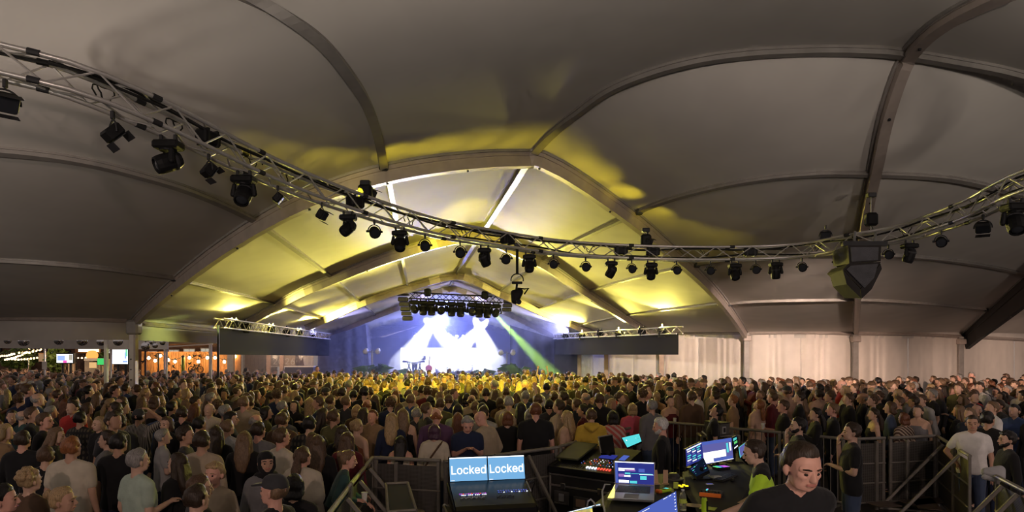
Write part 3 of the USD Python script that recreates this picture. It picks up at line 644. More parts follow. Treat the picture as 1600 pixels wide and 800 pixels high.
# ---------------------------------------------------------------- lamps hanging from it (picture column, kind, size, aim)
LAMPS = [(8,'b',1.1,(0.6,-0.5,-0.5),'dark blue-black flood lamp cut by the left picture edge'),
 (176,'b',1.1,(0.5,0.5,-0.7),'wide dark flood lamp under the ring truss, second from the left'),
 (263,'m',1.15,(-0.6,-0.5,-0.35),'big moving head with its lens turned left, third lamp from the left'),
 (326,'b',0.95,(0.6,0.6,-0.6),'small flood lamp with open barn doors, fourth from the left'),
 (381,'m',1.15,(0.0,-0.8,-0.9),'bulky moving head facing down, fifth lamp from the left'),
 (434,'b',0.85,(0.7,0.2,-0.6),'flood lamp hanging over the left leg of the large arch'),
 (503,'b',0.9,(0.8,-0.1,-0.5),'tilted square flood lamp just inside the large arch'),
 (544,'m',1.0,(-0.5,-0.5,-0.6),'moving head with pale lens, under the left chain hoist'),
 (585,'p',1.05,(0.3,-0.7,-0.5),'round wash lamp next right of the left chain hoist'),
 (625,'m',1.05,(0.1,-0.7,-0.9),'moving head hanging before the second gable frame, left of the ridge'),
 (664,'p',1.05,(0.2,-0.8,-0.5),'round wash lamp crossing the upper edge of the second gable frame'),
 (719,'p',1.05,(0.1,-0.8,-0.6),'round wash lamp just left of the ridge purlin'),
 (757,'m',1.05,(0.4,0.4,-0.9),'slim tilted moving head just right of the ridge purlin'),
 (791,'p',1.05,(-0.1,-0.8,-0.5),'wash lamp directly left of the long hanging pole'),
 (827,'m',1.05,(0.0,-0.5,-0.9),'moving head with a glint of yellow, directly right of the hanging pole'),
 (865,'p',1.0,(0.0,-0.9,-0.4),'wash lamp over the right leg of the second gable frame'),
 (915,'p',1.05,(0.1,-0.9,-0.4),'wash lamp alone on the yellow roof, second right of the hanging pole'),
 (955,'m',1.05,(-0.5,0.3,-0.9),'moving head pointing down left on the yellow roof'),
 (987,'p',1.0,(0.1,-0.9,-0.4),'small wash lamp left of the right chain hoist'),
 (1017,'m',1.05,(-0.1,-0.5,-0.9),'moving head right below the right chain hoist'),
 (1057,'p',1.0,(0.1,-0.9,-0.4),'wash lamp at the inner edge of the large arch right leg'),
 (1110,'p',1.0,(-0.1,-0.9,-0.4),'wash lamp just outside the large arch right leg'),
 (1148,'m',1.05,(0.0,-0.6,-0.9),'moving head on the grey roof, first right of the large arch'),
 (1181,'p',1.0,(-0.1,-0.9,-0.4),'wash lamp between two moving heads right of the large arch'),
 (1212,'m',1.05,(0.1,0.2,-0.9),'slim moving head pointing straight down right of the large arch'),
 (1253,'p',1.0,(-0.1,-0.9,-0.4),'wash lamp second left of the speaker cluster'),
 (1309,'p',1.0,(0.2,-0.9,-0.4),'wash lamp touching the left side of the speaker cluster'),
 (1388,'p',0.95,(-0.2,-0.9,-0.4),'wash lamp first right of the speaker cluster'),
 (1421,'m',1.05,(-0.2,0.3,-0.9),'moving head second right of the speaker cluster'),
 (1470,'p',1.0,(-0.3,-0.8,-0.5),'wash lamp third right of the speaker cluster'),
 (1536,'b',1.0,(-0.5,-0.6,-0.5),'square flood lamp fourth right of the speaker cluster'),
 (1587,'m',1.3,(-0.2,-0.6,-0.9),'large moving head cut by the right picture edge')]
for x, k, s, aim, lab in LAMPS:
    p, d, w = ring_at(ring_px(x)); p = p + [0, 0, -HS - 0.03] 
    if k == 'm': moving_head(p, s * 0.47, aim, lab, 'moving heads under the ring truss')
    elif k == 'p': par_can(p, s * 0.46, aim, lab, 'wash lamps under the ring truss')
    else: par_box(p, s * 0.50, aim, lab, 'flood lamps under the ring truss')
# chain hoists that carry the ring, with the lamps standing on top of it
g = 'chain hoists carrying the ring truss'
for x, ytop, lab in ((571, 283, 'left chain hoist of the ring truss, clamped to the large arch'), (1009, 357, 'right chain hoist of the ring truss, clamped to the large arch'), (1361, 302, 'chain hoist over the speaker cluster, clamped to the gable frame')):
    p, d, w = ring_at(ring_px(x)); Y = p[1]; top = P(x, ytop, Y); chain_hoist(top, p + [0, 0, 0.12], lab, g, 0.55)
for x, aim, lab in ((578, (0.7, -0.3, -0.35), 'dark flood lamp perched on the ring truss at the left hoist'), (1012, (0.3, -0.5, -0.3), 'dark flood lamp perched on the ring truss at the right hoist'), (1290, (-0.4, -0.8, -0.2), 'small flood lamp perched on the ring truss left of the speaker cluster')):
    p, d, w = ring_at(ring_px(x))
    par_box(p + [0, 0, 0.32], 0.5, aim, lab, 'flood lamps perched on the ring truss')
# hanging pole with a ring bracket and a small tracking head
p, d, w = ring_at(ring_px(808)); t = thing('hanging_camera', 'small dark camera head in a ring bracket on a long hanging pole', 'camera', p + [0, 0, -0.02], scale=0.72)
hp = 47 / F * p[1] / 0.72
obj('pole', bar((0, 0, 0.0), (0, 0, -hp), 0.028, 8), 'black', t)
obj('clamp', box((0.12, 0.30, 0.10), (0, 0, -0.05), bevel=0.02), 'darksteel', t)
c = np.array([0, 0, -hp - 0.13])
obj('ring_bracket', tube([c + np.array([0.13 * math.cos(q), 0, 0.13 * math.sin(q)]) for q in np.linspace(-0.2, math.pi + 0.2, 14)] , 0.014), 'darksteel', t)
obj('cross_plate', box((0.22, 0.12, 0.05), c + [0, 0, -0.06], bevel=0.01), 'black', t)
obj('stem', bar(c + [0, 0, -0.06], c + [-0.02, 0, -0.22], 0.025), 'black', t)
obj('arm', tube([c + [0.0, 0, -0.17], c + [0.16, -0.03, -0.19], c + [0.24, -0.03, -0.17], c + [0.15, -0.03, -0.30]], 0.016), 'black', t)
b = obj('camera_body', m3hull([(c + [-0.06, 0, -0.28], 0.08), (c + [0.06, 0, -0.25], 0.07), (c + [-0.04, -0.02, -0.42], 0.09)]), 'black', t)
obj('lens', bar(c + [-0.02, -0.02, -0.42], c + [0.04, -0.16, -0.47], 0.055, 12), 'lens', b)
# speaker cluster in front of the gable frame
mk('cabinet', (0.03, 0.027, 0.027), 0.75, spec=0.15, var=0.15, bump=0.1, bscale=30)
Yc = ring_at(ring_px(1346))[0][1] - 0.45
t = thing('speaker_cluster', 'big shield-shaped dark speaker cluster hanging below the ring truss', 'speaker')
def prism(poly, y0, y1, shrink=0.85):
    a = np.array([P(x, y, y0) for x, y in poly]); c = a.mean(0); bk = c + (a - c) * shrink + [0, y1 - y0, 0]
    return trimesh.convex.convex_hull(np.vstack([a, bk]))
up = obj('cabinet', prism([(1325, 383), (1377, 383), (1376, 408), (1327, 412)], Yc, Yc + 0.55), 'cabinet', t)
obj('grille', prism([(1329, 386), (1373, 386), (1372, 406), (1331, 409)], Yc - 0.03, Yc + 0.02, 1.0), 'speaker_grille', up)
mid = obj('cabinet', prism([(1326, 412), (1376, 409), (1370, 436), (1352, 458), (1317, 421)], Yc + 0.02, Yc + 0.6), 'cabinet', t)
obj('grille', prism([(1329, 415), (1372, 412), (1366, 434), (1351, 450), (1323, 421)], Yc - 0.015, Yc + 0.04, 1.0), 'speaker_grille', mid)
obj('cabinet', prism([(1317, 422), (1344, 451), (1345, 466), (1323, 444)], Yc - 0.04, Yc + 0.4), 'cabinet', t)
obj('cabinet', prism([(1345, 452), (1371, 432), (1376, 412), (1378, 420), (1362, 452), (1346, 467)], Yc + 0.0, Yc + 0.4), 'cabinet', t)
obj('fly_frame', cat([box((0.62, 0.08, 0.07), P(1350, 381, Yc + 0.1)), box((0.62, 0.08, 0.07), P(1350, 381, Yc + 0.4))]), 'darksteel', t)
for k, x in enumerate((1334, 1366)): obj('shackle', bar(P(x, 382, Yc + 0.25), P(x + 2, 362, Yc + 0.3), 0.02), 'chain', t)
# unseen spot lamps on the ring behind the viewpoint, placed to light crowd and wall
REAR = [(5.6, -2.2), (2.6, -4.4), (-0.6, -4.4)]
AIMS = [(15, 22, -0.3), (3, 20, -0.8), (-9, 18, -0.8)]
for i, c in enumerate(REAR):
    p = np.array([c[0], c[1], 4.85 - HS - 0.03]); dr = np.array(AIMS[i]) - p; dr /= np.linalg.norm(dr)
    moving_head(p, 0.6, dr, f'unseen moving head behind the viewpoint, placed to light the crowd, {["over the right","middle one","over the left"][i]}', 'unseen moving heads behind the viewpoint', 'lens_hot')
    lamp_at(f'/World/unseen_front_lamp_{i}', p + [0, 0, -0.24] + dr * 0.25, 0.12, (420, 260, 240)[i], (1.0, (0.69, 0.72, 0.70)[i], (0.57, 0.62, 0.60)[i]), AIMS[i], (24, 24, 24)[i], 0.9)
# unseen profile spots on the same rear part, placed to light the white wall
for i in range(8):
    c = (6.75 - 0.16 * i, 1.6 - 0.48 * i); x = 960 + 92 * i; tgt = P(x, 554, wall_Y(x)); p = np.array([c[0], c[1], 4.75 - HS - 0.03]); dr = tgt - p; dr /= np.linalg.norm(dr)
    moving_head(p, 0.45, dr, f'unseen profile lamp behind the viewpoint, lighting the white wall, {["first","second","third","fourth","fifth","sixth","seventh","eighth"][i]} of eight', 'unseen wall lamps behind the viewpoint', 'lens_hot')
    lamp_at(f'/World/unseen_wall_spot_{i}', p + [0, 0, -0.18] + dr * 0.2, 0.05, (5600, 6000, 6400, 7000, 10500, 13000, 14500, 15000)[i], (1.0, 0.74, 0.60) if i < 4 else (1.0, 0.68, 0.52), tgt, 5.5, 1.0)
lamp_at('/World/unseen_rail_spot', np.array(ring_at(ring_px(827))[0]) + [0.05, -0.25, -0.35], 0.03, 75, (0.85, 1.0, 0.05), P(552, 758, 8.4), 4.0, 0.6)  # unseen spot without a lamp body, throws lime light on the barrier rail
for i, (x, t_, k, a) in enumerate(((625, P(600, 604, 25), 3200, 8), (757, P(700, 604, 26), 4200, 8), (827, P(800, 602, 26), 4200, 8), (827, P(880, 596, 27), 2000, 7), (757, P(713, 436, 26), 1100, 16))):
    lamp_at(f'/World/unseen_ring_yellow_{i}', np.array(ring_at(ring_px(x))[0]) + [0.02, 0.30, -0.42 if i < 4 else 0.35], 0.04, k, (1.0, 0.84, 0.05), t_, a, 0.8)  # unseen yellow spots on the ring, for the front crowd and a gable frame
R1C = dense(R1, 1.0)
for i, (x, tx, k) in enumerate(((380, 420, 5), (440, 470, 6), (500, 520, 7), (560, 570, 7), (620, 622, 6), (680, 680, 6), (740, 735, 6), (790, 785, 6), (840, 830, 7), (880, 880, 8), (930, 925, 9), (985, 965, 9), (1030, 1010, 9), (1075, 1055, 8), (1120, 1095, 7), (1150, 1125, 6))):
    j = int(np.argmin(np.abs(R1C[:, 0] - tx))); c = R1C[j]; n = R1C[min(j + 4, len(R1C) - 1)] - R1C[max(j - 4, 0)]; n = np.array([n[1], -n[0]]) / np.linalg.norm(n); n = n if n[1] < 0 else -n
    lamp_at(f'/World/unseen_arch_yellow_{i}', np.array(ring_at(ring_px(x))[0]) + [0, 0.05, 0.16], 0.05, k, (1.0, 0.78, 0.03), R3(*(c + n * 16)), 26, 1.0)  # unseen spots without lamp bodies, yellow the roof along the large arch
# added fill: flood lamps on stands out of view, to brighten the roof
for i, x in enumerate((-9.0, 1.0, 11.0)):
    t = thing('added_flood_stand', f'added fill lamp on a stand far behind the viewpoint, {["on the left","in the middle","on the right"][i]}', 'flood lamp', (x, -13.5, 0), group='added flood lamps behind the viewpoint')
    obj('pole', bar((0, 0, 0), (0, 0, 1.7), 0.03, 8), 'darksteel', t); obj('foot', lathe([(0, 0), (0.35, 0), (0.35, 0.03), (0, 0.05)], sides=16), 'darksteel', t); hd = obj('housing', box((0.5, 0.12, 0.36), (0, 0, 1.85), bevel=0.03), 'black', t); obj('lens', box((0.44, 0.01, 0.30), (0, 0.066, 1.85)), 'lens_hot', hd)
    lamp_at(f'/World/flood_{i}', (x, -13.2, 1.9), 0.38, (1800, 1150, 1450)[i], (1.0, 0.86, 0.74), (x * 0.95, -13.2 + 10, 1.9 + 2.6), 19, 1.0)  # added fill light, raises the roof brightness
# ---------------------------------------------------------------- the patio beyond the open left side
def slab(q, thick, toward=None):
    """a flat board with front corners q (tl, tr, br, bl) and its thickness behind them"""
    q = np.array(q, float); n = np.cross(q[1] - q[0], q[3] - q[0]); n /= np.linalg.norm(n)
    if n @ (np.array([0, 0, EYE]) - q.mean(0)) > 0: n = -n
    return trimesh.convex.convex_hull(np.vstack([q, q + n * thick]))
def patch(q, u0, v0, u1, v1, lift=0.004, thick=0.004):
    """a thin plate on the front of board q, in its own 0..1 coordinates (v downwards)"""
    q = np.array(q, float); B = lambda u, v: (q[0] * (1 - u) + q[1] * u) * (1 - v) + (q[3] * (1 - u) + q[2] * u) * v
    c = np.array([B(u0, v0), B(u1, v0), B(u1, v1), B(u0, v1)]); n = np.cross(q[1] - q[0], q[3] - q[0]); n /= np.linalg.norm(n)
    if n @ (np.array([0, 0, EYE]) - q.mean(0)) < 0: n = -n
    return trimesh.convex.convex_hull(np.vstack([c + n * lift, c + n * (lift - thick)]))
def text_on(q, text, u, v, hgt, bold=True, lift=0.006):
    """lettering lying on board q: left edge u, baseline v, capitals hgt tall (fractions of the board's height)"""
    q = np.array(q, float); ex, ey = q[1] - q[0], q[0] - q[3]; H = np.linalg.norm(ey); ux, uy = ex / np.linalg.norm(ex), ey / H; uz = np.cross(ux, uy)
    m = meshkit.text_mesh(text, hgt * H, 0.003, bold); o = q[0] + ex * u - ey * v
    m.vertices = o + np.outer(m.vertices[:, 0], ux) + np.outer(m.vertices[:, 1], uy) + np.outer(m.vertices[:, 2] + lift, uz)
    return m
def rect(x0, y0, x1, y1, Y, Y2=None):
    Y2 = Y2 or Y; return [P(x0, y0, Y), P(x1, y0, Y2), P(x1, y1, Y2), P(x0, y1, Y)]
mk('wood_wall', (0.40, 0.20, 0.08), 0.65, var=0.25, scale=3.0, bump=0.2, bscale=20)
mk('brick_dark', (0.13, 0.07, 0.045), 0.8, var=0.25, scale=5.0, bump=0.3, bscale=40)
mk('plaster', (0.38, 0.32, 0.26), 0.8, var=0.1)
mk('night_leaf', (0.10, 0.16, 0.03), 0.6, var=0.4, scale=8.0)
mk('bark', (0.09, 0.06, 0.04), 0.8)
glow('bulb', (1.0, 0.62, 0.25), 22.0); glow('bulb_far', (1.0, 0.64, 0.30), 4.0); glow('neon_yellow', (1.0, 0.66, 0.22), 5.0); glow('neon_red', (1.0, 0.22, 0.05), 2.5); glow('neon_green', (0.08, 0.75, 0.18), 0.9); glow('neon_magenta', (1.0, 0.1, 0.45), 1.2)
glow('tv_white', (0.92, 0.96, 1.0), 2.2); glow('tv_blue', (0.25, 0.35, 0.95), 1.6); glow('tv_green', (0.2, 0.7, 0.4), 1.2); glow('window_lit', (0.85, 0.78, 0.62), 0.55); glow('window_warm', (1.0, 0.6, 0.25), 0.8)
mats['mirror'] = usdkit.material(stage, '/World/Looks/mirror', {'p': ('principled_bsdf', {'metallic': 1.0, 'roughness': 0.08, 'base_color': (0.72, 0.74, 0.78)})}, surface='p.BSDF')
YB = 43.0
# house with a plank wall, windows over it
t = thing('building', 'brown house front with small upstairs windows above the lamplit plank wall', 'building')
obj('wall', slab(rect(214, 536, 430, 606, YB), 0.4), 'brick_dark', t)
for i, (x0, x1, y0, y1) in enumerate(((232, 245, 549, 553.5), (264, 279, 547, 552), (287, 304, 545.5, 552), (314, 328, 544.5, 551))):
    q = rect(x0, y0, x1, y1, YB - 0.02); w = obj('window', slab(rect(x0 - 0.8, y0 - 0.8, x1 + 0.8, y1 + 0.8, YB - 0.06), 0.1), 'white_paint', t)
    for a, b in ((0.03, 0.47), (0.53, 0.97)): obj('pane', patch(rect(x0, y0, x1, y1, YB - 0.08), a, 0.08, b, 0.92), 'window_lit', w)
obj('roof_edge', slab(rect(214, 533, 430, 537, YB - 0.3), 0.5), 'darksteel', t)
t = thing('plank_wall', 'orange-lit wall of upright planks behind the festoon bulbs', 'wall panel', kind='thing')
x = 221.0; k = 0
while x < 380:
    w = 3.4 + (k % 3) * 0.5; top = 551 if x > 228 else 549
    obj('plank', slab(rect(x, top + 0.3 * (k % 2), x + w - 0.25, 606, YB - 0.9 - 0.02 * (k % 3)), 0.06), 'wood_wall', t); x += w; k += 1
obj('top_rail', slab(rect(221, 549.5, 380, 551.2, YB - 1.0), 0.16), 'wood_wall', t)
# a bicycle frame on the wall, bird cut-outs
t = thing('wall_bicycle', 'thin black bicycle outline mounted on the plank wall', 'bicycle')
Yb = YB - 1.1; B_ = lambda x, y: P(x, y, Yb)
for cx in (299, 313): obj('wheel', tube([P(cx + 4.6 * math.cos(a), 577 + 4.6 * math.sin(a), Yb) for a in np.linspace(0, 2 * math.pi, 22)], 0.022, 5), 'black', t)
obj('frame', cat([bar(B_(*a), B_(*b), 0.024) for a, b in (((299, 577), (304, 571)), ((304, 571), (311, 570.5)), ((304, 571), (306, 577)), ((306, 577), (311, 570.5)), ((299, 577), (306, 577)), ((311, 569), (313, 577)))]), 'black', t)
obj('saddle', bar(B_(302.6, 570), B_(305, 569.8), 0.04), 'black', t); obj('handlebar', bar(B_(310, 568.6), B_(313.4, 569), 0.025), 'black', t)
for i, (x, y, a) in enumerate(((297, 568, 0.9), (304, 556.5, 0.5), (312, 557, -0.5), (263, 567, 2.2), (271, 573, -0.8), (285, 573, 0.4), (244, 557, -0.6), (224, 565, 1.0))):
    p = P(x, y, YB - 1.05); s = 0.085; d = np.array([math.cos(a), 0, math.sin(a)]); n = np.array([-math.sin(a), 0, math.cos(a)])
    t = thing('bird_cutout', f'black bird cut-out on the plank wall, {["above the bicycle saddle","high centre one","high one by the pale post","low one left of the bicycle","tilted one under the bulbs","one beside the dark column","small one at the left bulbs","one beyond the corner post"][i]}', 'wall ornament', group='bird cut-outs on the plank wall')
    obj('body', m3hull([(p - d * s * 1.5, 0.01), (p, 0.045), (p + d * s * 1.4, 0.02)]), 'black', t); obj('wing', m3hull([(p, 0.03), (p + n * s * 1.9 - d * s * 0.7, 0.008), (p - d * s * 0.6, 0.02)]), 'black', t)
BUL = [(232.5, 559.5), (242.5, 563.8), (250.5, 556), (263, 562.5), (273.5, 565), (286, 560), (296, 559), (310, 565), (324, 559), (336, 559), (350.5, 565.5), (367, 557)]
def bulb(p, r, mat, lab, grp):
    t = thing('festoon_bulb', lab, 'light bulb', p, group=grp)
    obj('glass', lathe([(0, -r), (r * 0.8, -r * 0.65), (r, 0), (r * 0.7, r * 0.75), (r * 0.35, r * 1.1), (0, r * 1.15)], sides=8), mat, t); obj('socket', bar((0, 0, r * 1.0), (0, 0, r * 1.9), r * 0.4, 6), 'black', t)
for i, (x, y) in enumerate(BUL):
    bulb(P(x, y, YB - 1.7), 0.10, 'bulb', f'glowing warm festoon bulb before the plank wall, {["first","second","third","fourth","fifth","sixth","seventh","eighth","ninth","tenth","eleventh","last"][i]} counting from the corner post', 'festoon bulbs along the plank wall')
    if i % 2 == 0: lamp_at(f'/World/festoon_lamp_{i}', P(x, y, YB - 2.1), 0.12, 15.0, (1.0, 0.58, 0.22))
cb = [P(x, y - 2.6 if i % 2 else y - 2.6, YB - 1.7) for i, (x, y) in enumerate(BUL)]
obj('festoon_cable', tube(np.array(cb), 0.018, 5), 'rubber_out' if 0 else 'black', None, 'sagging cable of the festoon bulbs along the plank wall', 'cable')
for (x, y0, y1, w, lab) in ((286, 556, 590, 5, 'dark round column before the plank wall'), (247.5, 552, 585, 2.4, 'slim dark column left before the plank wall')):
    p = P(x, y1, YB - 2.3); r = w / 2 / F * (YB - 2.3); t = thing('column', lab, 'column', p, kind='thing'); H = (y1 - y0) / F * (YB - 2.3)
    obj('shaft', lathe([(0, -2.0), (r, -2.0), (r, H), (0, H)], sides=12), 'night_leaf' if w > 4 else 'darksteel', t); obj('capital', lathe([(r * 1.0, H - 0.1), (r * 1.25, H - 0.05), (r * 1.25, H), (0, H)], sides=12), 'darksteel', t)
# doorway part behind the banner: lit jambs, brown boards, the numbered boards, a white drape, a black counter front
t = thing('lit_doorway', 'warm lit doorway frame beside the festoon wall under the banner', 'doorway', kind='thing')
for (x0, x1) in ((355, 364), (377, 379.5)): obj('jamb', slab(rect(x0, 551, x1, 604, YB - 2.2), 0.3), 'white_paint', t)
obj('lintel', slab(rect(344, 549, 380, 552.5, YB - 2.0), 0.3), 'wood_wall', t); obj('door_leaf', slab(rect(364.5, 553, 376.5, 604, YB - 1.6), 0.1), 'wood_wall', t)
t = thing('brown_board_wall', 'dark brown board wall between the lit doorway and the numbered boards', 'wall panel', kind='thing')
x = 380.0
while x < 418: obj('plank', slab(rect(x, 545, x + 5.8, 606, 41.5 - 0.03 * (int(x) % 2)), 0.08), 'brick_dark', t); x += 6
for i, (x0, x1, lab) in enumerate(((417, 422.5, 'pale timber post left of the numbered boards'), (437.5, 443, 'pale timber post between the numbered boards'))):
    p, q = P(x0, 548, 37.5), P(x1, 608, 37.5); t = thing('timber_post', lab, 'post', ((p[0] + q[0]) / 2, 37.5, q[2]), group='timber posts by the numbered boards'); H = p[2] - q[2]
    obj('shaft', box((q[0] - p[0], 0.18, H), (0, 0, H / 2), bevel=0.01), 'peach_paint' if 'peach_paint' in mats else mk('peach_paint', (0.75, 0.48, 0.34), 0.5), t); obj('shoe', box((0.3, 0.3, 0.3), (0, 0, 0.0)), 'darksteel', t)
mk('board_beige', (0.52, 0.40, 0.27), 0.6); mk('board_grey', (0.26, 0.24, 0.21), 0.6)
for (x0, x1, m, txt, u, lab) in ((423.5, 437.5, 'board_grey', '20', 0.16, 'grey board with a pale 20, left of its pair'), (443.5, 461, 'board_beige', '26', 0.06, 'beige board with a pale 26, right of its pair')):
    q = rect(x0, 555, x1, 572.5, 37.8); t = thing('numbered_board', lab, 'sign', group='numbered boards at the bar'); obj('board', slab(q, 0.08), m, t); obj('digits', text_on(q, txt, u, 0.82, 0.55, False), 'white_paint', t); obj('bottom_rail', patch(q, 0, 0.97, 1, 1.04, 0.03, 0.05), 'white_paint', t)
poly_sheet('white_drape', [(472, 549), (490, 549), (490, 574), (475, 574)], [37.8] * 4, 'curtain', None, 'gathered white drape beside the numbered boards', 'curtain', folds=0.07, nx=30)
poly_sheet('dark_drape', [(461, 549), (473, 549), (475, 574), (461, 574)], [38.0] * 4, 'brick_dark', None, 'brown drape between the beige board and the white drape', 'curtain', folds=0.06, nx=20)
t = thing('bar_counter', 'black bar front under the white drape, left of the stage', 'counter'); q = rect(445, 573, 489, 606, 37.0)
obj('front', slab(q, 0.5), 'black', t); obj('top', slab(rect(444, 572, 490, 573.6, 36.9), 0.7), 'white_paint', t)
# canopy of the next tent, its posts and mirror balls
mk('canopy', (0.42, 0.39, 0.36), 0.7, var=0.05)
def held(name, lab, q, mat, legs, cat_='canopy'):
    """a board carried by two slim legs"""
    t = thing(name, lab, cat_, kind='thing'); obj('fascia', slab(q, 0.08), mat, t); q = np.array(q)
    for u in legs: p = q[3] * (1 - u) + q[2] * u; obj('leg', bar([p[0], p[1] + 0.06, p[2] + 0.2], [p[0], p[1] + 0.06, ground(0, p[1])], 0.035, 6), 'white_paint', t)
held('canopy_edge', 'pale fabric edge of the next canopy behind the mirror balls', [P(-60, 527, 25.5), P(168, 527, 25.5), P(168, 545.5, 25.5), P(-60, 543.5, 25.5)], 'canopy', (0.05, 0.98))
held('canopy_edge', 'short pale canopy edge right of the corner post', rect(170, 529, 262, 546, 26.5), 'white_paint', (0.02, 0.97))
held('canopy_beam', 'thin pale sloping beam above the upstairs windows', [P(254, 541, 34), P(332, 536.5, 34), P(332, 538.5, 34), P(254, 543, 34)], 'white_paint', (0.03, 0.97), 'beam')
for i, (x, y, r, lab) in enumerate(((12, 532, 5.5, 'mirror ball at the left picture edge'), (37, 533, 8, 'large mirror ball second from the left edge'), (92, 532, 7, 'mirror ball left of the patio screen'), (128.5, 532.5, 8, 'mirror ball above the long yellow light bar'), (158, 534, 6.5, 'mirror ball left of the slim pale post'), (184.5, 533.5, 7, 'mirror ball above the big white screen'), (227.5, 541, 6.6, 'full round mirror ball right of the corner post'), (242.5, 540, 4.2, 'smaller mirror ball right of the full round one'), (237, 534.5, 4, 'mirror ball tucked under the valance'), (254, 535, 4.5, 'last mirror ball under the right valance'))):
    Y = 23.0; p = P(x, y, Y); R = r / F * Y; t = thing('mirror_ball', lab, 'mirror ball', p, group='mirror balls under the canopy')
    obj('ball', trimesh.creation.icosphere(3, R), 'mirror', t); obj('cap', bar((0, 0, R * 0.97), (0, 0, R * 1.15), R * 0.2, 8), 'darksteel', t); obj('wire', bar((0, 0, R * 1.1), (0, 0, R * 1.1 + 0.35 + (541 - y) * 0.012), 0.008, 4), 'chain', t)
for (x, y0, w, Y, m, lab) in ((70, 528, 2.2, 27, 'chrome', 'thin steel pole with a white notice on the patio'), (166, 530, 5.5, 21, 'white_paint', 'slim pale post left of the corner post'), (257, 533, 2.0, 30, 'white_paint', 'slim white post before the plank wall'), (329, 537, 4.2, 29, 'white_paint', 'pale post left of the black banner pole'), (341, 508, 3.0, 20.3, 'darksteel', 'black pole at the near end of the left banner'), (227, 546, 2.2, 27, 'darksteel', 'black pole under the full round mirror ball'), (44.5, 560, 1.2, 34, 'chrome', 'hair-thin pole among the distant lights')):
    p = P(x, y0, Y); g0 = ground(0, Y); t = thing('patio_pole', lab, 'pole', (p[0], Y, g0), group='poles on the left side'); H = p[2] - g0; r = w / 2 / F * Y
    obj('shaft', box((2 * r, 2 * r, H), (0, 0, H / 2), bevel=r * 0.3), m, t); obj('foot', box((0.3, 0.3, 0.03), (0, 0, 0.015)), 'darksteel', t)
    if 'notice' in lab: obj('notice', box((0.18, 0.02, 0.30), (0.02, -0.05, EYE + (HOR - 571) / F * Y - g0)), 'white_paint', t)
# screens and signs far off
def far_screen(x0, y0, x1, y1, Y, lab, blocks):
    q = rect(x0, y0, x1, y1, Y); t = thing('outdoor_screen', lab, 'screen', group='bright screens on the patio'); obj('casing', slab(rect(x0 - 1, y0 - 1, x1 + 1, y1 + 1, Y + 0.03), 0.2), 'black', t)
    obj('display', patch(q, 0, 0, 1, 1, 0.02, 0.02), 'tv_white', t)
    for (a, b, c, d, m) in blocks: obj('picture_block', patch(q, a, b, c, d, 0.03, 0.01), m, t)
    for k in (0.25, 0.75):
        p = np.array(q[3]) * (1 - k) + np.array(q[2]) * k; obj('leg', bar(p + [0, 0.15, 0], [p[0], p[1] + 0.15, ground(0, Y)], 0.06), 'darksteel', t)
far_screen(176, 542.5, 200, 568.5, 33, 'big white outdoor screen just left of the corner post', [(0.86, 0.05, 1, 0.55, 'tv_green'), (0.8, 0.3, 0.9, 0.7, 'tv_blue'), (0.68, 0.82, 1.0, 0.92, 'tv_blue')])
far_screen(89, 553, 114, 567, 36, 'smaller tilted-looking screen with dark and magenta patches on the patio', [(0.05, 0.2, 0.5, 0.75, 'tv_blue'), (0.4, 0.72, 0.62, 1.0, 'neon_magenta'), (0.78, 0.05, 0.98, 0.7, 'window_lit')])
t = thing('neon_sign', 'long glowing yellow light bar over a distant stall', 'sign'); q = rect(122, 545, 152, 550, 39); obj('tube_light', slab(q, 0.15), 'neon_yellow', t); obj('backing', slab(rect(117, 543, 156, 552, 39.3), 0.1), 'brick_dark', t); obj('post', slab(rect(118, 552, 119.5, 604, 39.35), 0.08), 'darksteel', t)
t = thing('neon_sign', 'round red-orange sign below the yellow light bar', 'sign'); obj('disc', lathe([(0, -0.1), (0.28, -0.1), (0.28, 0.1), (0, 0.1)], P(144, 555.5, 38.6), 14, (0, -1, 0)), 'neon_red', t); obj('bar', slab(rect(136, 552, 141, 556, 38.7), 0.1), 'neon_red', t); obj('post', slab(rect(143.2, 556, 144.4, 604, 38.75), 0.08), 'darksteel', t)
t = thing('market_stall', 'distant stall with a white front and lit hatch beneath the signs', 'stall'); obj('body', slab(rect(132, 562, 153, 596, 38), 1.5), 'plaster', t); obj('hatch', patch(rect(132, 562, 153, 596, 38), 0.35, 0.12, 0.9, 0.38), 'window_warm', t); obj('awning', slab(rect(131, 560, 154, 564, 37.4), 0.6), 'tv_blue' if 0 else 'canopy', t)
t = thing('green_sign', 'small green lit sign beside the slim pale post', 'sign'); obj('face', slab(rect(152, 560, 164, 570, 37), 0.1), 'neon_green', t); obj('pole', slab(rect(157, 570, 158, 592, 37.1), 0.05), 'darksteel', t)
for (x0, x1, y0, lab) in ((97, 101, 569, 'narrow orange-lit board under the smaller screen'), (106, 116, 567, 'broad orange-lit board right of the smaller screen'), (156, 163, 570, 'orange-lit board under the green sign'), (60, 79, 552, 'pale far wall panel behind the thin steel pole')):
    t = thing('lit_board', lab, 'board', group='boards on the patio'); obj('panel', slab(rect(x0, y0, x1, 596 if y0 > 560 else 565, 38), 0.1), 'board_beige' if y0 > 560 else 'plaster', t); obj('frame', slab(rect(x0 - 0.4, y0 - 0.6, x1 + 0.4, y0 + 0.6, 37.9), 0.15), 'wood_wall', t)
r2 = np.random.default_rng(3)
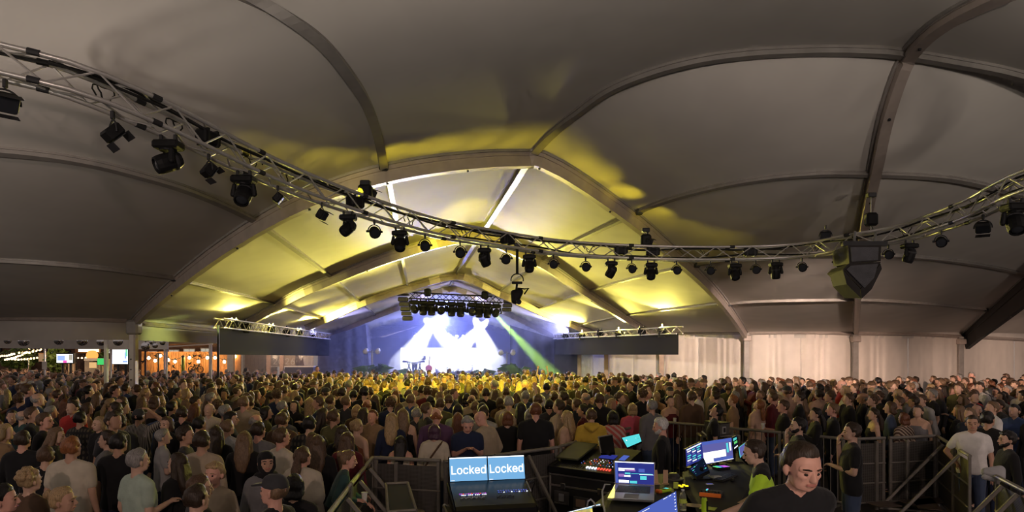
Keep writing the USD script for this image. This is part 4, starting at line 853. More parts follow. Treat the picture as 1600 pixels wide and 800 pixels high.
for j, (xa, ya, xb, yb, n) in enumerate(((-8, 557, 22, 553, 9), (8, 562, 42, 551, 11), (14, 561, 58, 559, 10), (30, 552, 62, 547, 7), (116, 557, 134, 559, 4), (144, 561, 162, 555, 4), (46, 545, 64, 546, 4))):
    q = []; Yj = 38 + 1.1 * j
    for f in np.linspace(0, 1, n):
        x = xa + (xb - xa) * f; y = ya + (yb - ya) * f + 6.0 * f * (1 - f) + r2.normal(0, 0.3); r = 0.05 + 0.02 * r2.random(); p = P(x, y, Yj)
        bulb(p, r, 'bulb_far', 'tiny warm bulb in the distant light strings at the far left', 'bulbs of the distant light strings'); q.append(p + [0, 0, r * 1.85])
    q = [q[0] + [-0.6, 0, 0.3]] + q + [q[-1] + [0.6, 0, 0.3]]
    obj('light_string', tube(np.array(q), 0.02, 4), 'black', None, f'thin cable of a distant light string, {["leftmost","second","third","fourth","one by the yellow light bar","one by the green sign","highest"][j]}', 'cable', 'distant light strings')
for i, x in enumerate((-5, 25, 60, 130, 165)): lamp_at(f'/World/patio_fill_light_{i}', P(x, 548, 36), 0.3, 16.0, (1.0, 0.66, 0.38))  # fill lights without lamp bodies, brighten the patio
# trees and dark houses closing the patio
def tree(x, y0, y1, Y, w, lab, seed):
    rr = np.random.default_rng(seed); base = P(x, y1, Y); t = thing('patio_tree', lab, 'tree', (base[0], Y, ground(0, Y)), group='trees round the patio'); H = P(x, y0, Y)[2] - ground(0, Y); W = w / F * Y / 2
    obj('trunk', bar((0, 0, 0), (0, 0, H * 0.75), 0.14, 8, 0.06), 'bark', t)
    q = rr.normal(0, 1, (420, 3)); q /= np.linalg.norm(q, axis=1)[:, None]; q *= (rr.random((420, 1)) ** 0.4); c = q * [W, W * 0.7, H * 0.22] + [0, 0, H * 0.76]
    v, f = [], []
    for k, p in enumerate(c):
        a = rr.normal(0, 1, 3); a /= np.linalg.norm(a); b = np.cross(a, rr.normal(0, 1, 3)); b /= np.linalg.norm(b); s = 0.12 + 0.1 * rr.random(); i0 = len(v); v += [p - a * s, p + b * s * 0.45, p + a * s, p - b * s * 0.45]; f += [[i0, i0 + 1, i0 + 2], [i0, i0 + 2, i0 + 3]]
    obj('foliage', trimesh.Trimesh(v, f, process=False), 'night_leaf', t, kind='stuff')
tree(88, 540, 572, 38, 34, 'lamp-lit leafy tree above the smaller screen', 1); tree(30, 541, 575, 42, 60, 'dark tree behind the light strings at the far left', 2); tree(150, 543, 575, 43, 30, 'dark tree behind the stall and its signs', 4)
for i, (x0, x1, y0, lab) in enumerate(((-140, 40, 538, 'unlit far house closing the patio at the left edge'), (40, 125, 541, 'unlit far house behind the smaller screen'), (118, 222, 540, 'dark red-brown far house behind the signs and the big screen'))):
    t = thing('far_house', lab, 'building', group='houses round the patio'); obj('wall', slab(rect(x0, y0, x1, 606, 47 + i), 0.5), 'brick_dark', t); obj('roof', slab(rect(x0 - 1, y0 - 3, x1 + 1, y0 + 1, 46.7 + i), 0.9), 'darksteel', t)
    for k in range(3): 
        xx = x0 + (x1 - x0) * (0.2 + 0.28 * k); obj('window', slab(rect(xx, y0 + 6, xx + 5, y0 + 12, 46.9 + i), 0.1), 'window_lit' if k == 1 else 'blackgloss', t)
for i, x in enumerate((430, 470)): lamp_at(f'/World/unseen_bar_lamp_{i}', P(x, 557, 35.8), 0.12, 10.0, (1.0, 0.66, 0.42))  # unseen sources, placed to light the numbered boards and posts
# ---------------------------------------------------------------- people: builders
SKIN = {'fair': (0.62, 0.40, 0.30), 'warm': (0.52, 0.31, 0.22), 'tan': (0.42, 0.24, 0.16), 'rosy': (0.66, 0.36, 0.28)}
for k, c in SKIN.items(): mk('skin_' + k, c, 0.55, var=0.05, scale=20, spec=0.3)
HAIR = {'black': (0.012, 0.010, 0.010), 'dark brown': (0.035, 0.022, 0.014), 'brown': (0.09, 0.052, 0.030), 'light brown': (0.17, 0.105, 0.06), 'blonde': (0.36, 0.25, 0.13), 'pale blonde': (0.48, 0.38, 0.24),
        'auburn': (0.14, 0.050, 0.022), 'ginger': (0.25, 0.095, 0.035), 'grey': (0.26, 0.25, 0.24), 'silver': (0.55, 0.54, 0.53), 'plum': (0.065, 0.026, 0.055)}
for k, c in HAIR.items():
    nm = 'hair_' + k.replace(' ', '_'); c = np.array(c)
    mats[nm] = usdkit.material(stage, '/World/Looks/' + nm, {'tc': ('texture_coordinate', {}), 'mp': ('mapping', {'scale': (60.0, 60.0, 9.0)}), 'no': ('noise_texture', {'scale': 2.0, 'detail': 3.0}),
        'ra': ('rgb_ramp', {'ramp': [(0.25, tuple(c * 0.55)), (0.75, tuple(np.minimum(c * 1.5, 1)))]}), 'b': ('bump', {'strength': 0.5, 'distance': 0.01}), 'p': ('principled_bsdf', {'roughness': 0.45, 'specular_ior_level': 0.4})},
        [('tc.object', 'mp.vector'), ('mp.vector', 'no.vector'), ('no.fac', 'ra.fac'), ('no.fac', 'b.height'), ('b.normal', 'p.normal'), ('ra.color', 'p.base_color')], surface='p.BSDF')
CLOTH = {'black': (0.016, 0.016, 0.018), 'charcoal': (0.045, 0.045, 0.05), 'navy': (0.022, 0.03, 0.07), 'grey': (0.17, 0.17, 0.18), 'pale grey': (0.38, 0.38, 0.38), 'white': (0.74, 0.73, 0.72), 'cream': (0.56, 0.50, 0.40),
         'beige': (0.42, 0.34, 0.25), 'tan': (0.30, 0.20, 0.12), 'brown': (0.11, 0.065, 0.04), 'olive': (0.12, 0.115, 0.05), 'maroon': (0.13, 0.022, 0.03), 'red': (0.48, 0.04, 0.035), 'rust': (0.30, 0.10, 0.05), 'pink': (0.60, 0.11, 0.18),
         'peach': (0.60, 0.40, 0.30), 'purple': (0.10, 0.05, 0.11), 'teal': (0.035, 0.075, 0.075), 'pale green': (0.42, 0.52, 0.44), 'blue': (0.07, 0.11, 0.24), 'denim': (0.06, 0.085, 0.15), 'yellow': (0.62, 0.42, 0.06), 'lime': (0.50, 0.80, 0.05)}
for k, c in CLOTH.items(): mk('cloth_' + k.replace(' ', '_'), c, 0.85, var=0.10, scale=9, bump=0.35, bscale=16, spec=0.15, sheen=0.1)
def pattern(nm, a, b, scale, direction):
    mats[nm] = usdkit.material(stage, '/World/Looks/' + nm, {'tc': ('texture_coordinate', {}), 'w': ('wave_texture', {'scale': scale, 'bands_direction': direction}), 'w2': ('wave_texture', {'scale': scale * 0.6, 'bands_direction': 'z'}),
        'm': ('math', {'math_type': 'multiply'}), 'ra': ('rgb_ramp', {'ramp': [(0.2, a), (0.5, b)]}), 'p': ('principled_bsdf', {'roughness': 0.85})},
        [('tc.object', 'w.vector'), ('tc.object', 'w2.vector'), ('w.fac', 'm.value1'), ('w2.fac' if 'tartan' in nm else 'w.fac', 'm.value2'), ('m.value', 'ra.fac'), ('ra.color', 'p.base_color')], surface='p.BSDF')
pattern('cloth_tartan', (0.02, 0.02, 0.022), (0.10, 0.085, 0.06), 6, 'x'); pattern('cloth_striped', (0.06, 0.06, 0.06), (0.45, 0.42, 0.38), 14, 'x')
pattern('cloth_patterned', (0.07, 0.04, 0.03), (0.45, 0.36, 0.28), 7, 'diagonal'); pattern('cloth_red_patterned', (0.50, 0.10, 0.09), (0.55, 0.40, 0.36), 5, 'diagonal')
mk('eye', (0.02, 0.015, 0.012), 0.15, spec=0.6); mk('lip', (0.42, 0.16, 0.13), 0.45); mk('shoe', (0.03, 0.028, 0.026), 0.5); mk('sole', (0.3, 0.3, 0.3), 0.7)

def sphere(r, n=10): return m3.Manifold.sphere(r, n)
def ball(p, r, n=10): return m3.Manifold.sphere(r, n).translate(tuple(map(float, p)))
def hull(balls, n=10): return m3.Manifold.batch_hull([ball(p, r, n) for p, r in balls])
def union(ms): return m3.Manifold.batch_boolean(ms, m3.OpType.Add)
def finish(ms, length=None, it=6):
    u = union(ms)
    if length: u = u.refine_to_length(length)
    a = u.to_mesh(); t = trimesh.Trimesh(np.array(a.vert_properties[:, :3]), np.array(a.tri_verts), process=True)
    if length and it: trimesh.smoothing.filter_taubin(t, iterations=it)
    return t
ARMS = {   # elbow and wrist of the right arm (x outwards, y forwards, z up)
 'down': ((0.245, -0.03, 1.12), (0.255, 0.05, 0.87)), 'relaxed': ((0.235, -0.05, 1.13), (0.215, 0.13, 0.94)),
 'hold': ((0.225, -0.01, 1.12), (0.14, 0.23, 1.18)), 'phone': ((0.205, 0.05, 1.13), (0.07, 0.27, 1.25)),
 'up': ((0.27, 0.06, 1.50), (0.22, 0.10, 1.76)), 'head': ((0.36, 0.10, 1.52), (0.17, 0.07, 1.68)),
 'fold': ((0.235, 0.02, 1.13), (-0.06, 0.20, 1.17)), 'chin': ((0.19, 0.10, 1.14), (0.05, 0.145, 1.44)), 'reach': ((0.24, 0.13, 1.19), (0.20, 0.42, 1.12)),
 'hip': ((0.34, -0.05, 1.16), (0.20, 0.06, 1.00)), 'mouse': ((0.27, 0.09, 1.14), (0.20, 0.36, 1.06))}
POSES = {'stand': ('down', 'down', 0), 'easy': ('relaxed', 'down', 0), 'drink': ('hold', 'relaxed', 0), 'phone': ('phone', 'phone', 0), 'wave': ('up', 'relaxed', 0), 'both_up': ('up', 'up', 0), 'brow': ('head', 'relaxed', 0),
         'folded': ('fold', 'fold', 0), 'chin': ('chin', 'fold', 0), 'lean': ('reach', 'reach', 28), 'bend': ('reach', 'hold', 42), 'stoop': ('relaxed', 'hold', 14), 'rest': ('hold', 'reach', 20), 'hip': ('hip', 'down', 0), 'desk': ('mouse', 'reach', 12), 'bow': ('down', 'relaxed', 30)}
def rotx(v, deg, c):
    a = math.radians(-deg); v = np.asarray(v, float) - c
    return np.array([v[0], v[1] * math.cos(a) - v[2] * math.sin(a), v[1] * math.sin(a) + v[2] * math.cos(a)]) + c
cache = {}
def figure(pose, hair, top, hyaw=0, hpitch=0, fem=False, detail=0, stout=1.0, sit=False):
    """meshes of one standing person 1.72 m tall, facing +y: body, top, trousers, shoes, hair and, near the viewpoint, the face"""
    key = (pose, hair, top, hyaw, hpitch, fem, detail, stout, sit)
    if key in cache: return cache[key]
    n = 12 if detail else 8; ar, al, lean = POSES[pose]; hipc = np.array([0, 0, 0.95])
    L = lambda p: rotx(p, lean, hipc) if lean else np.asarray(p, float)
    w = (0.92 if fem else 1.0); hipw = 1.08 if fem else 1.0; S_ = stout
    hips = [((s * 0.085 * hipw * S_, 0, 0.93), 0.105 * hipw) for s in (-1, 1)]
    waist = [(L((s * 0.07 * w * S_, 0.008 * (S_ - 1) * 20, 1.09)), 0.092 * w * (1 + (S_ - 1) * 0.7)) for s in (-1, 1)]
    chest = [(L((s * 0.095 * w * S_, 0.01, 1.27)), 0.105 * w) for s in (-1, 1)]
    if fem: chest += [(L((s * 0.07, 0.07, 1.25)), 0.062) for s in (-1, 1)]
    shou = [(L((s * 0.15 * w * S_ ** 0.5, -0.005, 1.395)), 0.062) for s in (-1, 1)]
    trap = [(L((s * 0.05, -0.01, 1.45)), 0.05) for s in (-1, 1)]
    def arm(side, kind, r):
        e, k = ARMS[kind]; m = np.array([side, 1, 1]); s = np.array([side * 0.178 * w * S_ ** 0.5, -0.005, 1.39]); e = e * m * [w, 1, 1]; k = k * m
        return [(L(s), 0.052 + r), (L(e), 0.038 + r), (L(k), 0.027 + r)]
    A = [arm(1, ar, 0), arm(-1, al, 0)]
    def leg(side, r):
        if sit: return [(( side * 0.09, 0, 0.93), 0.09 + r), ((side * 0.11, 0.42, 0.92), 0.06 + r), ((side * 0.11, 0.40, 0.50), 0.04 + r)]
        return [((side * 0.088 * hipw, 0, 0.90), 0.092 * hipw + r), ((side * 0.09, 0.015, 0.50), 0.056 + r), ((side * 0.10, -0.012, 0.10), 0.038 + r)]
    LG = [leg(1, 0), leg(-1, 0)]
    parts = [hull(hips + waist, n), hull(waist + chest, n), hull(chest + shou, n), hull(shou + trap, n)]
    for a in A: parts += [hull(a[:2], n), hull(a[1:], n)]
    for l in LG: parts += [hull(l[:2], n), hull(l[1:], n)]
    for s, l in zip((1, -1), LG):
        f = np.array(l[2][0]); parts.append(hull([(f - [0, 0.02, 0.05], 0.036), (f + [s * 0.015, 0.13, -0.065], 0.028)], n))
    # hands: palm, four unequal bent fingers, a thumb leaving the palm's side
    for s, a in zip((1, -1), A):
        e, k = np.array(a[1][0]), np.array(a[2][0]); d = (k - e) / np.linalg.norm(k - e)
        up = np.array([0, 0, 1.0]) if abs(d[2]) < 0.8 else np.array([0, 1.0, 0]); b = np.cross(d, up); b /= np.linalg.norm(b); nrm = np.cross(b, d)
        pc = k + d * 0.055; q = 8 if detail else 6
        parts.append(hull([(k + d * 0.01, 0.024), (pc + b * 0.026 + d * 0.03, 0.014), (pc - b * 0.026 + d * 0.03, 0.014)], q))
        for j in range(4):
            o = pc + b * (0.030 - 0.020 * j) + d * 0.035; ln = (0.034, 0.040, 0.038, 0.030)[j]; c1 = o + d * ln - nrm * 0.012; c2 = c1 + d * ln * 0.45 - nrm * 0.026
            parts += [hull([(o, 0.0095), (c1, 0.0088)], q), hull([(c1, 0.0088), (c2, 0.0078)], q)] if detail else [hull([(o, 0.010), (c2, 0.009)], q)]
        th = k + d * 0.03 + b * 0.022 * (1 if True else s)
        t1 = th + b * 0.030 + d * 0.028 - nrm * 0.012; parts.append(hull([(th, 0.012), (t1, 0.010)], q)); parts.append(hull([(t1, 0.010), (t1 + d * 0.026 - nrm * 0.008 - b * 0.004, 0.0085)], q))
    # neck and head, turned about the neck
    nb = L((0, -0.01, 1.44)); hb = L((0, 0.0, 1.50)); back = lean * 0.55
    def H(p):
        p = np.asarray(p, float) - [0, 0, 1.50]
        a = math.radians(hyaw); p = np.array([p[0], p[1], p[2]]); b_ = math.radians(-(hpitch + lean - back))
        p = np.array([p[0], p[1] * math.cos(b_) - p[2] * math.sin(b_), p[1] * math.sin(b_) + p[2] * math.cos(b_)])
        return np.array([p[0] * math.cos(a) - p[1] * math.sin(a), p[0] * math.sin(a) + p[1] * math.cos(a), p[2]]) + hb
    hn = 18 if detail else 10
    parts += [hull([(nb, 0.058 * w), (H((0, -0.012, 1.54)), 0.05 * w)], n)]
    skull = [(H((0, -0.028, 1.635)), 0.080), (H((0, 0.018, 1.645)), 0.074), (H((0, 0.03, 1.60)), 0.066)]
    parts += [hull(skull, hn), hull([(H((0, 0.03, 1.60)), 0.066), (H((s_ := 0.03, 0.045, 1.545)), 0.034), (H((-0.03, 0.045, 1.545)), 0.034), (H((0, 0.068, 1.533)), 0.024), (H((0, -0.02, 1.56)), 0.05)], hn)]
    parts += [hull([(H((0, 0.094, 1.622)), 0.009), (H((0, 0.116, 1.585)), 0.011), (H((0.011, 0.098, 1.580)), 0.009), (H((-0.011, 0.098, 1.580)), 0.009)], 8)]
    for s in (-1, 1): parts.append(hull([(H((s * 0.079, -0.012, 1.612)), 0.014), (H((s * 0.083, -0.018, 1.598)), 0.016), (H((s * 0.077, -0.006, 1.572)), 0.010)], 8))
    if detail: parts += [hull([(H((s * 0.028, 0.090, 1.632)), 0.011), (H((s * 0.055, 0.068, 1.630)), 0.011)], 8) for s in (-1, 1)] + [hull([(H((-0.02, 0.092, 1.553)), 0.010), (H((0.02, 0.092, 1.553)), 0.010)], 8)] \
        + [hull([(H((s * 0.05, 0.062, 1.598)), 0.020), (H((s * 0.04, 0.075, 1.59)), 0.016)], 8) for s in (-1, 1)]
    out = {}
    out['body'] = finish(parts, 0.022 if detail == 2 else 0.045 if detail else None, 5)
    # clothing follows the same bones, a little larger
    g = 0.011
    infl = lambda bs, r=g: [(p, q + r) for p, q in bs]
    if top:
        hem = [((s * 0.098 * hipw * S_, 0.0, 0.90), 0.118 * hipw) for s in (-1, 1)]
        c = [hull(hem + infl(waist, 0.020), n), hull(infl(waist, 0.020) + infl(chest, 0.014), n)]
        if top != 'tank':
            c += [hull(infl(chest, 0.014) + infl(shou, 0.014), n), hull(infl(shou) + infl(trap, 0.004), n)]
            for a in A:
                p0, p1, p2 = [np.array(x[0]) for x in a]
                if top in ('tee', 'polo'): c.append(hull([(p0, 0.072), (p0 + (p1 - p0) * 0.62, 0.062)], n))
                else: c += [hull([(p0, 0.070), (p1, 0.056)], n), hull([(p1, 0.056), (p1 + (p2 - p1) * 0.94, 0.042)], n)]
            if top in ('shirt', 'jacket', 'polo'): c += [hull([(nb + L((0.05 * math.cos(q), 0.05 * math.sin(q), 0.95)) - hipc + [0, 0, 0.0], 0.016) for q in (q0, q0 + 1.05)], 8) for q0 in np.arange(0, 6.2, 1.05)]
            if top == 'hoodie': c += [hull([(L((-0.08, -0.07, 1.46)), 0.055), (L((0.08, -0.07, 1.46)), 0.055), (L((0, -0.13, 1.40)), 0.05)], n)]
            if top == 'shawl': c += [hull([(L((s * 0.17, 0, 1.39)), 0.085), (L((s * 0.06, -0.05, 1.47)), 0.05), (L((s * 0.22, -0.04, 1.18)), 0.10), (L((0, -0.10, 1.15)), 0.08)], n) for s in (-1, 1)]
        else:
            c += [hull(infl(chest, 0.012) + [(L((s * 0.10, 0.0, 1.36)), 0.05) for s in (-1, 1)], n)] + [hull([(L((s * 0.09, 0.03, 1.36)), 0.045), (L((s * 0.085, -0.02, 1.43)), 0.030)], 8) for s in (-1, 1)]
        m = union(c)
        cut = m3.Manifold.cube((3, 3, 3), True).translate((0, 0, 0.845 + 1.5)); m = m ^ cut
        out['top'] = finish([m], 0.03 if detail == 2 else 0.05 if detail else None, 3)
    t = [hull([((s * 0.092 * hipw * S_, 0, 0.95), 0.108 * hipw) for s in (-1, 1)] + [((s * 0.09 * hipw, 0, 0.88), 0.10 * hipw) for s in (-1, 1)], n)]
    for l in (leg(1, 0.016), leg(-1, 0.016)): t += [hull(l[:2], n), hull(l[1:], n)]
    out['trousers'] = finish(t)
    out['shoes'] = []
    for s, l in zip((1, -1), LG):
        f = np.array(l[2][0]); out['shoes'].append(finish([hull([(f + [0, -0.03, -0.055], 0.045), (f + [s * 0.012, 0.10, -0.068], 0.032), (f + [s * 0.016, 0.15, -0.072], 0.026)], 8)]))
    # hair
    h = []
    cap = [hull([(H((0, -0.030, 1.648)), 0.088), (H((0, 0.012, 1.684)), 0.062), (H((0.045, -0.02, 1.655)), 0.050), (H((-0.045, -0.02, 1.655)), 0.050)], hn)]
    nape = [hull([(H((s * 0.045, -0.045, 1.60)), 0.047) for s in (-1, 1)] + [(H((s * 0.04, -0.055, 1.63)), 0.05) for s in (-1, 1)], n)]
    if hair in ('short', 'quiff'): h = cap + nape + ([hull([(H((s * 0.04, 0.055, 1.695)), 0.026) for s in (-1, 1)] + [(H((0, 0.0, 1.715)), 0.035)], n)] if hair == 'quiff' else [])
    elif hair == 'receding': h = [hull([(H((s * 0.05, -0.05, 1.60)), 0.042) for s in (-1, 1)] + [(H((0, -0.07, 1.645)), 0.046)], n)] + [hull([(H((s * 0.066, -0.035, 1.60)), 0.024), (H((s * 0.068, 0.0, 1.625)), 0.018)], 8) for s in (-1, 1)]
    elif hair == 'bob': h = cap + nape + [hull([(H((s * 0.055, -0.015, 1.645)), 0.045), (H((s * 0.07, -0.02, 1.56)), 0.034), (H((s * 0.05, -0.06, 1.53)), 0.042), (H((0, -0.08, 1.54)), 0.040)], n) for s in (-1, 1)]
    elif hair in ('long', 'wavy'):
        h = cap + nape + [hull([(H((s * 0.058, -0.01, 1.64)), 0.042), (H((s * 0.074, -0.02, 1.54)), 0.032), (L((s * 0.085, -0.03, 1.42)), 0.040)], n) for s in (-1, 1)] \
            + [hull([(H((0.045, -0.06, 1.60)), 0.052), (H((-0.045, -0.06, 1.60)), 0.052), (L((0.06, -0.115, 1.38)), 0.045), (L((-0.06, -0.115, 1.38)), 0.045)], n), hull([(L((0.055, -0.115, 1.38)), 0.045), (L((-0.055, -0.115, 1.38)), 0.045), (L((0.02, -0.13, 1.24)), 0.035), (L((-0.03, -0.13, 1.26)), 0.035)], n)]
        if hair == 'wavy': h += [ball(L((x, -0.13, z)), 0.045, n) for x, z in ((-0.07, 1.42), (0.07, 1.40), (0.0, 1.45), (-0.05, 1.31), (0.055, 1.30), (0.0, 1.24))]
    elif hair == 'bun': h = cap + nape + [ball(H((0.0, -0.115, 1.675)), 0.044, 12), hull([(H((0, -0.08, 1.66)), 0.04), (H((0, -0.11, 1.675)), 0.03)], 8)]
    elif hair == 'ponytail': h = cap + nape + [hull([(H((0, -0.10, 1.60)), 0.036), (L((0.01, -0.145, 1.48)), 0.055)], n), hull([(L((0.01, -0.145, 1.48)), 0.055), (L((0.0, -0.15, 1.33)), 0.038)], n)]
    elif hair == 'curly':
        r2 = random.Random(5); h = cap + nape + [ball(H((0.085 * math.cos(a) * math.sin(b), -0.03 + 0.085 * math.sin(a) * math.sin(b), 1.645 + 0.085 * math.cos(b))), 0.030 + 0.010 * r2.random(), 8) for b in (0.3, 0.9, 1.4) for a in np.arange(0.7, 6.2, 0.75) if not (b > 1 and 0.6 < a < 2.5)]
    elif hair == 'cap':
        h = [hull([(H((0, -0.028, 1.652)), 0.092), (H((0, 0.022, 1.668)), 0.074)], hn) ^ m3.Manifold.cube((1, 1, 1), True).rotate((0, 0, 0)).translate(tuple(H((0, 0, 1.64)) + [0, 0, 0.5])), hull([(H((s * 0.055, 0.07, 1.668)), 0.010) for s in (-1, 1)] + [(H((s * 0.045, 0.165, 1.652)), 0.008) for s in (-1, 1)], 8)]
        out['fringe'] = finish(nape, None)
    elif hair == 'scarf':
        h = [hull([(H((0, -0.034, 1.645)), 0.095), (H((0, 0.01, 1.665)), 0.078), (H((0, -0.04, 1.57)), 0.080)], hn)] + [hull([(H((s * 0.07, 0.02, 1.66)), 0.026), (H((s * 0.072, 0.035, 1.56)), 0.026), (H((s * 0.03, 0.055, 1.50)), 0.034)], n) for s in (-1, 1)] + [hull([(L((s * 0.08, -0.02, 1.45)), 0.06) for s in (-1, 1)] + [(H((0, 0.03, 1.49)), 0.06)], n), hull([(L((-0.10, -0.02, 1.42)), 0.04), (L((-0.14, 0.08, 1.15)), 0.03)], n)]
    if h: 
        hm = finish(h, 0.026 if detail else None, 2)
        if detail and hair not in ('cap', 'scarf'):          # locks, not a helmet
            v = np.array(hm.vertices); k = meshkit.fbm(v * [55, 55, 22] + 3.7, 3) - 0.5; nrm_ = v - np.array(H((0, -0.02, 1.60))); nrm_ /= np.linalg.norm(nrm_, axis=1)[:, None]
            hm.vertices = v + nrm_ * (k * 0.022)[:, None]
        out['hair'] = hm
    if detail:
        out['eyes'] = [finish([hull([(H((s * 0.030, 0.085, 1.610)), 0.0080), (H((s * 0.036, 0.083, 1.610)), 0.0072)], 8)]) for s in (-1, 1)]
        out['brows'] = [finish([hull([(H((s * 0.018, 0.100, 1.637)), 0.0040), (H((s * 0.034, 0.097, 1.641)), 0.0042), (H((s * 0.052, 0.082, 1.636)), 0.0034)], 6)]) for s in (-1, 1)]
        out['mouth'] = finish([hull([(H((-0.021, 0.094, 1.556)), 0.0065), (H((0.0, 0.100, 1.556)), 0.0075), (H((0.021, 0.094, 1.556)), 0.0065)], 8)])
        out['H'] = H
    cache[key] = out
    return out

OCC = []                                     # (x, y, radius) of everybody standing on the floor
def person(at, h, yaw, label, hair=('short', 'brown'), top=('tee', 'black'), legs='denim', skin='fair', pose='stand', hyaw=0, hpitch=0, fem=False, detail=1, stout=1.0, group=None, sit=False, extra=None, beard=None, tilt=0):
    """yaw 0 faces the stage, positive turns to the left"""
    if len(label.split()) > 16: print('LONG', label)
    f = figure(pose, hair[0], top[0], hyaw, hpitch, fem, detail, stout, sit)
    t = thing('person', label, 'person', at, rz=math.radians(yaw), group=group, scale=h / 1.735)
    sm = 50
    obj('body', f['body'], 'skin_' + skin, t, smooth=sm)
    if 'top' in f: obj({'tee': 't_shirt', 'polo': 'polo_shirt', 'tank': 'tank_top', 'shawl': 'sweater'}.get(top[0], top[0]), f['top'], 'cloth_' + top[1].replace(' ', '_'), t, smooth=sm)
    obj('trousers', f['trousers'], 'cloth_' + legs, t, smooth=sm)
    for s in f['shoes']: obj('shoe', s, 'shoe', t, smooth=sm)
    if 'hair' in f: obj({'cap': 'cap', 'scarf': 'headscarf'}.get(hair[0], 'hair'), f['hair'], ('cloth_charcoal' if hair[0] == 'cap' else 'cloth_black') if hair[0] in ('cap', 'scarf') else 'hair_' + hair[1].replace(' ', '_'), t, smooth=sm)
    if 'fringe' in f: obj('hair', f['fringe'], 'hair_' + hair[1].replace(' ', '_'), t, smooth=sm)
    if detail:
        for e in f['eyes']: obj('eye', e, 'eye', t)
        for e in f['brows']: obj('eyebrow', e, 'hair_' + (hair[1] if hair[0] not in ('scarf',) else 'black').replace(' ', '_'), t)
        obj('mouth', f['mouth'], 'lip', t)
        if beard:
            H = f['H']; obj('beard', finish([hull([(H((s * 0.054, 0.016, 1.562)), 0.027) for s in (-1, 1)] + [(H((s * 0.03, 0.047, 1.545)), 0.0375) for s in (-1, 1)] + [(H((0, 0.069, 1.533)), 0.0275)], 12)]), 'hair_' + beard.replace(' ', '_'), t, smooth=sm)
    if extra: extra(t, f)
    OCC.append((at[0], at[1], 0.33))
    return t
# ---------------------------------------------------------------- the sound desk area: fence, riser, cases, desks, screens
def Q(px, py, z): 
    Y = (z - EYE) * F / (HOR - py); return P(px, py, Y)
mats['mesh_panel'] = usdkit.material(stage, '/World/Looks/mesh_panel', {'tc': ('texture_coordinate', {}), 'v': ('voronoi_texture', {'scale': 55.0, 'randomness': 0.0}), 'r': ('rgb_ramp', {'ramp': [(0.30, (0.012, 0.012, 0.012)), (0.45, (0.13, 0.12, 0.11))]}), 'p': ('principled_bsdf', {'roughness': 0.6, 'metallic': 0.3})},
    [('tc.object', 'v.vector'), ('v.distance', 'r.fac'), ('r.color', 'p.base_color')], surface='p.BSDF')
mk('galv', (0.26, 0.24, 0.215), 0.5, metal=0.4, var=0.12, scale=10)
mk('plate', (0.13, 0.095, 0.08), 0.7, var=0.2)
mk('case', (0.035, 0.033, 0.032), 0.55, var=0.2, bump=0.1, bscale=50); mk('ply_edge', (0.36, 0.33, 0.30), 0.35, metal=0.6, var=0.1); mk('desk', (0.02, 0.02, 0.027), 0.7, var=0.15, spec=0.25); mk('laptop_alu', (0.55, 0.53, 0.52), 0.35, metal=0.7, var=0.03)
mk('key', (0.02, 0.02, 0.022), 0.5); mk('card', (0.52, 0.34, 0.24), 0.7, var=0.06); mk('paper_lime', (0.50, 0.62, 0.10), 0.7); mk('paper_tan', (0.40, 0.30, 0.22), 0.7); mk('orange', (0.85, 0.20, 0.03), 0.45); mk('lime_metal', (0.45, 0.72, 0.03), 0.35); mk('device_white', (0.62, 0.64, 0.66), 0.4); mk('box_grey', (0.10, 0.095, 0.09), 0.6); mk('phone_case', (0.50, 0.38, 0.32), 0.5)
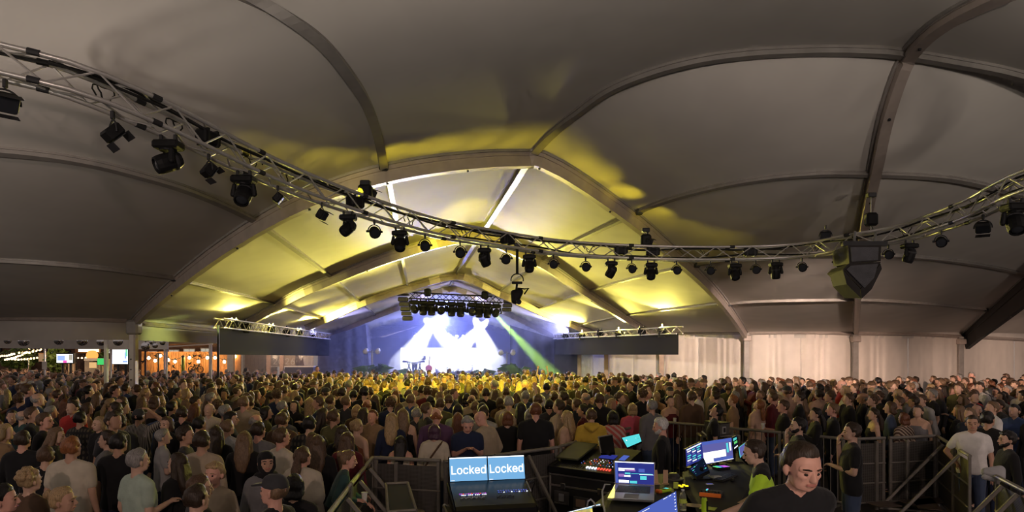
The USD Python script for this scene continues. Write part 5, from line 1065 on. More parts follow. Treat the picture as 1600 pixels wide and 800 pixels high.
def crowd_barrier(A, B, lab, n_brace=2, flip=1, bars=False):
    """a crowd-control barrier from A to B: tall framed sheet or bars, its braces and tread plate on the guarded side"""
    A, B = np.array([A[0], A[1]]), np.array([B[0], B[1]]); c = (A + B) / 2; L = np.linalg.norm(B - A); rz = math.atan2(B[1] - A[1], B[0] - A[0]); g0 = ground(0, c[1]); H = 1.20
    t = thing('crowd_barrier', lab, 'barrier', (c[0], c[1], g0), rz, 'crowd barriers round the sound desk'); h = L / 2 - 0.015
    obj('top_rail', bar((-h, 0, H), (h, 0, H), 0.027, 10), 'galv', t); obj('bottom_rail', bar((-h, 0, 0.12), (h, 0, 0.12), 0.022, 8), 'galv', t)
    for s in (-1, 1): obj('upright', box((0.05, 0.04, H - 0.02), (s * (h - 0.03), 0, (H - 0.02) / 2), bevel=0.006), 'galv', t)
    if bars:
        for k, x in enumerate(np.linspace(-h + 0.12, h - 0.12, max(4, int(L / 0.13)))): obj('bar', bar((x, 0, 0.12), (x, 0, H), 0.009, 5), 'galv', t)
        for s in (-1, 1): obj('foot', box((0.06, 0.55, 0.02), (s * (h - 0.2), 0, 0.01)), 'galv', t)
    else:
        obj('sheet', box((L - 0.12, 0.008, H - 0.2), (0, 0, 0.12 + (H - 0.2) / 2)), 'mesh_panel', t)
        for z in (0.45, 0.78): obj('cross_rail', bar((-h, 0.012 * flip, z), (h, 0.012 * flip, z), 0.014, 6), 'galv', t)
        if not n_brace:
            for x in np.linspace(-h + 0.35, h - 0.35, 2 if L > 1.2 else 1): obj('upright', box((0.05, 0.05, H - 0.04), (x, 0.03 * flip, (H - 0.04) / 2), bevel=0.006), 'galv', t)
        for k in range(n_brace):
            x = -h + 0.06 + (2 * h - 0.12) * (k + 0.5) / n_brace if n_brace > 1 else 0.0
            p, q = np.array([x, 0.03 * flip, H - 0.06]), np.array([x, 0.95 * flip, 0.03]); d = q - p; Lb = np.linalg.norm(d); d /= Lb; R = np.stack([np.array([1.0, 0, 0]), np.cross(d, [1.0, 0, 0]), d], 1)
            obj('brace', box((0.045, 0.045, Lb), (p + q) / 2, R=R, bevel=0.006), 'galv', t)
            obj('foot_bar', box((0.045, 0.95, 0.03), (x, 0.49 * flip, 0.015)), 'galv', t)
        obj('tread_plate', box((L - 0.16, 0.34, 0.012), (0, 0.30 * flip, 0.16)), 'plate', t)
    return t
rail = lambda x, y: Q(x, y, 1.20)
def run(pts, labs, flip, n_brace=2, bars=False):
    for (a, b), lab in zip(zip(pts, pts[1:]), labs): crowd_barrier(rail(*a), rail(*b), lab, n_brace, flip, bars)
run([(582, 715), (548, 757), (505, 815)], ['barrier running back from the left corner under the leaning woman', 'barrier nearest the viewer at the lower left'], 1, 2)
run([(583, 715), (690, 720)], ['barrier behind the tilted framed panel, right of the left corner'], -1, 0)
run([(692, 722), (772, 712), (872, 699)], ['dark barrier behind the desk with the two Locked screens', 'barrier to the right of the Locked screens, before the wide black T-shirt'], -1, 1)
run([(874, 698), (950, 676), (1030, 659)], ['barrier behind the covered mixing desk', 'barrier left of the grey-haired technician'], -1, 1)
run([(1034, 659), (1138, 668)], ['barred fence between the silver-haired technician and the projector'], 1, 2, True)
run([(1140, 669), (1222, 676), (1322, 686)], ['barred fence behind the lighting desk screens', 'barred fence behind the two technicians'], 1, 2, True)
run([(1338, 686), (1384, 684.5)], ['narrow barrier right of the man with his fist at his mouth'], -1, 0)
run([(1388, 684.5), (1463, 681)], ['right barrier beneath the patterned top'], -1, 0)
run([(1465, 681.5), (1490, 697), (1516, 713)], ['barrier turning towards the viewer at the right corner', 'barrier in front of the white T-shirt'], -1, 1)
run([(1556, 744), (1612, 773)], ['barrier at the right picture edge below the dark-bearded man'], -1, 2)
for (x, y, lab) in ((1459, 688, 'grey cloth hung over the right barrier corner'),): pass
mk('glove', (0.42, 0.42, 0.44), 0.8)
p = rail(1555, 741); t = thing('folded_cloth', 'pale grey folded cloth on the barrier end at the right edge', 'cloth', p + [0, 0, 0.0]); obj('fold', m3hull([((-0.12, 0, 0.03), 0.05), ((0.06, 0.0, 0.05), 0.06), ((0.0, -0.1, -0.02), 0.05)], 12), 'glove', t, smooth=60); obj('hem', m3hull([((-0.15, -0.03, -0.03), 0.035), ((-0.02, -0.08, -0.06), 0.03)], 12), 'glove', t, smooth=60)
# riser for the technicians
ZR_ = 0.60
t = thing('technician_riser', 'low black riser under the lighting desk and its technicians', 'platform', (2.05, 5.7, 0))
obj('deck', box((2.7, 6.9, 0.08), (0, 0, ZR_ - 0.04), bevel=0.01), 'black', t)
for sx in (-1.25, 0, 1.25):
    for sy in (-3.3, 0, 3.3): obj('leg', box((0.07, 0.07, ZR_ - 0.08), (sx, sy, (ZR_ - 0.08) / 2)), 'darksteel', t)
def emis(nm, c, k): glow(nm, c, k); return nm
emis('ui_sky', (0.20, 0.48, 0.82), 0.95); emis('ui_white', (0.95, 0.97, 1.0), 1.25); emis('ui_navy', (0.035, 0.045, 0.30), 0.8); emis('ui_blue', (0.10, 0.16, 0.62), 0.8); emis('ui_indigo', (0.16, 0.16, 0.50), 0.75); emis('ui_cyan', (0.12, 0.80, 0.85), 0.9); emis('ui_violet', (0.42, 0.20, 0.62), 0.8)
emis('ui_teal', (0.10, 0.62, 0.58), 1.0); emis('ui_dark', (0.01, 0.02, 0.05), 0.5); emis('ui_green', (0.15, 0.75, 0.2), 0.9); emis('ui_magenta', (0.65, 0.12, 0.85), 1.0); emis('ui_red', (1.0, 0.10, 0.06), 1.3); emis('ui_amber', (1.0, 0.72, 0.02), 1.6); emis('led_white', (0.8, 0.85, 1.0), 2.0)
def flight_case(lab, c, size, rz, grp='flight cases at the sound desk', face=None):
    t = thing('flight_case', lab, 'flight case', c, rz, grp); w, d, h = size
    obj('body', box((w - 0.02, d - 0.02, h - 0.06), (0, 0, h / 2), bevel=0.008), 'case', t)
    for sx in (-1, 1):
        for sy in (-1, 1): obj('corner_edge', box((0.035, 0.035, h - 0.02), (sx * (w / 2 - 0.012), sy * (d / 2 - 0.012), h / 2), bevel=0.006), 'ply_edge', t)
    for z in (0.02, h * 0.78, h - 0.02):
        for sy in (-1, 1): obj('edge_rail', box((w, 0.028, 0.03), (0, sy * (d / 2 - 0.008), z), bevel=0.006), 'ply_edge', t)
        for sx in (-1, 1): obj('edge_rail', box((0.028, d - 0.06, 0.03), (sx * (w / 2 - 0.008), 0, z), bevel=0.006), 'ply_edge', t)
    for sx in (-0.28, 0.28): obj('latch', box((0.09, 0.02, 0.10), (sx * w, -d / 2 - 0.004, h * 0.78), bevel=0.01), 'chrome', t)
    for sx in (-1, 1):
        for sy in (-1, 1): obj('ball_corner', m3hull([((sx * (w / 2 - 0.02), sy * (d / 2 - 0.02), h - 0.025), 0.034)], 12), 'chrome', t)
    return t
# ---- the desk with the two Locked screens
c0 = Q(768, 772, 0.97); yaw = math.radians(12); KD = 0.90; ZD = 0.78; ca, sa = math.cos(yaw), math.sin(yaw)
LW = lambda x, y, z: np.array([c0[0] + (x * ca - y * sa) * KD, c0[1] + (x * sa + y * ca) * KD, ZD + (z - 0.62) * KD])
flight_case('low flight case carrying the desk with the Locked screens', (c0[0], c0[1], 0.0), (1.12, 0.80, ZD), yaw)
t = thing('mixing_desk', 'dark mixing desk with two bright Locked screens on its flight case', 'mixing desk', (c0[0], c0[1], ZD), yaw, scale=KD)
pr = [(-0.40, 0.0), (-0.40, 0.10), (-0.33, 0.14), (0.34, 0.33), (0.40, 0.33), (0.40, 0.0)]
def prism_x(prof, w):
    pts = np.array([[s * w / 2, y, z] for s in (-1, 1) for y, z in prof]); return trimesh.convex.convex_hull(pts)
obj('chassis', prism_x(pr, 1.08), 'blackgloss', t); sl = np.array([0, 0.67, 0.19]) / math.hypot(0.67, 0.19); nr = np.array([0, -sl[2], sl[1]]); Rm = np.stack([[1, 0, 0], sl, nr], 1)
on = lambda x, s, l=0.006: np.array([x, -0.33, 0.14]) + sl * s + nr * l
for sx in (-1, 1): obj('side_cheek', box((0.035, 0.78, 0.09), (sx * 0.555, 0.0, 0.17), R=Rm, bevel=0.01), 'black', t)
obj('trim_strip', box((0.012, 0.30, 0.02), on(0.53, 0.38, 0.05), R=Rm), 'ply_edge', t)
for k in range(26):
    x = -0.44 + 0.0225 * k + (0.16 if k > 14 else 0)
    if x > 0.47: break
    obj('fader', box((0.010, 0.020, 0.014), on(x, 0.20 + 0.012 * (k % 3), 0.010), R=Rm), 'device_white' if k < 15 else 'box_grey', t); obj('fader_slot', box((0.004, 0.11, 0.002), on(x, 0.21, 0.002), R=Rm), 'key', t)
for k in range(16): obj('button', box((0.016, 0.012, 0.006), on(-0.44 + 0.0235 * k, 0.325), R=Rm), 'ui_magenta' if k % 5 < 2 else 'ui_red' if k % 5 == 2 else 'ui_violet', t); obj('button', box((0.016, 0.010, 0.006), on(-0.44 + 0.0235 * k, 0.29), R=Rm), 'led_white' if k % 4 else 'ui_blue', t)
for k in range(24): obj('button', box((0.020, 0.012, 0.006), on(0.10 + 0.036 * (k % 12), 0.33 + 0.045 * (k // 12)), R=Rm), ('ui_blue', 'ui_indigo', 'led_white')[(k * 7) % 3 if k < 12 else (k % 2)], t)
obj('lamp', box((0.014, 0.008, 0.01), (-0.46, -0.405, 0.06)), 'ui_red', t); obj('lamp', box((0.05, 0.008, 0.012), (-0.20, -0.405, 0.02)), 'ui_amber', t)
for i, (x0, x1) in enumerate(((-0.53, 0.005), (0.02, 0.55))):
    q = [np.array([x0, 0.43, 0.655]), np.array([x1, 0.43, 0.655]), np.array([x1, 0.34, 0.335]), np.array([x0, 0.34, 0.335])]
    qw = [LW(a[0], a[1], 0.62 + a[2]) for a in q]; s = thing('desk_screen', f'bright blue screen reading Locked, {"left" if i == 0 else "right"} one on the mixing desk', 'screen', group='Locked screens on the mixing desk')
    obj('casing', slab([LW(x0 - 0.012, 0.437, 1.29), LW(x1 + 0.012, 0.437, 1.29), LW(x1 + 0.012, 0.337, 0.945), LW(x0 - 0.012, 0.337, 0.945)], 0.035), 'black', s)
    obj('display', patch(qw, 0, 0, 1, 1, 0.008, 0.006), 'ui_sky', s); obj('top_bar', patch(qw, 0, 0, 1, 0.055, 0.011, 0.004), 'ui_white', s); obj('status_line', patch(qw, 0.02, 0.955, 0.12, 0.985, 0.011, 0.004), 'ui_white', s)
    m = text_on(qw, 'Locked', 0.0, 0.70, 0.34); ex = (qw[1] - qw[0]); L = np.linalg.norm(ex); ux = ex / L; w = (m.vertices - qw[0]) @ ux; k = (0.93 * L) / (w.max() - w.min())
    m.vertices = m.vertices + np.outer((w - w.min()) * k + 0.04 * L - w, ux); obj('lettering', m, 'ui_white', s)
g = thing('gooseneck_lamp', 'small gooseneck lamp at the right rear of the mixing desk', 'lamp', LW(0.60, 0.20, 0.62)); obj('neck', tube([(0, 0, 0), (0.02, 0, 0.18), (0.05, 0, 0.27), (0.03, -0.03, 0.30)], 0.008), 'black', g); obj('head', m3hull([((0.03, -0.03, 0.30), 0.022), ((0.0, -0.06, 0.29), 0.018)]), 'darksteel', g)
# cables by the desk
for j, (x, y, lab) in enumerate(((848, 778, 'tangle of black cables right of the mixing desk'), (872, 762, 'second black cable tangle by the barrier brace'))):
    p = Q(x, y, 0.25 if j == 0 else 0.45); r3 = np.random.default_rng(20 + j); a = np.linspace(0, 14, 90); o = 0.16 * meshkit.noise(np.stack([a, a * 0, a * 0 + j], 1)) ; q = np.stack([np.cos(a) * (0.10 + o), np.sin(a * 0.9) * (0.10 + o), 0.15 * np.sin(a * 0.43) + 0.1], 1) + p
    q = np.vstack([[p[0] + 0.1, p[1], ground(0, p[1]) + 0.02], q]); obj('cable_tangle', tube(q, 0.012, 5), 'rubber', None, lab, 'cable', 'cable tangles by the mixing desk')
# ---- tilted framed panel and a box at its foot
q = [P(603, 756, 8.9), P(637, 754.5, 8.9), P(650, 797, 8.3), P(606, 800, 8.3)]
t = thing('framed_panel', 'tilted dark panel in a pale metal frame, standing inside the left barrier', 'panel'); obj('board', slab(q, 0.02), 'blackgloss', t)
for (a, b) in ((0, 1), (1, 2), (2, 3), (3, 0)): obj('frame_bar', bar(q[a], q[b], 0.020, 8), 'galv', t)
for a in (2, 3): obj('leg', bar(q[a], [q[a][0], q[a][1] + 0.2, 0.0], 0.02, 6), 'galv', t)
p = Q(640, 792, 0.50); t = thing('cardboard_box', 'beige cardboard box at the foot of the framed panel', 'box', (p[0] - 0.02, p[1] - 0.20, 0), math.radians(28)); obj('carton', box((0.42, 0.36, 0.50), (0, 0, 0.25), bevel=0.004), 'card_box' if 'card_box' in mats else mk('card_box', (0.42, 0.36, 0.20), 0.7), t)
for s in (-1, 1): obj('flap', box((0.42, 0.172, 0.006), (0, s * 0.09, 0.504)), 'card_box', t)
# ---- covered digital desk on its rack case
cD = Q(930, 722, 1.02); yawD = math.radians(-38)
flight_case('tall rack case under the covered mixing desk', (cD[0] + 0.0, cD[1] + 0.02, ground(0, cD[1])), (1.15, 0.78, 0.86), yawD)
ca2, sa2 = math.cos(yawD), math.sin(yawD); LD = lambda x, y, z: np.array([cD[0] + x * ca2 - y * sa2, cD[1] + x * sa2 + y * ca2, z])
for k, (x, z) in enumerate(((-0.34, 0.50), (0.0, 0.46), (0.32, 0.40))):
    t = thing('rack_unit', f'rack unit with a pale label in the tall case, {["left","middle","right"][k]} one', 'rack unit', LD(x, -0.40, z), yawD, 'rack units in the tall case'); obj('face', box((0.26, 0.02, 0.20), bevel=0.004), 'box_grey', t); obj('label_plate', box((0.16 if k == 1 else 0.09, 0.006, 0.11), (0, -0.013, 0.01)), 'card' if k == 1 else 'glove', t); obj('handle', tube([(-0.11, -0.01, -0.07), (-0.11, -0.04, -0.07), (0.11, -0.04, -0.07), (0.11, -0.01, -0.07)], 0.006), 'chrome', t)
t = thing('covered_desk', 'black digital mixing desk half under its cover, dotted with lights', 'mixing desk', (cD[0], cD[1], 0.86), yawD)
obj('chassis', prism_x([(-0.42, 0), (-0.42, 0.10), (0.40, 0.34), (0.42, 0.0)], 1.14), 'blackgloss', t)
sl = np.array([0, 0.82, 0.24]) / math.hypot(0.82, 0.24); nr = np.array([0, -sl[2], sl[1]]); Rm = np.stack([[1, 0, 0], sl, nr], 1); on = lambda x, s, l=0.006: np.array([x, -0.42, 0.10]) + sl * s + nr * l
mats['cover'] = mk('cover', (0.055, 0.06, 0.035), 0.35, var=0.2)
obj('folded_cover', box((0.42, 0.62, 0.03), on(-0.36, 0.50, 0.05), R=Rm, bevel=0.012), 'cover', t)
obj('screen', box((0.26, 0.13, 0.006), on(0.18, 0.52), R=Rm), 'ui_navy', t); obj('screen', box((0.10, 0.16, 0.006), on(0.44, 0.54), R=Rm), 'ui_blue', t)
r4 = np.random.default_rng(8)
for k in range(46): obj('button', box((0.012, 0.010, 0.006), on(-0.10 + 0.052 * (k % 12) + r4.normal(0, 0.005), 0.22 + 0.055 * (k // 12)), R=Rm), ('led_white', 'ui_blue', 'ui_violet', 'key', 'ui_red')[int(r4.integers(5))], t)
for k in range(9): obj('fader', box((0.022, 0.05, 0.014), on(0.06 + 0.048 * k, 0.10, 0.01), R=Rm), 'ui_red' if k > 3 else 'led_white', t)
for k in range(12): obj('fader_slot', box((0.006, 0.10, 0.004), on(-0.50 + 0.045 * k, 0.10, 0.004), R=Rm), 'key', t)
t = thing('desk_monitor', 'black monitor seen from behind on the covered desk', 'screen'); q = [P(935, 683, 9.9), P(957, 679, 9.9), P(961, 707, 9.7), P(939, 708, 9.7)]; obj('casing', slab(q, 0.05), 'black', t)
obj('rim', cat([bar(q[3], q[0], 0.012), bar(q[0], q[1], 0.012)]), 'galv', t); obj('stand', bar((np.array(q[2]) + q[3]) / 2, LD(0.12, 0.25, 1.12), 0.03), 'black', t)
# grey road box with a phone on it, cyan screen behind
pB = Q(1000, 717, 0.62); t = thing('road_box', 'dark grey equipment box with a phone lying on top', 'box', (pB[0], pB[1], ground(0, pB[1])), math.radians(-6)); w = 50 / F * pB[1]
obj('body', box((w, 0.62, 0.98), (0, 0.25, 0.49), bevel=0.02), 'box_grey', t); obj('lid', box((w + 0.02, 0.64, 0.05), (0, 0.25, 0.985), bevel=0.015), 'case', t); obj('latch', box((0.07, 0.03, 0.08), (0.05, -0.07, 0.90)), 'darksteel', t)
t = thing('phone', 'phone in a beige case lying on the dark grey box', 'phone', P(1008, 688, pB[1] + 0.15), math.radians(25)); obj('case', box((0.17, 0.10, 0.02), (0, 0, 0.0), bevel=0.008), 'phone_case', t); obj('screen', box((0.15, 0.08, 0.004), (0, 0, 0.012)), 'device_white', t)
obj('charging_cable', tube([P(1003, 690, pB[1] + 0.1), P(1000, 696, pB[1] - 0.02), P(1004, 702, pB[1] - 0.06), P(1012, 704, pB[1] - 0.07)], 0.006, 5), 'rubber', None, 'thin cable from the beige phone over the box', 'cable')
q = [P(971, 684, 11.2), P(999, 677.5, 11.2), P(1003, 690, 11.05), P(980, 700, 11.05)]; t = thing('tablet_screen', 'tilted cyan screen behind the dark grey box', 'screen'); obj('casing', slab(q, 0.04), 'black', t); obj('display', patch(q, 0.02, 0.03, 0.98, 0.97, 0.006), 'ui_cyan', t)
for k in range(6): obj('icon', patch(q, 0.15 + 0.13 * k, 0.3 + 0.1 * (k % 3), 0.22 + 0.13 * k, 0.42 + 0.1 * (k % 3), 0.010), 'ui_teal' if k % 2 else 'ui_white', t)
obj('stand', bar((q[2] + q[3]) / 2, [q[3][0] + 0.1, 11.3, ground(0, 11)], 0.03), 'black', t)
# ---- table with the laptops
ZT = 1.25
def desk_top(pix, z, lab, name='work_table'):
    pts = np.array([Q(x, y, z) for x, y in pix]); t = thing(name, lab, 'table', group='technicians\' tables'); obj('top', trimesh.convex.convex_hull(np.vstack([pts, pts - [0, 0, 0.04]])), 'desk', t); c = pts.mean(0)
    for p in pts: q = c + (p - c) * 0.92; obj('leg', bar([q[0], q[1], z - 0.04], [q[0], q[1], ZR_ if q[0] > 0.75 else 0.0], 0.022, 6), 'darksteel', t)
    return t
desk_top([(985, 742), (1052, 740), (1090, 800), (1062, 830), (930, 830), (925, 790)], ZT, 'dark table under the silver laptop and the big slanted monitor')
desk_top([(1066, 738), (1150, 704), (1182, 708), (1176, 752), (1140, 812), (1075, 822)], ZT, 'dark lighting table in front of the seated technician')
def laptop(q, kb, lab, grp=None, mat='laptop_alu', disp='ui_navy', blocks=(), keys_=True):
    """q: screen corners; kb: keyboard corners (rear left, rear right, front right, front left)"""
    t = thing('laptop', lab, 'laptop', group=grp); obj('lid', slab(q, 0.012), mat, t); d = obj('display', patch(q, 0.02, 0.03, 0.98, 0.97, 0.005, 0.004), disp, t)
    for (a, b, c, e, m) in blocks: obj('window', patch(q, a, b, c, e, 0.008, 0.003), m, t)
    kb = np.array(kb); obj('base', trimesh.convex.convex_hull(np.vstack([kb, kb - [0, 0, 0.02]])), mat, t)
    if keys_:
        up = lambda u0, v0, u1, v1, l=0.003: trimesh.convex.convex_hull(np.vstack([np.array([(kb[0] * (1 - u) + kb[1] * u) * (1 - v) + (kb[3] * (1 - u) + kb[2] * u) * v for u, v in ((u0, v0), (u1, v0), (u1, v1), (u0, v1))]) + [0, 0, z] for z in (l, -0.004)]))
        obj('keyboard_well', up(0.10, 0.08, 0.90, 0.58, 0.001), 'key', t)
        for r in range(5):
            for k in range(12): obj('key', up(0.11 + 0.066 * k, 0.10 + 0.095 * r, 0.165 + 0.066 * k, 0.175 + 0.095 * r, 0.004), 'box_grey', t)
        obj('touchpad', up(0.34, 0.65, 0.66, 0.94, 0.001), 'glove', t)
    return t
kb = [Q(961, 756, ZT + 0.05), Q(1023, 759, ZT + 0.05), Q(1022, 782, ZT + 0.05), Q(949, 778, ZT + 0.05)]
q = [P(959.5, 720, kb[0][1] + 0.10), P(1023.5, 722.5, kb[1][1] + 0.10), kb[1] + [0, 0.005, 0.0], kb[0] + [0, 0.005, 0.0]]
laptop(q, kb, 'silver laptop with a dark blue arranging screen', None, 'laptop_alu', 'ui_navy', [(0.02, 0.02, 0.97, 0.07, 'ui_white'), (0.02, 0.09, 0.08, 0.95, 'ui_blue'), (0.10, 0.30, 0.50, 0.36, 'ui_white'), (0.10, 0.37, 0.26, 0.43, 'ui_white'), (0.28, 0.36, 0.52, 0.43, 'ui_violet'), (0.60, 0.31, 0.75, 0.46, 'ui_blue'), (0.63, 0.34, 0.72, 0.43, 'ui_white'), (0.26, 0.50, 0.40, 0.57, 'ui_cyan'), (0.42, 0.52, 0.95, 0.545, 'ui_cyan'), (0.62, 0.545, 0.97, 0.565, 'ui_white'), (0.10, 0.56, 0.24, 0.68, 'ui_violet'), (0.24, 0.60, 0.40, 0.68, 'ui_white'), (0.64, 0.62, 0.80, 0.78, 'ui_cyan'), (0.67, 0.66, 0.77, 0.74, 'ui_navy'), (0.10, 0.82, 0.36, 0.94, 'ui_white'), (0.38, 0.84, 0.56, 0.95, 'ui_cyan')])
kb = [Q(896, 799, ZT), Q(941, 791, ZT), Q(952, 815, ZT), Q(900, 826, ZT)]
q = [P(886, 800, kb[0][1] + 0.06), P(938, 786.5, kb[1][1] + 0.06), P(944, 806, kb[1][1]), P(892, 820, kb[0][1])]
laptop(q, kb, 'laptop with a pale blue screen cut by the bottom edge', None, 'laptop_alu', 'ui_sky', [(0.85, 0.08, 0.97, 0.9, 'ui_white'), (0.05, 0.05, 0.8, 0.10, 'ui_white')], False)
obj('white_cable', tube([Q(953, 757, ZT + 0.02), P(945, 757, 6.9), P(941, 768, 6.7), P(942, 785, 6.4), P(945, 800, 6.2), P(943, 815, 6.1)], 0.008, 6), 'glove', None, 'white charging cable hanging left of the silver laptop', 'cable')
obj('white_cable', tube([P(917, 792, 6.5), P(919, 783, 6.4), P(923, 780, 6.4), P(928, 785, 6.35), P(930, 790, 6.3)], 0.008, 6), 'glove', None, 'short white cable looping over the bottom laptop', 'cable')
q = [P(972, 812, 5.6), P(1056.5, 766.5, 6.3), P(1060, 812, 6.2), P(985, 850, 5.5)]; t = thing('slanted_monitor', 'big monitor with a blue list page, slanted into the bottom edge', 'screen'); obj('casing', slab(q, 0.04), 'black', t); obj('display', patch(q, 0.01, 0.02, 0.985, 0.98, 0.006), 'ui_blue', t)
for k, (a, b, c) in enumerate(((0.30, 0.10, 0.45), (0.28, 0.22, 0.46), (0.24, 0.34, 0.50), (0.22, 0.46, 0.48), (0.72, 0.05, 0.80), (0.83, 0.05, 0.88), (0.80, 0.16, 0.88), (0.78, 0.28, 0.86))): obj('text_line', patch(q, a, b, c, b + 0.022, 0.010), 'ui_white', t)
for k in range(7): obj('icon', patch(q, 0.93, 0.05 + 0.11 * k, 0.955, 0.08 + 0.11 * k, 0.010), 'ui_white', t)
obj('foot', bar((q[2] + q[3]) / 2, Q(1030, 815, ZT), 0.04), 'black', t)
# ---- lighting desk screens
def monitor(q, lab, disp, blocks, foot=None, grp='screens on the lighting table'):
    t = thing('monitor', lab, 'screen', group=grp); obj('casing', slab(np.array(q) + (np.array(q) - np.mean(q, 0)) * 0.03, 0.035), 'black', t); obj('display', patch(q, 0, 0, 1, 1, 0.008), disp, t)
    for (a, b, c, e, m) in blocks: obj('window', patch(q, a, b, c, e, 0.012, 0.004), m, t)
    b = (np.array(q[2]) + q[3]) / 2; obj('stand', bar(b + [0, 0.05, 0.06], [b[0], b[1] + 0.08, ZT], 0.025), 'black', t); obj('stand_foot', box((0.22, 0.16, 0.015), (b[0], b[1] + 0.08, ZT + 0.008), bevel=0.004), 'black', t)
q = [P(1096, 691, 9.05), P(1142, 684, 9.25), P(1145.5, 717.5, 9.2), P(1100, 726, 9.0)]
monitor(q, 'main lighting monitor with a white block on violet-blue', 'ui_indigo', [(0.0, 0.0, 1.0, 0.14, 'ui_blue'), (0.20, 0.04, 0.30, 0.10, 'ui_white'), (0.34, 0.04, 0.50, 0.10, 'ui_white'), (0.54, 0.04, 0.72, 0.10, 'ui_white'), (0.0, 0.16, 0.76, 0.46, 'ui_indigo'), (0.0, 0.48, 0.76, 0.80, 'ui_white'), (0.0, 0.80, 0.32, 0.97, 'ui_white'), (0.34, 0.82, 0.97, 0.94, 'ui_blue'), (0.80, 0.2, 0.86, 0.64, 'ui_cyan'), (0.90, 0.2, 0.95, 0.58, 'ui_white'), (0.3, 0.955, 1.0, 0.985, 'ui_white')])
q = [P(1071, 702, 8.75), P(1095, 690.5, 9.05), P(1098.5, 717, 9.0), P(1072, 729, 8.7)]
monitor(q, 'left lighting monitor crowded with teal and white rows', 'ui_navy', [(0.03, 0.03, 0.97, 0.10, 'ui_white')] + [(0.06 + 0.3 * (k % 3), 0.16 + 0.13 * (k // 3), 0.28 + 0.3 * (k % 3) - 0.06 * (k % 2), 0.23 + 0.13 * (k // 3), ('ui_white', 'ui_teal', 'ui_cyan', 'ui_indigo')[(k * 5) % 4]) for k in range(18)])
q = [P(1143.5, 684, 9.3), P(1151, 680.5, 9.4), P(1152, 698, 9.35), P(1146, 703, 9.25)]
monitor(q, 'sliver of a green-lit screen right of the main lighting monitor', 'ui_dark', [(0.1, 0.1, 0.8, 0.3, 'ui_teal'), (0.2, 0.4, 0.9, 0.6, 'ui_green'), (0.1, 0.85, 0.95, 0.95, 'ui_white')])
q = [P(1076, 734, 8.3), P(1099, 716, 8.6), P(1108, 735, 8.3), P(1088, 745, 8.05)]
monitor(q, 'dark tilted touch screen with rows of small pale keys', 'ui_dark', [(0.08 + 0.17 * (k % 5), 0.16 + 0.2 * (k // 5), 0.20 + 0.17 * (k % 5), 0.22 + 0.2 * (k // 5), 'ui_teal' if k % 2 else 'ui_indigo') for k in range(20)])
kb = [Q(1157, 716, ZT), Q(1170, 708, ZT), Q(1182, 716, ZT), Q(1168, 727, ZT)]
q = [P(1153.5, 699, kb[0][1]), P(1165, 690.5, kb[1][1]), P(1166, 704, kb[1][1]), P(1156, 716, kb[0][1])]
laptop(q, kb, 'small laptop with a pale teal screen before the technician\'s face', None, 'black', 'ui_cyan', [(0.06, 0.06, 0.94, 0.92, 'ui_indigo'), (0.3, 0.3, 0.5, 0.36, 'ui_white'), (0.45, 0.5, 0.6, 0.56, 'ui_white')], False)
q = [P(1166, 700, 9.1), P(1172, 698, 9.2), P(1173, 708, 9.2), P(1167, 709, 9.1)]; t = thing('phone_screen', 'small glowing cyan screen right behind the small laptop', 'screen'); obj('casing', slab(q, 0.02), 'black', t); obj('display', patch(q, 0.05, 0.05, 0.95, 0.95, 0.006), 'ui_cyan', t); obj('stand', bar((q[2] + q[3]) / 2, Q(1171, 711, ZT), 0.015), 'black', t)
# things lying on the tables
def on_table(name, x, y, lab, cat_, rz=0, z=ZT): return thing(name, lab, cat_, Q(x, y, z), math.radians(rz))
t = on_table('rgb_keyboard', 1127, 733, 'colour-lit pad keyboard glowing violet and green', 'controller', 22); obj('base', box((0.20, 0.11, 0.03), (0, 0, 0.015), bevel=0.006), 'black', t)
for r in range(3):
    for k in range(6): obj('pad', box((0.027, 0.027, 0.008), (-0.08 + 0.032 * k, -0.033 + 0.033 * r, 0.033)), ('ui_green', 'ui_cyan', 'ui_blue', 'ui_magenta', 'ui_magenta', 'ui_violet')[k], t)
t = on_table('white_puck', 1119, 748, 'white rounded network box on the lighting table', 'device', 15); obj('body', box((0.13, 0.09, 0.035), (0, 0, 0.018), bevel=0.016), 'device_white', t); obj('foot', box((0.11, 0.07, 0.01), (0, 0, 0.0)), 'black', t); obj('top_inlay', box((0.09, 0.055, 0.004), (0, 0, 0.036), bevel=0.002), 'glove', t)
t = on_table('phone', 1109, 757.5, 'phone with a dim violet screen beside the white network box', 'phone', 5); obj('body', box((0.085, 0.045, 0.010), (0, 0, 0.006), bevel=0.004), 'device_white', t); obj('screen', box((0.06, 0.028, 0.003), (0, 0, 0.012)), 'ui_indigo', t)
t = on_table('long_keyboard', 1133, 748, 'long black keyboard stretched along the lighting table', 'keyboard', 52); obj('base', box((0.46, 0.13, 0.02), (0, 0, 0.010), bevel=0.006), 'case', t)
for r in range(4):
    for k in range(13): obj('key', box((0.026, 0.022, 0.008), (-0.20 + 0.033 * k, -0.042 + 0.028 * r, 0.022)), 'key', t)
t = on_table('mouse', 1145, 752, 'black mouse right of the long keyboard', 'mouse', 60); obj('shell', m3hull([((-0.03, 0, 0.012), 0.02), ((0.03, 0, 0.012), 0.018)], 12), 'black', t); obj('wheel', bar((0.02, -0.004, 0.03), (0.02, 0.004, 0.03), 0.008), 'box_grey', t)
t = on_table('fader_controller', 1112, 774, 'black controller with an orange front edge under the technician\'s hand', 'controller', -26); obj('body', box((0.22, 0.17, 0.04), (0, 0, 0.02), bevel=0.006), 'case', t); obj('front_edge', box((0.22, 0.018, 0.042), (0, -0.092, 0.021), bevel=0.004), 'orange', t)
for k in range(6): obj('fader', box((0.012, 0.024, 0.016), (-0.09 + 0.034 * k, -0.05 + 0.01 * (k % 2), 0.048)), 'key', t)
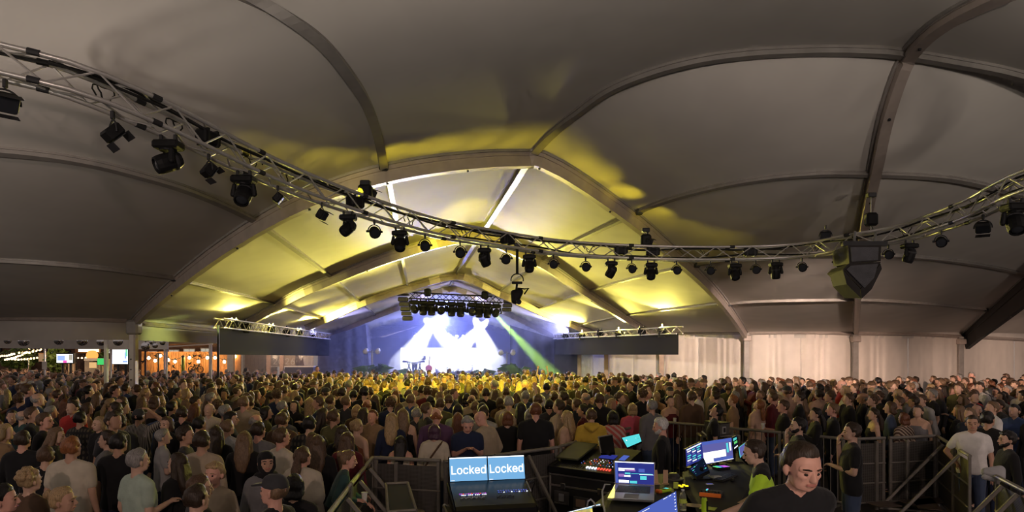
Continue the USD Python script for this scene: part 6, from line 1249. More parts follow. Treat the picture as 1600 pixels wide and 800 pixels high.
obj('light_strip', box((0.016, 0.07, 0.006), (-0.06, 0.05, 0.043)), 'ui_cyan', t); obj('light_strip', box((0.016, 0.02, 0.006), (-0.06, 0.098, 0.043)), 'ui_magenta', t); obj('touch_strip', box((0.11, 0.09, 0.004), (0.03, 0.035, 0.042)), 'box_grey', t)
t = on_table('button_box', 1067, 764, 'small black box with four glowing yellow buttons', 'controller', 20); obj('case', box((0.13, 0.11, 0.03), (0, 0, 0.015), bevel=0.006), 'black', t)
for a, b in ((-0.035, -0.03), (0.03, -0.03), (-0.03, 0.025), (0.03, 0.03)): obj('button', lathe([(0, 0.0), (0.018, 0.0), (0.018, 0.012), (0.0, 0.016)], (a, b, 0.03), 10), 'ui_amber', t)
t = on_table('green_handset', 1037, 769, 'lime and yellow radio tester lying right of the silver laptop', 'handset', 35); obj('shell', box((0.19, 0.075, 0.035), (0, 0, 0.018), bevel=0.012), 'lime_metal', t); obj('screen', box((0.05, 0.045, 0.004), (0.035, 0, 0.037)), 'ui_teal', t); obj('grip', box((0.05, 0.078, 0.04), (-0.075, 0, 0.018), bevel=0.012), 'orange', t); obj('keypad', box((0.04, 0.05, 0.004), (-0.01, 0, 0.037)), 'black', t)
t = on_table('green_card', 1056, 765, 'upright lime card beside the yellow buttons', 'card', -20); obj('sheet', box((0.05, 0.006, 0.075), (0, 0, 0.045)), 'paper_lime', t); obj('clip', box((0.05, 0.02, 0.012), (0, 0, 0.006)), 'black', t)
for i, (x, y, rz) in enumerate(((1026, 756, 12), (1040, 756, -12))):
    t = on_table('card_stand', x, y, f'bent tan card stand behind the silver laptop, {["left","right"][i]} one', 'card stand', rz); t.SetCustomDataByKey('group', 'tan card stands'); R1_ = trimesh.transformations.rotation_matrix(math.radians(-14), [1, 0, 0])[:3, :3]; obj('back', box((0.055, 0.004, 0.15), (0, 0.03, 0.075), R=R1_), 'card', t); obj('foot', box((0.075, 0.07, 0.004), (0, -0.01, 0.002)), 'card', t)
t = on_table('soft_cap', 1052, 748, 'dark cloth hat lying behind the card stands', 'hat'); obj('crown', lathe([(0.0, 0.07), (0.05, 0.065), (0.075, 0.03), (0.08, 0.0)], sides=16), 'case', t); obj('brim', lathe([(0.075, 0.004), (0.12, 0.0), (0.12, 0.006), (0.075, 0.012)], sides=18), 'box_grey', t)
t = on_table('printed_sheet', 1093, 792, 'tan and lime printed sheets spread at the table front', 'paper', -28); obj('sheet', box((0.17, 0.14, 0.002), (-0.06, 0.03, 0.002)), 'paper_tan', t); obj('sheet', box((0.15, 0.13, 0.002), (0.09, -0.03, 0.004)), 'paper_lime', t); obj('folded_edge', box((0.012, 0.14, 0.02), (-0.15, 0.03, 0.01)), 'paper_lime', t)
mats['clear_plastic'] = usdkit.material(stage, '/World/Looks/clear_plastic', {'p': ('principled_bsdf', {'roughness': 0.08, 'transmission_weight': 0.9, 'base_color': (0.85, 0.88, 0.85), 'ior': 1.35})}, surface='p.BSDF')
t = on_table('water_bottle', 1067, 797, 'clear plastic water bottle standing at the table front', 'bottle'); obj('bottle', lathe([(0, 0), (0.032, 0.002), (0.034, 0.02), (0.031, 0.05), (0.034, 0.06), (0.034, 0.12), (0.030, 0.15), (0.014, 0.175), (0.013, 0.185), (0, 0.185)], sides=16), 'clear_plastic', t, smooth=40); obj('cap', bar((0, 0, 0.185), (0, 0, 0.20), 0.015, 12), 'device_white', t); obj('wrapper', lathe([(0.0345, 0.07), (0.0345, 0.11)], sides=16), 'paper_lime', t)
t = on_table('drink_can', 1100.5, 801, 'slim lime energy drink can before the orange-edged controller', 'can'); obj('can', lathe([(0, 0), (0.024, 0.0), (0.027, 0.006), (0.027, 0.125), (0.022, 0.14), (0.020, 0.138), (0, 0.136)], sides=16), 'lime_metal', t, smooth=40); obj('black_side', box((0.03, 0.012, 0.10), (0.016, -0.018, 0.065), bevel=0.004), 'black', t); obj('tab', box((0.012, 0.02, 0.002), (0, 0, 0.14)), 'chrome', t)
# projector on its frame
pj = Q(1126, 684, 1.05); t = thing('projector_stand', 'grey truss stand holding the projector behind the screens', 'stand', (pj[0], pj[1] + 0.1, ground(0, pj[1])))
for a, b in (((-0.36, -0.15), (0.36, -0.05)), ((0.36, -0.05), (0.32, 0.35)), ((0.32, 0.35), (-0.34, 0.25)), ((-0.34, 0.25), (-0.36, -0.15)), ((-0.36, -0.15), (0.32, 0.35))): obj('top_bar', bar((*a, 1.08), (*b, 1.08), 0.022, 6), 'galv', t)
for a in ((-0.36, -0.15), (0.36, -0.05), (0.32, 0.35), (-0.34, 0.25)): obj('leg', bar((*a, 1.08), (*a, 0), 0.022, 6), 'galv', t)
t = thing('projector', 'dark boxy projector with a pale lens plate on the truss stand', 'projector', (pj[0], pj[1] + 0.1, ground(0, pj[1]) + 1.10), math.radians(32)); obj('body', box((0.26, 0.42, 0.22), (0, 0.05, 0.11), bevel=0.02), 'box_grey', t); obj('lens_plate', box((0.09, 0.012, 0.13), (-0.05, -0.165, 0.10)), 'glove', t); obj('lens', box((0.05, 0.012, 0.08), (-0.05, -0.172, 0.10)), 'key', t); obj('lid', box((0.27, 0.43, 0.02), (0, 0.05, 0.225), bevel=0.008), 'case', t)
obj('white_stick', bar(P(1097, 674, pj[1]), P(1105.5, 681.5, pj[1] - 0.1), 0.014, 8), 'device_white', None, 'short white stick poking up left of the projector', 'stick')
# ---------------------------------------------------------------- the technicians
def big_extra(t, f):
    R = trimesh.transformations.rotation_matrix(math.radians(-30 - 14), [1, 0, 0])[:3, :3]
    for x, z, w, h in ((-0.006, 0.016, 0.020, 0.034), (0.014, 0.004, 0.022, 0.022), (0.0, -0.030, 0.046, 0.010)): obj('chest_logo', box((w, 0.006, h), rotx((-0.085 + x, 0.139, 1.285 + z), 30, np.array([0, 0, 0.95])), R=R), 'paper_tan', t)
pb = np.array([(1231 - 800) / F * 3.85 - 0.04, 4.04, ZR_ + 0.0])
person(pb, 1.83, 192, 'big man in a black polo shirt bowing his lit face, in front at lower right', ('short', 'dark brown'), ('polo', 'black'), 'black', 'rosy', 'bow', 0, 2, False, 2, 1.03, 'technicians at the sound desk', extra=big_extra)
def vest_extra(t, f):
    L = lambda p: rotx(p, 12, np.array([0, 0, 0.95]))
    obj('shoulder_yoke', finish([hull([(L((s_ * 0.155, -0.01, 1.40)), 0.084) for s_ in (-1, 1)] + [(L((s_ * 0.05, -0.03, 1.45)), 0.066) for s_ in (-1, 1)], 14) ^ m3.Manifold.cube((2, 2, 2), True).translate(tuple(L((0, 0, 2.40))))], 0.03, 1), 'cloth_black', t, smooth=50)
    trunk = hull([(L((s_ * 0.08, 0.01, 1.09)), 0.128) for s_ in (-1, 1)] + [(L((s_ * 0.10, 0.01, 1.27)), 0.126) for s_ in (-1, 1)], 14)
    for z in (1.08, 1.18): obj('reflective_band', finish([trunk ^ m3.Manifold.cube((2, 2, 0.04), True).rotate((-12, 0, 0)).translate(tuple(L((0, 0, z))))]), 'device_white', t, smooth=40)
ps = np.array([(1204 - 800) / F * 6.75, 6.75, 0]); seat = 0.93
h_ = 1.74; zt = EYE + (HOR - 690) / F * 6.75
person((ps[0], ps[1], zt - h_ * 0.985), h_, 72, 'dark-haired technician in a lime and black safety shirt at the lighting table', ('short', 'dark brown'), ('tee', 'lime'), 'black', 'fair', 'desk', 0, 10, False, 2, 1.05, 'technicians at the sound desk', sit=True, extra=vest_extra)
t = thing('bar_stool', 'black stool under the seated technician', 'stool', (ps[0], ps[1], ZR_)); sh = zt - h_ * 0.985 + 0.83 * h_ / 1.735 - ZR_
obj('seat', lathe([(0, sh - 0.04), (0.17, sh - 0.04), (0.18, sh - 0.02), (0.16, sh), (0, sh)], sides=16), 'black', t)
for k in range(4): a = k * math.pi / 2 + 0.7; obj('leg', bar((0.10 * math.cos(a), 0.10 * math.sin(a), sh - 0.04), (0.20 * math.cos(a), 0.20 * math.sin(a), 0), 0.014, 6), 'darksteel', t)
gm = standing(1035, 652, 1.78)
person(gm, 1.78, 70, 'silver-haired bearded technician in a black jacket, face lit white, beside the dark grey box', ('short', 'silver'), ('jacket', 'black'), 'black', 'rosy', 'easy', 0, 12, False, 1, 1.1, 'technicians at the sound desk', beard='silver')

def stage_person(px, h, yaw, lab, **k): person(stage_at(px, 44.0), h, yaw, lab, group='musicians on the stage', detail=0, **k)
stage_person(705, 1.72, 180, 'guitarist standing in the glare before the bright backdrop', hair=('short', 'brown'), top=('shirt', 'pale grey'), pose='hip', legs='denim')
stage_person(648, 1.70, 170, 'musician behind the keyboards on the stage', hair=('short', 'light brown'), top=('tee', 'white'), pose='phone', legs='black')
# ---------------------------------------------------------------- people one can single out: picture column and head-top row fix where they stand
# (x, y, height, yaw, label, hair, top, pose, options)
NEAR = [
 (78,765,1.64,-75,'woman in profile with a curly blonde bun, lowest of the crowd at bottom left',('bun','blonde'),('jacket','charcoal'),'stand',dict(fem=1)),
 (26,753,1.74,-60,'dark-haired man in black, head cut close to the bottom left corner',('short','black'),('tee','black'),'stand',{}),
 (47,732,1.66,-20,'woman with tousled blonde curls behind the bun at bottom left',('curly','blonde'),('jacket','brown'),'stand',dict(fem=1)),
 (112,682,1.80,0,'broad man with cropped ginger hair in a cream T-shirt, back to the viewer',('short','ginger'),('tee','cream'),'stand',dict(stout=1.12,legs='charcoal')),
 (70,676,1.68,-70,'woman with long light brown hair bending towards a companion, left of the cream T-shirt',('long','light brown'),('jacket','charcoal'),'stoop',dict(fem=1)),
 (72,697,1.66,20,'brown-haired person seen from behind, directly left of the cream T-shirt',('short','brown'),('tee','black'),'stand',{}),
 (70,645,1.80,-80,'grey-brown-haired man in profile in a black jacket, above the hugging woman',('short','brown'),('jacket','black'),'stand',{}),
 (36,640,1.72,-30,'older man with thin grey hair and a dark teal jacket near the left edge',('receding','grey'),('jacket','teal'),'stand',{}),
 (36,673,1.72,10,'barely lit dark-haired person in black near the left edge',('short','dark brown'),('jacket','black'),'stand',{}),
 (98,623,1.68,10,'woman with straight long auburn hair down her back, dark top',('long','auburn'),('jacket','charcoal'),'stand',dict(fem=1)),
 (116,620,1.76,-75,'dark-haired man in a pale shirt in profile, beside the long auburn hair',('short','black'),('tee','pale grey'),'stand',{}),
 (155,651,1.68,150,'blonde woman facing the viewer in a black leather jacket',('bob','blonde'),('jacket','black'),'stand',dict(fem=1)),
 (126,643,1.72,-10,'black-haired man in a checked shirt before the blonde in leather',('short','black'),('shirt','tartan'),'stand',{}),
 (186,677,1.76,0,'man with thick black hair in a black T-shirt, seen squarely from behind',('quiff','black'),('tee','black'),'stand',{}),
 (168,673,1.72,95,'man with dark hair facing left, cheek to cheek with the thick black hair',('short','dark brown'),('jacket','grey'),'stand',{}),
 (66,616,1.78,-70,'man with short brown hair in profile in a black top, left of the auburn hair',('short','brown'),('tee','black'),'stand',{}),
 (10,608,1.70,20,'pale blonde head at the left edge above the dim people',('long','pale blonde'),('jacket','charcoal'),'stand',dict(fem=1)),
 (31,613,1.70,-20,'light-brown-haired woman in a dark top, second head from the left edge',('bob','light brown'),('jacket','brown'),'stand',dict(fem=1)),
 (166,622,1.66,10,'woman with a dark bob and an olive top left of the corner post',('bob','dark brown'),('shirt','olive'),'stand',dict(fem=1)),
 (184,637,1.72,10,'man in a broad olive shirt with a dim head, under the corner post',('short','dark brown'),('shirt','olive'),'stand',dict(stout=1.1)),
 (80,634,1.70,-40,'greying person in a dark top between the profile men on the left',('short','grey'),('jacket','charcoal'),'stand',{}),
 (91,609,1.76,-40,'man in a tan shirt, taller than his neighbours on the left',('short','brown'),('shirt','tan'),'stand',{}),
 (179,607,1.70,-30,'person in a bright red top between the slim post and the corner post',('short','brown'),('shirt','red'),'stand',{}),
 (216,701,1.78,-35,'grey-haired man in a pale green button shirt, in front of the crowd on the left',('short','grey'),('polo','pale green'),'hold_' if 0 else 'drink',dict(stout=1.12,legs='charcoal')),
 (277,708,1.66,80,'woman with long dark hair in profile facing left, beside the pale green shirt',('long','dark brown'),('jacket','black'),'stand',dict(fem=1)),
 (316,673,1.80,0,'dark-haired man in a grey-beige blazer, seen from behind',('short','dark brown'),('jacket','beige'),'stand',{}),
 (290,665,1.80,-75,'man with a cropped fade in a dark olive shirt, in profile to the right',('short','dark brown'),('shirt','charcoal'),'stand',{}),
 (217,639,1.74,0,'man in a striped shirt and dark cap holding one arm up to his brow',('cap','black'),('tee','striped'),'brow',{}),
 (260,651,1.70,165,'person with glasses and shoulder-length brown hair facing the viewer',('bob','brown'),('jacket','black'),'stand',dict(fem=1)),
 (308,757,1.70,-20,'close dark-haired head at the bottom, wearing a strap over a pale top',('short','dark brown'),('tank','grey'),'stand',{}),
 (312,742,1.70,-50,'brown-haired head just behind the strap-wearer at the bottom',('short','brown'),('jacket','charcoal'),'stand',{}),
 (335,722,1.68,170,'short-haired blonde woman in a pale beige jacket facing the viewer',('quiff','blonde'),('jacket','beige'),'drink',dict(fem=1)),
 (338,666,1.68,10,'woman with long straight dark hair and black jacket, right of the beige blazer',('long','dark brown'),('jacket','black'),'stand',dict(fem=1)),
 (312,651,1.72,-20,'black-haired man between the fade haircut and the long dark hair',('short','black'),('tee','black'),'stand',{}),
 (285,635,1.76,5,'man with dark cropped hair in black seen from behind, below the festoon wall',('short','dark brown'),('tee','black'),'stand',{}),
 (237,619,1.74,-150,'man with glasses and reddish hair turned to the viewer below the corner post',('short','ginger'),('shirt','olive'),'stand',{}),
 (328,614,1.68,-60,'woman with a neon yellow top under a beige coat, left of the black banner pole',('long','light brown'),('tee','lime'),'stand',dict(fem=1)),
 (342,625,1.72,-40,'man with curly brown hair in black, in front of the neon top',('curly','brown'),('jacket','black'),'stand',{}),
 (269,627,1.72,-30,'dark-haired man in profile with a white collar, under the wooden wall',('short','black'),('jacket','black'),'stand',{}),
 (428,742,1.80,75,'man in a grey baseball cap looking left, black top, at the bottom',('cap','light brown'),('tee','black'),'stand',dict(skin='rosy')),
 (417,705,1.68,-150,'woman in a black headscarf and grey coat',('scarf','black'),('jacket','grey'),'stand',dict(fem=1)),
 (477,697,1.68,-20,'woman with a low brown ponytail and a draped cream sweater',('ponytail','brown'),('shawl','cream'),'stand',dict(fem=1)),
 (460,741,1.64,0,'black-haired head squeezed between the grey cap and the cream sweater',('bob','black'),('tee','black'),'stand',dict(fem=1)),
 (444,668,1.78,-40,'man with a neat brown crop in an off-white blazer',('short','brown'),('jacket','cream'),'stand',{}),
 (484,650,1.78,0,'man with black hair in a dark tartan shirt, seen from behind',('short','black'),('shirt','tartan'),'stand',dict(stout=1.1)),
 (492,680,1.68,10,'woman with long ash hair and a black coat right of the off-white blazer',('long','brown'),('jacket','black'),'stand',dict(fem=1)),
 (382,674,1.70,5,'woman with long light brown hair over a black top, back to the viewer',('long','light brown'),('jacket','black'),'stand',dict(fem=1)),
 (404,659,1.76,-10,'dark-haired man in a grey T-shirt leaning left of the off-white blazer',('short','dark brown'),('tee','grey'),'stand',dict(stout=1.1)),
 (362,643,1.74,-75,'man with slick black hair in profile to the right in black',('quiff','black'),('shirt','black'),'stand',{}),
 (399,646,1.72,-20,'balding older man with grey hair just above the grey T-shirt',('receding','grey'),('tee','charcoal'),'stand',{}),
 (390,619,1.80,0,'tall brown-haired man in a beige T-shirt from behind, mid crowd left',('short','brown'),('tee','beige'),'stand',{}),
 (441,644,1.78,-10,'man with short brown hair in a brown jacket behind the off-white blazer',('short','brown'),('jacket','brown'),'stand',{}),
 (416,635,1.70,-60,'dark-haired woman in an olive top looking right, above the brown jacket',('bob','black'),('shirt','olive'),'stand',dict(fem=1)),
 (465,625,1.66,170,'woman with long black hair facing the viewer in black',('long','black'),('shirt','black'),'stand',dict(fem=1)),
 (482,622,1.68,10,'woman with long blonde hair seen from behind left of the facing women',('long','blonde'),('jacket','charcoal'),'stand',dict(fem=1)),
 (498,628,1.64,170,'blonde woman facing the viewer with a cream scarf',('long','blonde'),('shirt','cream'),'stand',dict(fem=1)),
 (518,633,1.70,-10,'woman with wavy light brown hair to her shoulder blades, black top',('wavy','light brown'),('shirt','black'),'stand',dict(fem=1)),
 (514,722,1.60,-75,'woman with a fair bun and dark teal jacket leaning on the barrier with a cup',('bun','light brown'),('jacket','teal'),'rest',dict(fem=1)),
 (543,675,1.66,-10,'woman with long brown hair and a rust-brown top behind the leaning woman',('long','brown'),('shirt','maroon'),'stand',dict(fem=1)),
 (558,655,1.68,-30,'woman with a loose blonde updo and bare-shouldered rust top',('bun','blonde'),('tank','rust'),'stand',dict(fem=1)),
 (582,640,1.70,170,'woman in a tan jacket turned to the viewer, bright lime lanyard',('ponytail','auburn'),('jacket','tan'),'stand',dict(fem=1)),
 (612,645,1.70,0,'woman with very long blonde hair over a navy top by the barrier corner',('long','blonde'),('shirt','navy'),'stand',dict(fem=1)),
 (633,638,1.72,5,'woman with long brown hair and a black sleeveless top, right of the long blonde',('long','light brown'),('tank','black'),'stand',dict(fem=1)),
 (626,681,1.44,0,'black-haired person low at the barrier with bare shoulders',('long','black'),('tank','cream'),'stand',dict(fem=1)),
 (576,623,1.74,-10,'bald pink-headed man behind the tan jacket',('receding','ginger'),('shirt','brown'),'stand',dict(skin='rosy')),
 (560,632,1.66,0,'woman with a blonde bob in a brown top left of the bald pink head',('bob','blonde'),('shirt','brown'),'stand',dict(fem=1)),
 (541,618,1.78,-20,'man with short fair hair in a dark jacket above the wavy hair',('short','light brown'),('jacket','charcoal'),'stand',{}),
 (606,621,1.76,10,'man with curly brown hair in a navy shirt above the long blonde',('curly','brown'),('shirt','navy'),'stand',{}),
 (535,664,1.66,0,'woman with a dark brown mane behind the rust-brown top',('wavy','dark brown'),('shirt','black'),'stand',dict(fem=1)),
 (514,617,1.74,-30,'man with tousled brown hair in a black jacket looking right',('quiff','brown'),('jacket','black'),'stand',{}),
 (679,663,1.62,-5,'woman with a plum bob, cream jacket and a dark shoulder strap',('bob','plum'),('jacket','cream'),'stand',dict(fem=1,strap=1)),
 (682,637,1.80,0,'bald man in a wide purple shirt behind the plum bob',('receding','ginger'),('shirt','purple'),'stand',dict(skin='rosy',stout=1.15)),
 (664,629,1.80,-60,'brown-haired man in a dark T-shirt looking right, beside the purple shirt',('short','brown'),('tee','charcoal'),'stand',{}),
 (730,648,1.74,-170,'man with a grey fade in a navy T-shirt looking down',('short','grey'),('tee','navy'),'phone',dict(hpitch=30,skin='rosy')),
 (716,645,1.64,10,'woman with straight dark red hair beside the navy T-shirt',('long','auburn'),('shirt','black'),'stand',dict(fem=1)),
 (758,647,1.80,60,'bald man in a beige long-sleeved shirt stooping to the left',('bald',''),('shirt','beige'),'bend' if 0 else 'stoop',dict(skin='rosy',stout=1.12,hpitch=25)),
 (744,673,1.44,0,'small blonde girl with bare shoulders between the two bowed men',('long','pale blonde'),('tank','tan'),'stand',dict(fem=1)),
 (765,634,1.76,-20,'man with dark brown hair and a white collar behind the stooping bald man',('short','dark brown'),('shirt','pale grey'),'stand',{}),
 (787,642,1.68,0,'person with short auburn hair in black right of the stooping bald man',('bob','auburn'),('jacket','black'),'stand',{}),
 (748,629,1.72,0,'dark-haired man in a black jacket above the two bowed men',('short','black'),('jacket','black'),'stand',{}),
 (721,631,1.70,0,'dark-haired person in a pale green top behind the navy T-shirt',('bob','black'),('shirt','pale green'),'stand',dict(fem=1)),
 (737,616,1.76,0,'man with a shaved head and a pale shirt mid crowd in the middle',('receding','brown'),('shirt','beige'),'stand',{}),
 (701,616,1.76,0,'man with short brown hair in a navy shirt mid crowd in the middle',('short','brown'),('shirt','navy'),'stand',{}),
 (639,609,1.78,-30,'brown-haired man in a beige sweater under the yellow glow, left of the middle',('short','brown'),('shirt','beige'),'stand',{}),
 (624,630,1.68,0,'woman with brown hair and dark coat directly above the two long-haired women',('wavy','brown'),('jacket','black'),'stand',dict(fem=1)),
 (688,622,1.74,0,'man with brown hair in a greenish shirt behind the purple shirt',('short','brown'),('shirt','olive'),'stand',{}),
 (837,629,1.86,0,'big man with cropped red-brown hair in a wide black T-shirt, back to the viewer',('short','auburn'),('tee','black'),'stand',dict(stout=1.18,skin='rosy')),
 (888,642,1.68,60,'woman with long blonde hair in a pink-beige top, half turned left',('long','blonde'),('shirt','peach'),'stand',dict(fem=1)),
 (921,638,1.74,0,'man with brown hair in a yellow and grey hoodie at the barrier',('short','brown'),('hoodie','yellow'),'stand',{}),
 (873,624,1.82,55,'bearded man in a beige shirt looking left, right of the wide black T-shirt',('short','dark brown'),('tee','beige'),'stand',dict(beard='dark brown')),
 (880,611,1.84,50,'tall dark-haired man in a black shirt behind the bearded man',('short','dark brown'),('shirt','black'),'stand',dict(stout=1.12)),
 (932,614,1.84,0,'man with a tight brown crop in a black shirt above the yellow hoodie',('short','brown'),('shirt','black'),'stand',dict(stout=1.1)),
 (957,642,1.66,0,'black-haired woman in a red and white patterned top, right of the yellow hoodie',('bob','black'),('shirt','red_patterned'),'stand',dict(fem=1)),
 (825,639,1.70,0,'grey-haired person in an olive coat left of the wide black T-shirt',('bob','grey'),('jacket','olive'),'stand',{}),
 (814,629,1.72,10,'black-haired person in a lime-lit coat behind the grey bob',('long','black'),('jacket','beige'),'stand',dict(fem=1)),
 (911,632,1.70,70,'dark-haired woman with a maroon top above the pink-beige top',('ponytail','black'),('shirt','maroon'),'stand',dict(fem=1)),
 (845,617,1.70,0,'white-haired person in a dark coat mid crowd right of the middle',('bob','silver'),('jacket','black'),'stand',{}),
 (858,624,1.74,0,'dark-haired man in charcoal just above the bearded man',('short','black'),('jacket','charcoal'),'stand',{}),
 (905,622,1.74,40,'grey-brown-haired man in a dark jacket left of the tight brown crop',('short','brown'),('jacket','charcoal'),'stand',{}),
 (796,619,1.74,0,'brown-haired man in a pale yellow-lit shirt, mid crowd beneath the stage',('short','light brown'),('shirt','beige'),'stand',{}),
 (1018,624,1.78,30,'grey-haired man in a grey shirt beyond the barrier, behind the mixing desks',('short','grey'),('shirt','grey'),'stand',dict(stout=1.1)),
 (988,630,1.66,0,'woman with blonde hair in a hot pink top',('bob','blonde'),('tee','pink'),'stand',dict(fem=1)),
 (1047,618,1.70,-160,'woman in a sleeveless maroon top turning round, cup in hand',('short','dark brown'),('tank','maroon'),'drink',dict(fem=1)),
 (1058,616,1.68,20,'woman with long light brown hair in a beige top beside the sleeveless maroon top',('long','light brown'),('shirt','beige'),'stand',dict(fem=1)),
 (1080,611,1.82,20,'tall man in a brown shirt and olive trousers seen from behind, right of the desks',('short','brown'),('shirt','brown'),'stand',dict(stout=1.1,legs='olive')),
 (1094,607,1.78,60,'man with quiffed brown hair in a white T-shirt right of the tall brown shirt',('quiff','brown'),('tee','white'),'stand',{}),
 (1115,632,1.72,75,'black-haired man in black gazing up to the left above the projector',('short','black'),('tee','black'),'stand',dict(hpitch=-25)),
 (1145,617,1.72,60,'ginger-haired person in a tan top looking left over the projector',('short','ginger'),('tee','tan'),'stand',{}),
 (1012,610,1.74,30,'bald man in a dark shirt above the grey shirt',('bald',''),('shirt','charcoal'),'stand',dict(skin='rosy')),
 (1113,611,1.74,50,'dark-haired man in charcoal left of the ginger hair',('short','dark brown'),('tee','charcoal'),'stand',{}),
 (1184,641,1.64,-60,'pale blonde woman bowed over in a cream cardigan behind the barrier',('long','pale blonde'),('jacket','beige'),'lean',dict(fem=1)),
 (1224,625,1.76,80,'man with brown hair in a black T-shirt in profile, holding a drink at the fence',('quiff','brown'),('tee','black'),'drink',{}),
 (1200,612,1.78,50,'brown-haired man in a dark red shirt behind the bowed cardigan',('short','brown'),('shirt','maroon'),'stand',dict(stout=1.1)),
 (1249,612,1.80,70,'dark-haired man in black with folded arms, right of the dark red shirt',('short','dark brown'),('tee','black'),'folded',{}),
 (1182,623,1.70,40,'ginger woman with her chin lifted between cardigan and dark red shirt',('ponytail','ginger'),('tee','peach'),'stand',dict(fem=1,hpitch=-25)),
 (1247,652,1.76,80,'dark-bearded man in black with his hand at his mouth, behind the technicians',('short','black'),('tee','black'),'chin',dict(beard='black')),
 (1274,637,1.68,80,'woman with dark pinned hair in a black top, in profile at the fence',('ponytail','black'),('jacket','black'),'phone',dict(fem=1)),
 (1301,630,1.74,75,'heavy sandy-haired man with glasses in a black shirt, in profile',('short','light brown'),('shirt','black'),'stand',dict(stout=1.18,skin='rosy')),
 (1331,660,1.80,75,'man in glasses and black polo resting his fist at his mouth, right of the technicians',('short','dark brown'),('polo','black'),'chin',dict(stout=1.1)),
 (1365,638,1.62,80,'woman in a black tank top leaning at the right barrier',('ponytail','dark brown'),('tank','black'),'stand',dict(fem=1)),
 (1356,617,1.74,75,'man with glasses and curly brown hair in a grey shirt, above the black tank top',('curly','brown'),('shirt','grey'),'stand',{}),
 (1333,615,1.76,80,'brown-haired man in a black jacket left of the curly-haired man',('short','brown'),('jacket','black'),'stand',{}),
 (1413,644,1.56,20,'woman with auburn hair in a swirl-patterned top at the right barrier',('bob','auburn'),('shirt','patterned'),'stand',dict(fem=1)),
 (1428,633,1.68,130,'woman with dark hair and bare arms facing the viewer beside the patterned top',('ponytail','dark brown'),('tank','grey'),'stand',dict(fem=1)),
 (1454,626,1.76,100,'man with brown hair in a pale grey shirt leaning on the right barrier corner',('short','brown'),('polo','pale grey'),'rest',{}),
 (1519,649,1.73,150,'man in a white T-shirt and pale trousers standing over the right barrier',('short','dark brown'),('tee','white'),'hip',dict(legs='denim')),
 (1574,673,1.68,75,'dark-bearded young man in a black jacket sitting back at the right edge',('quiff','black'),('jacket','black'),'stand',dict(beard='black',stout=1.1)),
 (1544,643,1.76,-60,'dark-haired man in a black T-shirt looking right, behind the white T-shirt',('short','black'),('tee','black'),'stand',{}),
 (1498,633,1.66,40,'woman with long fair brown hair in a dark top left of the white T-shirt',('long','light brown'),('shirt','black'),'stand',dict(fem=1)),
 (1591,637,1.72,120,'bent dark-haired man in a blue shirt near the right edge',('short','black'),('shirt','blue'),'stoop',{}),
 (1417,611,1.76,60,'dark-haired man in a grey checked shirt, mid crowd before the white wall',('short','dark brown'),('shirt','grey'),'stand',{}),
 (1396,628,1.72,60,'brown-haired person in a blue denim shirt right of the black tank top',('bob','brown'),('shirt','denim'),'stand',{}),
 (848,573,1.72,0,'yellow-lit person holding both hands overhead in front of the stage',('short','blonde'),('tee','yellow'),'both_up',{}),
 (496,572,1.74,180,'man in a yellow T-shirt raised above the crowd at the left black drape',('short','dark brown'),('tee','yellow'),'folded',{}),
]
def strap(t, f):
    obj('shoulder_strap', tube([(0.13, -0.02, 1.46), (0.10, -0.115, 1.42), (-0.02, -0.145, 1.25), (-0.15, -0.135, 1.05), (-0.17, -0.06, 0.98)], 0.016, 5), 'cloth_brown', t)
spots = []
for row in NEAR:
    x, y, h = row[:3]; lean = {'lean': 0.84, 'bend': 0.78, 'stoop': 0.95, 'rest': 0.905}.get(row[7], 1.0); spots.append(standing(x, y, h * lean))
raised = {135 - 0: 0}
P2 = np.array([[s[0], s[1]] for s in spots])
for _ in range(60):                                     # nobody stands inside a neighbour
    d = P2[:, None] - P2[None]; r = np.linalg.norm(d, axis=2) + np.eye(len(P2)) * 9
    i, j = np.where(r < 0.44)
    if not len(i): break
    for a, b in zip(i, j):
        if a < b:
            v = P2[a] - P2[b]; L = np.linalg.norm(v) + 1e-6; k = (0.445 - L) / 2; v = v / L * [0.6, 1.0]; P2[a] += v * k; P2[b] -= v * k
marks = []
# the two beyond the reach of the floor rule stand on low risers
for row, (X, Y) in zip(NEAR, P2):
    x, y, h, yaw, lab, hair, top, pose, o = row; o = dict(o)
    z = ground(X, Y)
    if y < 580:
        Y = 33.0 if x > 800 else 30.5; X = (x - 800) / F * Y; hh = (h + (0.42 if pose == 'both_up' else 0)); z = EYE + (HOR - y) / F * Y - hh
        t = thing('riser_box', f'black box under the {"yellow-lit dancer" if x > 800 else "man in the yellow T-shirt"}', 'box', (X, Y, ground(X, Y)))
        zz = max(z - ground(X, Y), 0.15); z = ground(X, Y) + zz
        obj('lid', box((0.9, 0.8, 0.04), (0, 0, zz - 0.02), bevel=0.01), 'black', t); obj('case', box((0.86, 0.76, zz - 0.04), (0, 0, (zz - 0.04) / 2), bevel=0.01), 'darksteel', t)
    stp = o.pop('strap', 0); near = y > 640
    sk = o.pop('skin', rng.choice(['fair', 'fair', 'warm', 'rosy']))
    person((X, Y, z), h, yaw, lab, hair if hair[1] else ('bald', 'brown'), top, pose=pose, skin=sk, fem=bool(o.pop('fem', 0)), detail=1 if near else 0, legs=o.pop('legs', rng.choice(['denim', 'black', 'charcoal', 'navy'])), extra=strap if stp else None, group='people picked out of the crowd', **({k: v for k, v in o.items() if near or k != 'beard'}))
    marks.append((x, y, lab))
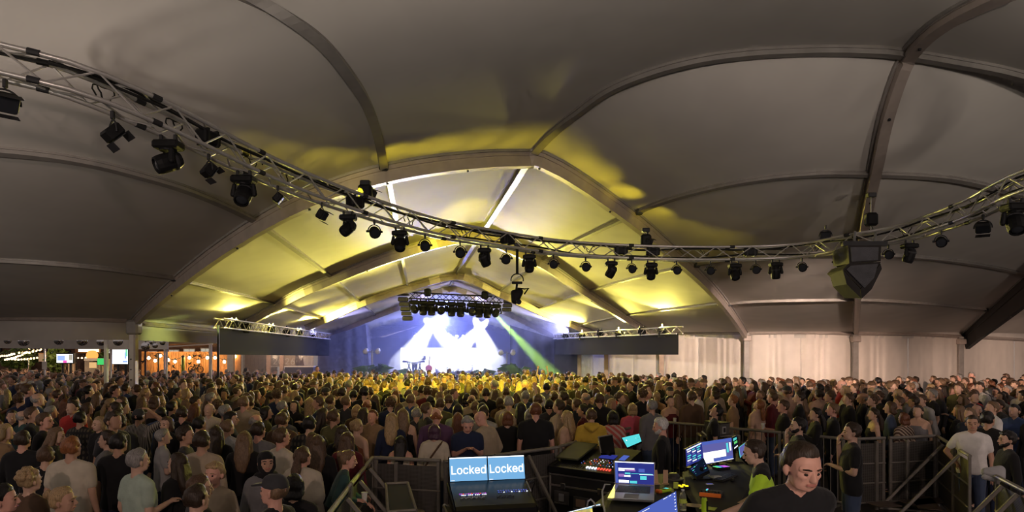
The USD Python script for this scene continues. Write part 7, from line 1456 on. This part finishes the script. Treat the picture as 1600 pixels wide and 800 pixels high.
# ---------------------------------------------------------------- the rest of the crowd that still shows singly
def free(x, y, r):
    return all((x - a) ** 2 + (y - b) ** 2 > (r + c * 0.5) ** 2 for a, b, c in OCC)
def lane_blocked(px, y):
    """where the photo shows no crowd: inside the sound desk's fence"""
    if 560 < px < 1040 and y < 11.9 + max(0, px - 860) * 0.0202: return True
    if 1030 <= px < 1150 and y < 15.6: return True
    if 1150 <= px < 1400 and y < 14.6: return True
    if 1400 <= px < 1480 and y < 13.6: return True
    if px >= 1480 and y < 12.0: return True
    return False
FREQ_H = [('short', 'brown'), ('short', 'dark brown'), ('short', 'black'), ('short', 'light brown'), ('quiff', 'brown'), ('quiff', 'dark brown'), ('receding', 'grey'), ('short', 'grey'), ('cap', 'brown'), ('curly', 'brown')]
FREQ_F = [('long', 'brown'), ('long', 'blonde'), ('long', 'light brown'), ('long', 'dark brown'), ('wavy', 'light brown'), ('wavy', 'auburn'), ('bob', 'blonde'), ('bob', 'brown'), ('bun', 'brown'), ('ponytail', 'blonde'), ('ponytail', 'dark brown'), ('bob', 'black')]
TOPS = ['black'] * 7 + ['charcoal'] * 3 + ['navy'] * 3 + ['grey'] * 2 + ['white', 'cream', 'beige', 'beige', 'olive', 'brown', 'maroon', 'pale grey', 'denim', 'blue', 'tan', 'red', 'peach']
KINDH = {'short': 'short {c} hair', 'quiff': 'brushed-up {c} hair', 'receding': 'thinning {c} hair', 'cap': 'a dark cap', 'curly': 'curly {c} hair', 'long': 'long {c} hair', 'wavy': 'wavy {c} hair', 'bob': 'a {c} bob', 'bun': 'a {c} bun', 'ponytail': 'a {c} ponytail'}
TOPW = {'tee': 'T-shirt', 'shirt': 'shirt', 'jacket': 'jacket', 'tank': 'sleeveless top'}
def short_name(lab):
    """the clothing or hair words a landmark person is known by"""
    for cut in (', ', ' between', ' beside', ' behind', ' left of', ' right of', ' above', ' seen', ' near', ' facing', ' looking', ' by the', ' in front', ' mid crowd', ' beyond', ' at the', ' under', ' beneath'):
        if cut in lab: lab = lab.split(cut)[0]
    return lab
cand = []
for k in range(60000):
    y = 9.0 + 17.0 * nrg.random() ** 0.9; px = nrg.uniform(-25, 1625); cand.append((px, y))
used, count = set(), 0
cand.sort(key=lambda c: int(c[1] / 2.2))
SOLO = 178
solo = []
for px, y in cand:
    if count >= SOLO: break
    if lane_blocked(px, y): continue
    X = (px - 800) / F * y
    if y > 24 and px > 980: continue
    if not free(X, y, 0.40): continue
    if nrg.random() < (0.10 if y < 15 else 0.0): OCC.append((X, y, 0.05)); continue
    solo.append((px, y, X)); OCC.append((X, y, 0.33)); count += 1
regions = lambda px: 'below the patio side' if px < 330 else 'below the left banner' if px < 520 else 'before the stage' if px < 860 else 'below the right banner' if px < 1065 else 'before the white wall'
names_used = {}
for px, y, X in sorted(solo, key=lambda s: s[1]):
    fem = rng.random() < 0.46; hair = rng.choice(FREQ_F if fem else FREQ_H); kind = rng.choice(['tee', 'tee', 'shirt', 'jacket'] if not fem else ['tee', 'shirt', 'jacket', 'tank']); col = rng.choice(TOPS)
    h = rng.gauss(1.68, 0.05) if fem else rng.gauss(1.77, 0.06); pose = rng.choices(['stand', 'easy', 'drink', 'phone', 'folded', 'wave'], [5, 4, 2, 1.2, 1.2, 0.35 if 450 < px < 900 else 0.1])[0]
    yaw = (px - 690) / 700 * 75 + rng.gauss(0, 28)
    if rng.random() < 0.14: yaw += rng.choice([150, 180, -150, 100, -100])
    z = ground(X, y); hy = HOR - (z + h - EYE) * F / y
    m = min(marks, key=lambda q: (q[0] - px) ** 2 + (1.6 * (q[1] - hy)) ** 2)
    side = 'left of' if px < m[0] - 7 else 'right of' if px > m[0] + 7 else 'behind' if hy < m[1] else 'before'
    who = ('woman' if fem else 'man') + ' with ' + KINDH[hair[0]].format(c=hair[1]) + f' in a {col} {TOPW[kind]}'
    ref = ' '.join(short_name(m[2]).replace('woman with ', '').replace('man with ', '').split()[:6])
    room = 15 - len(who.split()) - len(side.split())
    lab = f'{who}, {side} {" ".join(ref.split()[:max(3, room)])}'
    while lab.rstrip().split()[-1] in ('a', 'the', 'in', 'and', 'of', 'with', 'to', 'his', 'her', 'an', 'on', 'over', 'very', 'wide', 'one', 'for', 'from'): lab = lab.rstrip().rsplit(' ', 1)[0]
    n = names_used.get(lab, 0); names_used[lab] = n + 1
    if n: lab = lab.replace(f', {side}', f', farther {side}' if n == 1 else f', farthest {side}')
    person((X, y, z), h, yaw, lab, hair, (kind, col), pose=pose, fem=fem, detail=0, skin=rng.choice(['fair', 'fair', 'warm', 'tan', 'rosy']), legs=rng.choice(['denim', 'black', 'charcoal', 'navy']), stout=rng.choice([1.0, 1.0, 1.1]), group='single people in the crowd ' + regions(px))
mk('cup', (0.75, 0.74, 0.70), 0.35)
for lab, pr, hz in (('pale plastic cup held by the leaning woman at the barrier', 'leaning on the barrier with a cup', 0.0), ('beer cup held by the man at the fence', 'holding a drink at the fence', 0.0), ('small cup held by the woman in sleeveless maroon', 'turning round, cup in hand', 0.0)):
    k = next(i for i, r in enumerate(NEAR) if pr in r[4]); r = NEAR[k]; a = math.radians(r[3]); s_ = r[2] / 1.735; lean = POSES[r[7]][2]
    e, w_ = [rotx(v, lean, np.array([0, 0, 0.95])) if lean else np.array(v) for v in ARMS['hold']]; d = (w_ - e) / np.linalg.norm(w_ - e); q = (w_ + d * 0.115) * s_
    c = np.array([P2[k][0] + q[0] * math.cos(a) - q[1] * math.sin(a), P2[k][1] + q[0] * math.sin(a) + q[1] * math.cos(a), ground(*P2[k]) + q[2] - 0.02])
    t = thing('cup', lab, 'cup', c, group='cups in hands'); obj('cup_wall', lathe([(0.026, 0), (0.038, 0.11), (0.034, 0.11), (0.024, 0.008)], sides=14), 'cup', t); obj('drink', lathe([(0, 0.0), (0.027, 0.002), (0.033, 0.085), (0, 0.085)], sides=14), 'device_white', t)
# ---------------------------------------------------------------- everyone farther off: one mass
protos = UsdGeom.Xform.Define(stage, '/World/crowd/figures')
crowd = UsdGeom.PointInstancer.Define(stage, '/World/crowd')
keys(crowd.GetPrim(), 'dense far crowd packed from the patio to the stage and the white wall', 'crowd', kind='stuff')
def coloured(i, pose, hair, hc, top, col, fem, skin, legs):
    f = figure(pose, hair, top, 0, 0, fem, 0, 1.0); r = UsdGeom.Xform.Define(stage, f'/World/crowd/figures/person_{i:02d}')
    for nm, m, mt in [('body', f['body'], 'skin_' + skin), ('top', f['top'], 'cloth_' + col), ('trousers', f['trousers'], 'cloth_' + legs), ('hair', f['hair'], 'hair_' + hc)]:
        usdkit.mesh(stage, f'/World/crowd/figures/person_{i:02d}/{nm}', m, M(mt), 50)
    return r.GetPath()
PR = [('stand', 'short', 'brown', 'tee', 'black', 0, 'fair', 'denim'), ('easy', 'short', 'dark_brown', 'shirt', 'navy', 0, 'warm', 'black'), ('stand', 'long', 'blonde', 'shirt', 'black', 1, 'fair', 'denim'), ('drink', 'short', 'black', 'tee', 'grey', 0, 'tan', 'charcoal'),
      ('stand', 'long', 'brown', 'jacket', 'charcoal', 1, 'fair', 'black'), ('easy', 'bob', 'light_brown', 'tee', 'white', 1, 'rosy', 'denim'), ('stand', 'short', 'grey', 'shirt', 'beige', 0, 'rosy', 'denim'), ('phone', 'wavy', 'dark_brown', 'shirt', 'maroon', 1, 'fair', 'black'),
      ('stand', 'quiff', 'brown', 'jacket', 'brown', 0, 'fair', 'charcoal'), ('easy', 'long', 'light_brown', 'tee', 'cream', 1, 'fair', 'denim'), ('stand', 'short', 'light_brown', 'tee', 'olive', 0, 'warm', 'denim'), ('folded', 'short', 'brown', 'tee', 'black', 0, 'fair', 'black'),
      ('stand', 'ponytail', 'auburn', 'shirt', 'pale_grey', 1, 'fair', 'navy'), ('stand', 'cap', 'brown', 'shirt', 'charcoal', 0, 'warm', 'denim')]
paths = [coloured(i, *p) for i, p in enumerate(PR)]
pos, ori, scl, idx = [], [], [], []
def limit(px):
    return np.interp(px, [-60, 0, 180, 205, 340, 345, 500, 520, 860, 900, 1060, 1165, 1336, 1500, 1700], [44, 44, 44, 40, 37, 40, 40, 38.5, 38.5, 33, 27.5, 24.6, 24.0, 25.0, 27])
cell = {}
for X, Y, r in OCC: cell.setdefault((int(X // 1), int(Y // 1)), []).append((X, Y))
tries = 0
while len(pos) < 1150 and tries < 60000:
    tries += 1
    px, y = nrg.uniform(-60, 1680), 12.0 + 32.0 * nrg.random()
    if y > limit(px) or lane_blocked(px, y) or (y < 14 and nrg.random() < 0.5) or (y > 35.8 and (564 < px < 604 or 786 < px < 824)): continue
    X = (px - 800) / F * y; r = 0.50 + 0.012 * max(0, y - 16); c = (int(X // 1), int(y // 1))
    if any((X - a) ** 2 + ((y - b) * 0.8) ** 2 < r * r for i in (-1, 0, 1) for j in (-1, 0, 1) for a, b in cell.get((c[0] + i, c[1] + j), ())): continue
    cell.setdefault(c, []).append((X, y))
    yaw = math.radians((px - 690) / 700 * 70 + nrg.normal(0, 35) + (180 if nrg.random() < (0.35 if px < 330 else 0.1) else 0))
    k = int(nrg.integers(len(PR))); hh = nrg.normal(1.70 if PR[k][5] else 1.76, 0.06) / 1.735
    pos.append((X, y, ground(X, y))); ori.append(Gf.Quath(math.cos(yaw / 2), 0, 0, math.sin(yaw / 2))); scl.append((hh, hh, hh)); idx.append(k)
crowd.CreatePrototypesRel().SetTargets(paths)
crowd.CreatePositionsAttr(Vt.Vec3fArray.FromNumpy(np.array(pos, np.float32))); crowd.CreateOrientationsAttr(Vt.QuathArray(ori)); crowd.CreateScalesAttr(Vt.Vec3fArray.FromNumpy(np.array(scl, np.float32))); crowd.CreateProtoIndicesAttr(Vt.IntArray(idx))
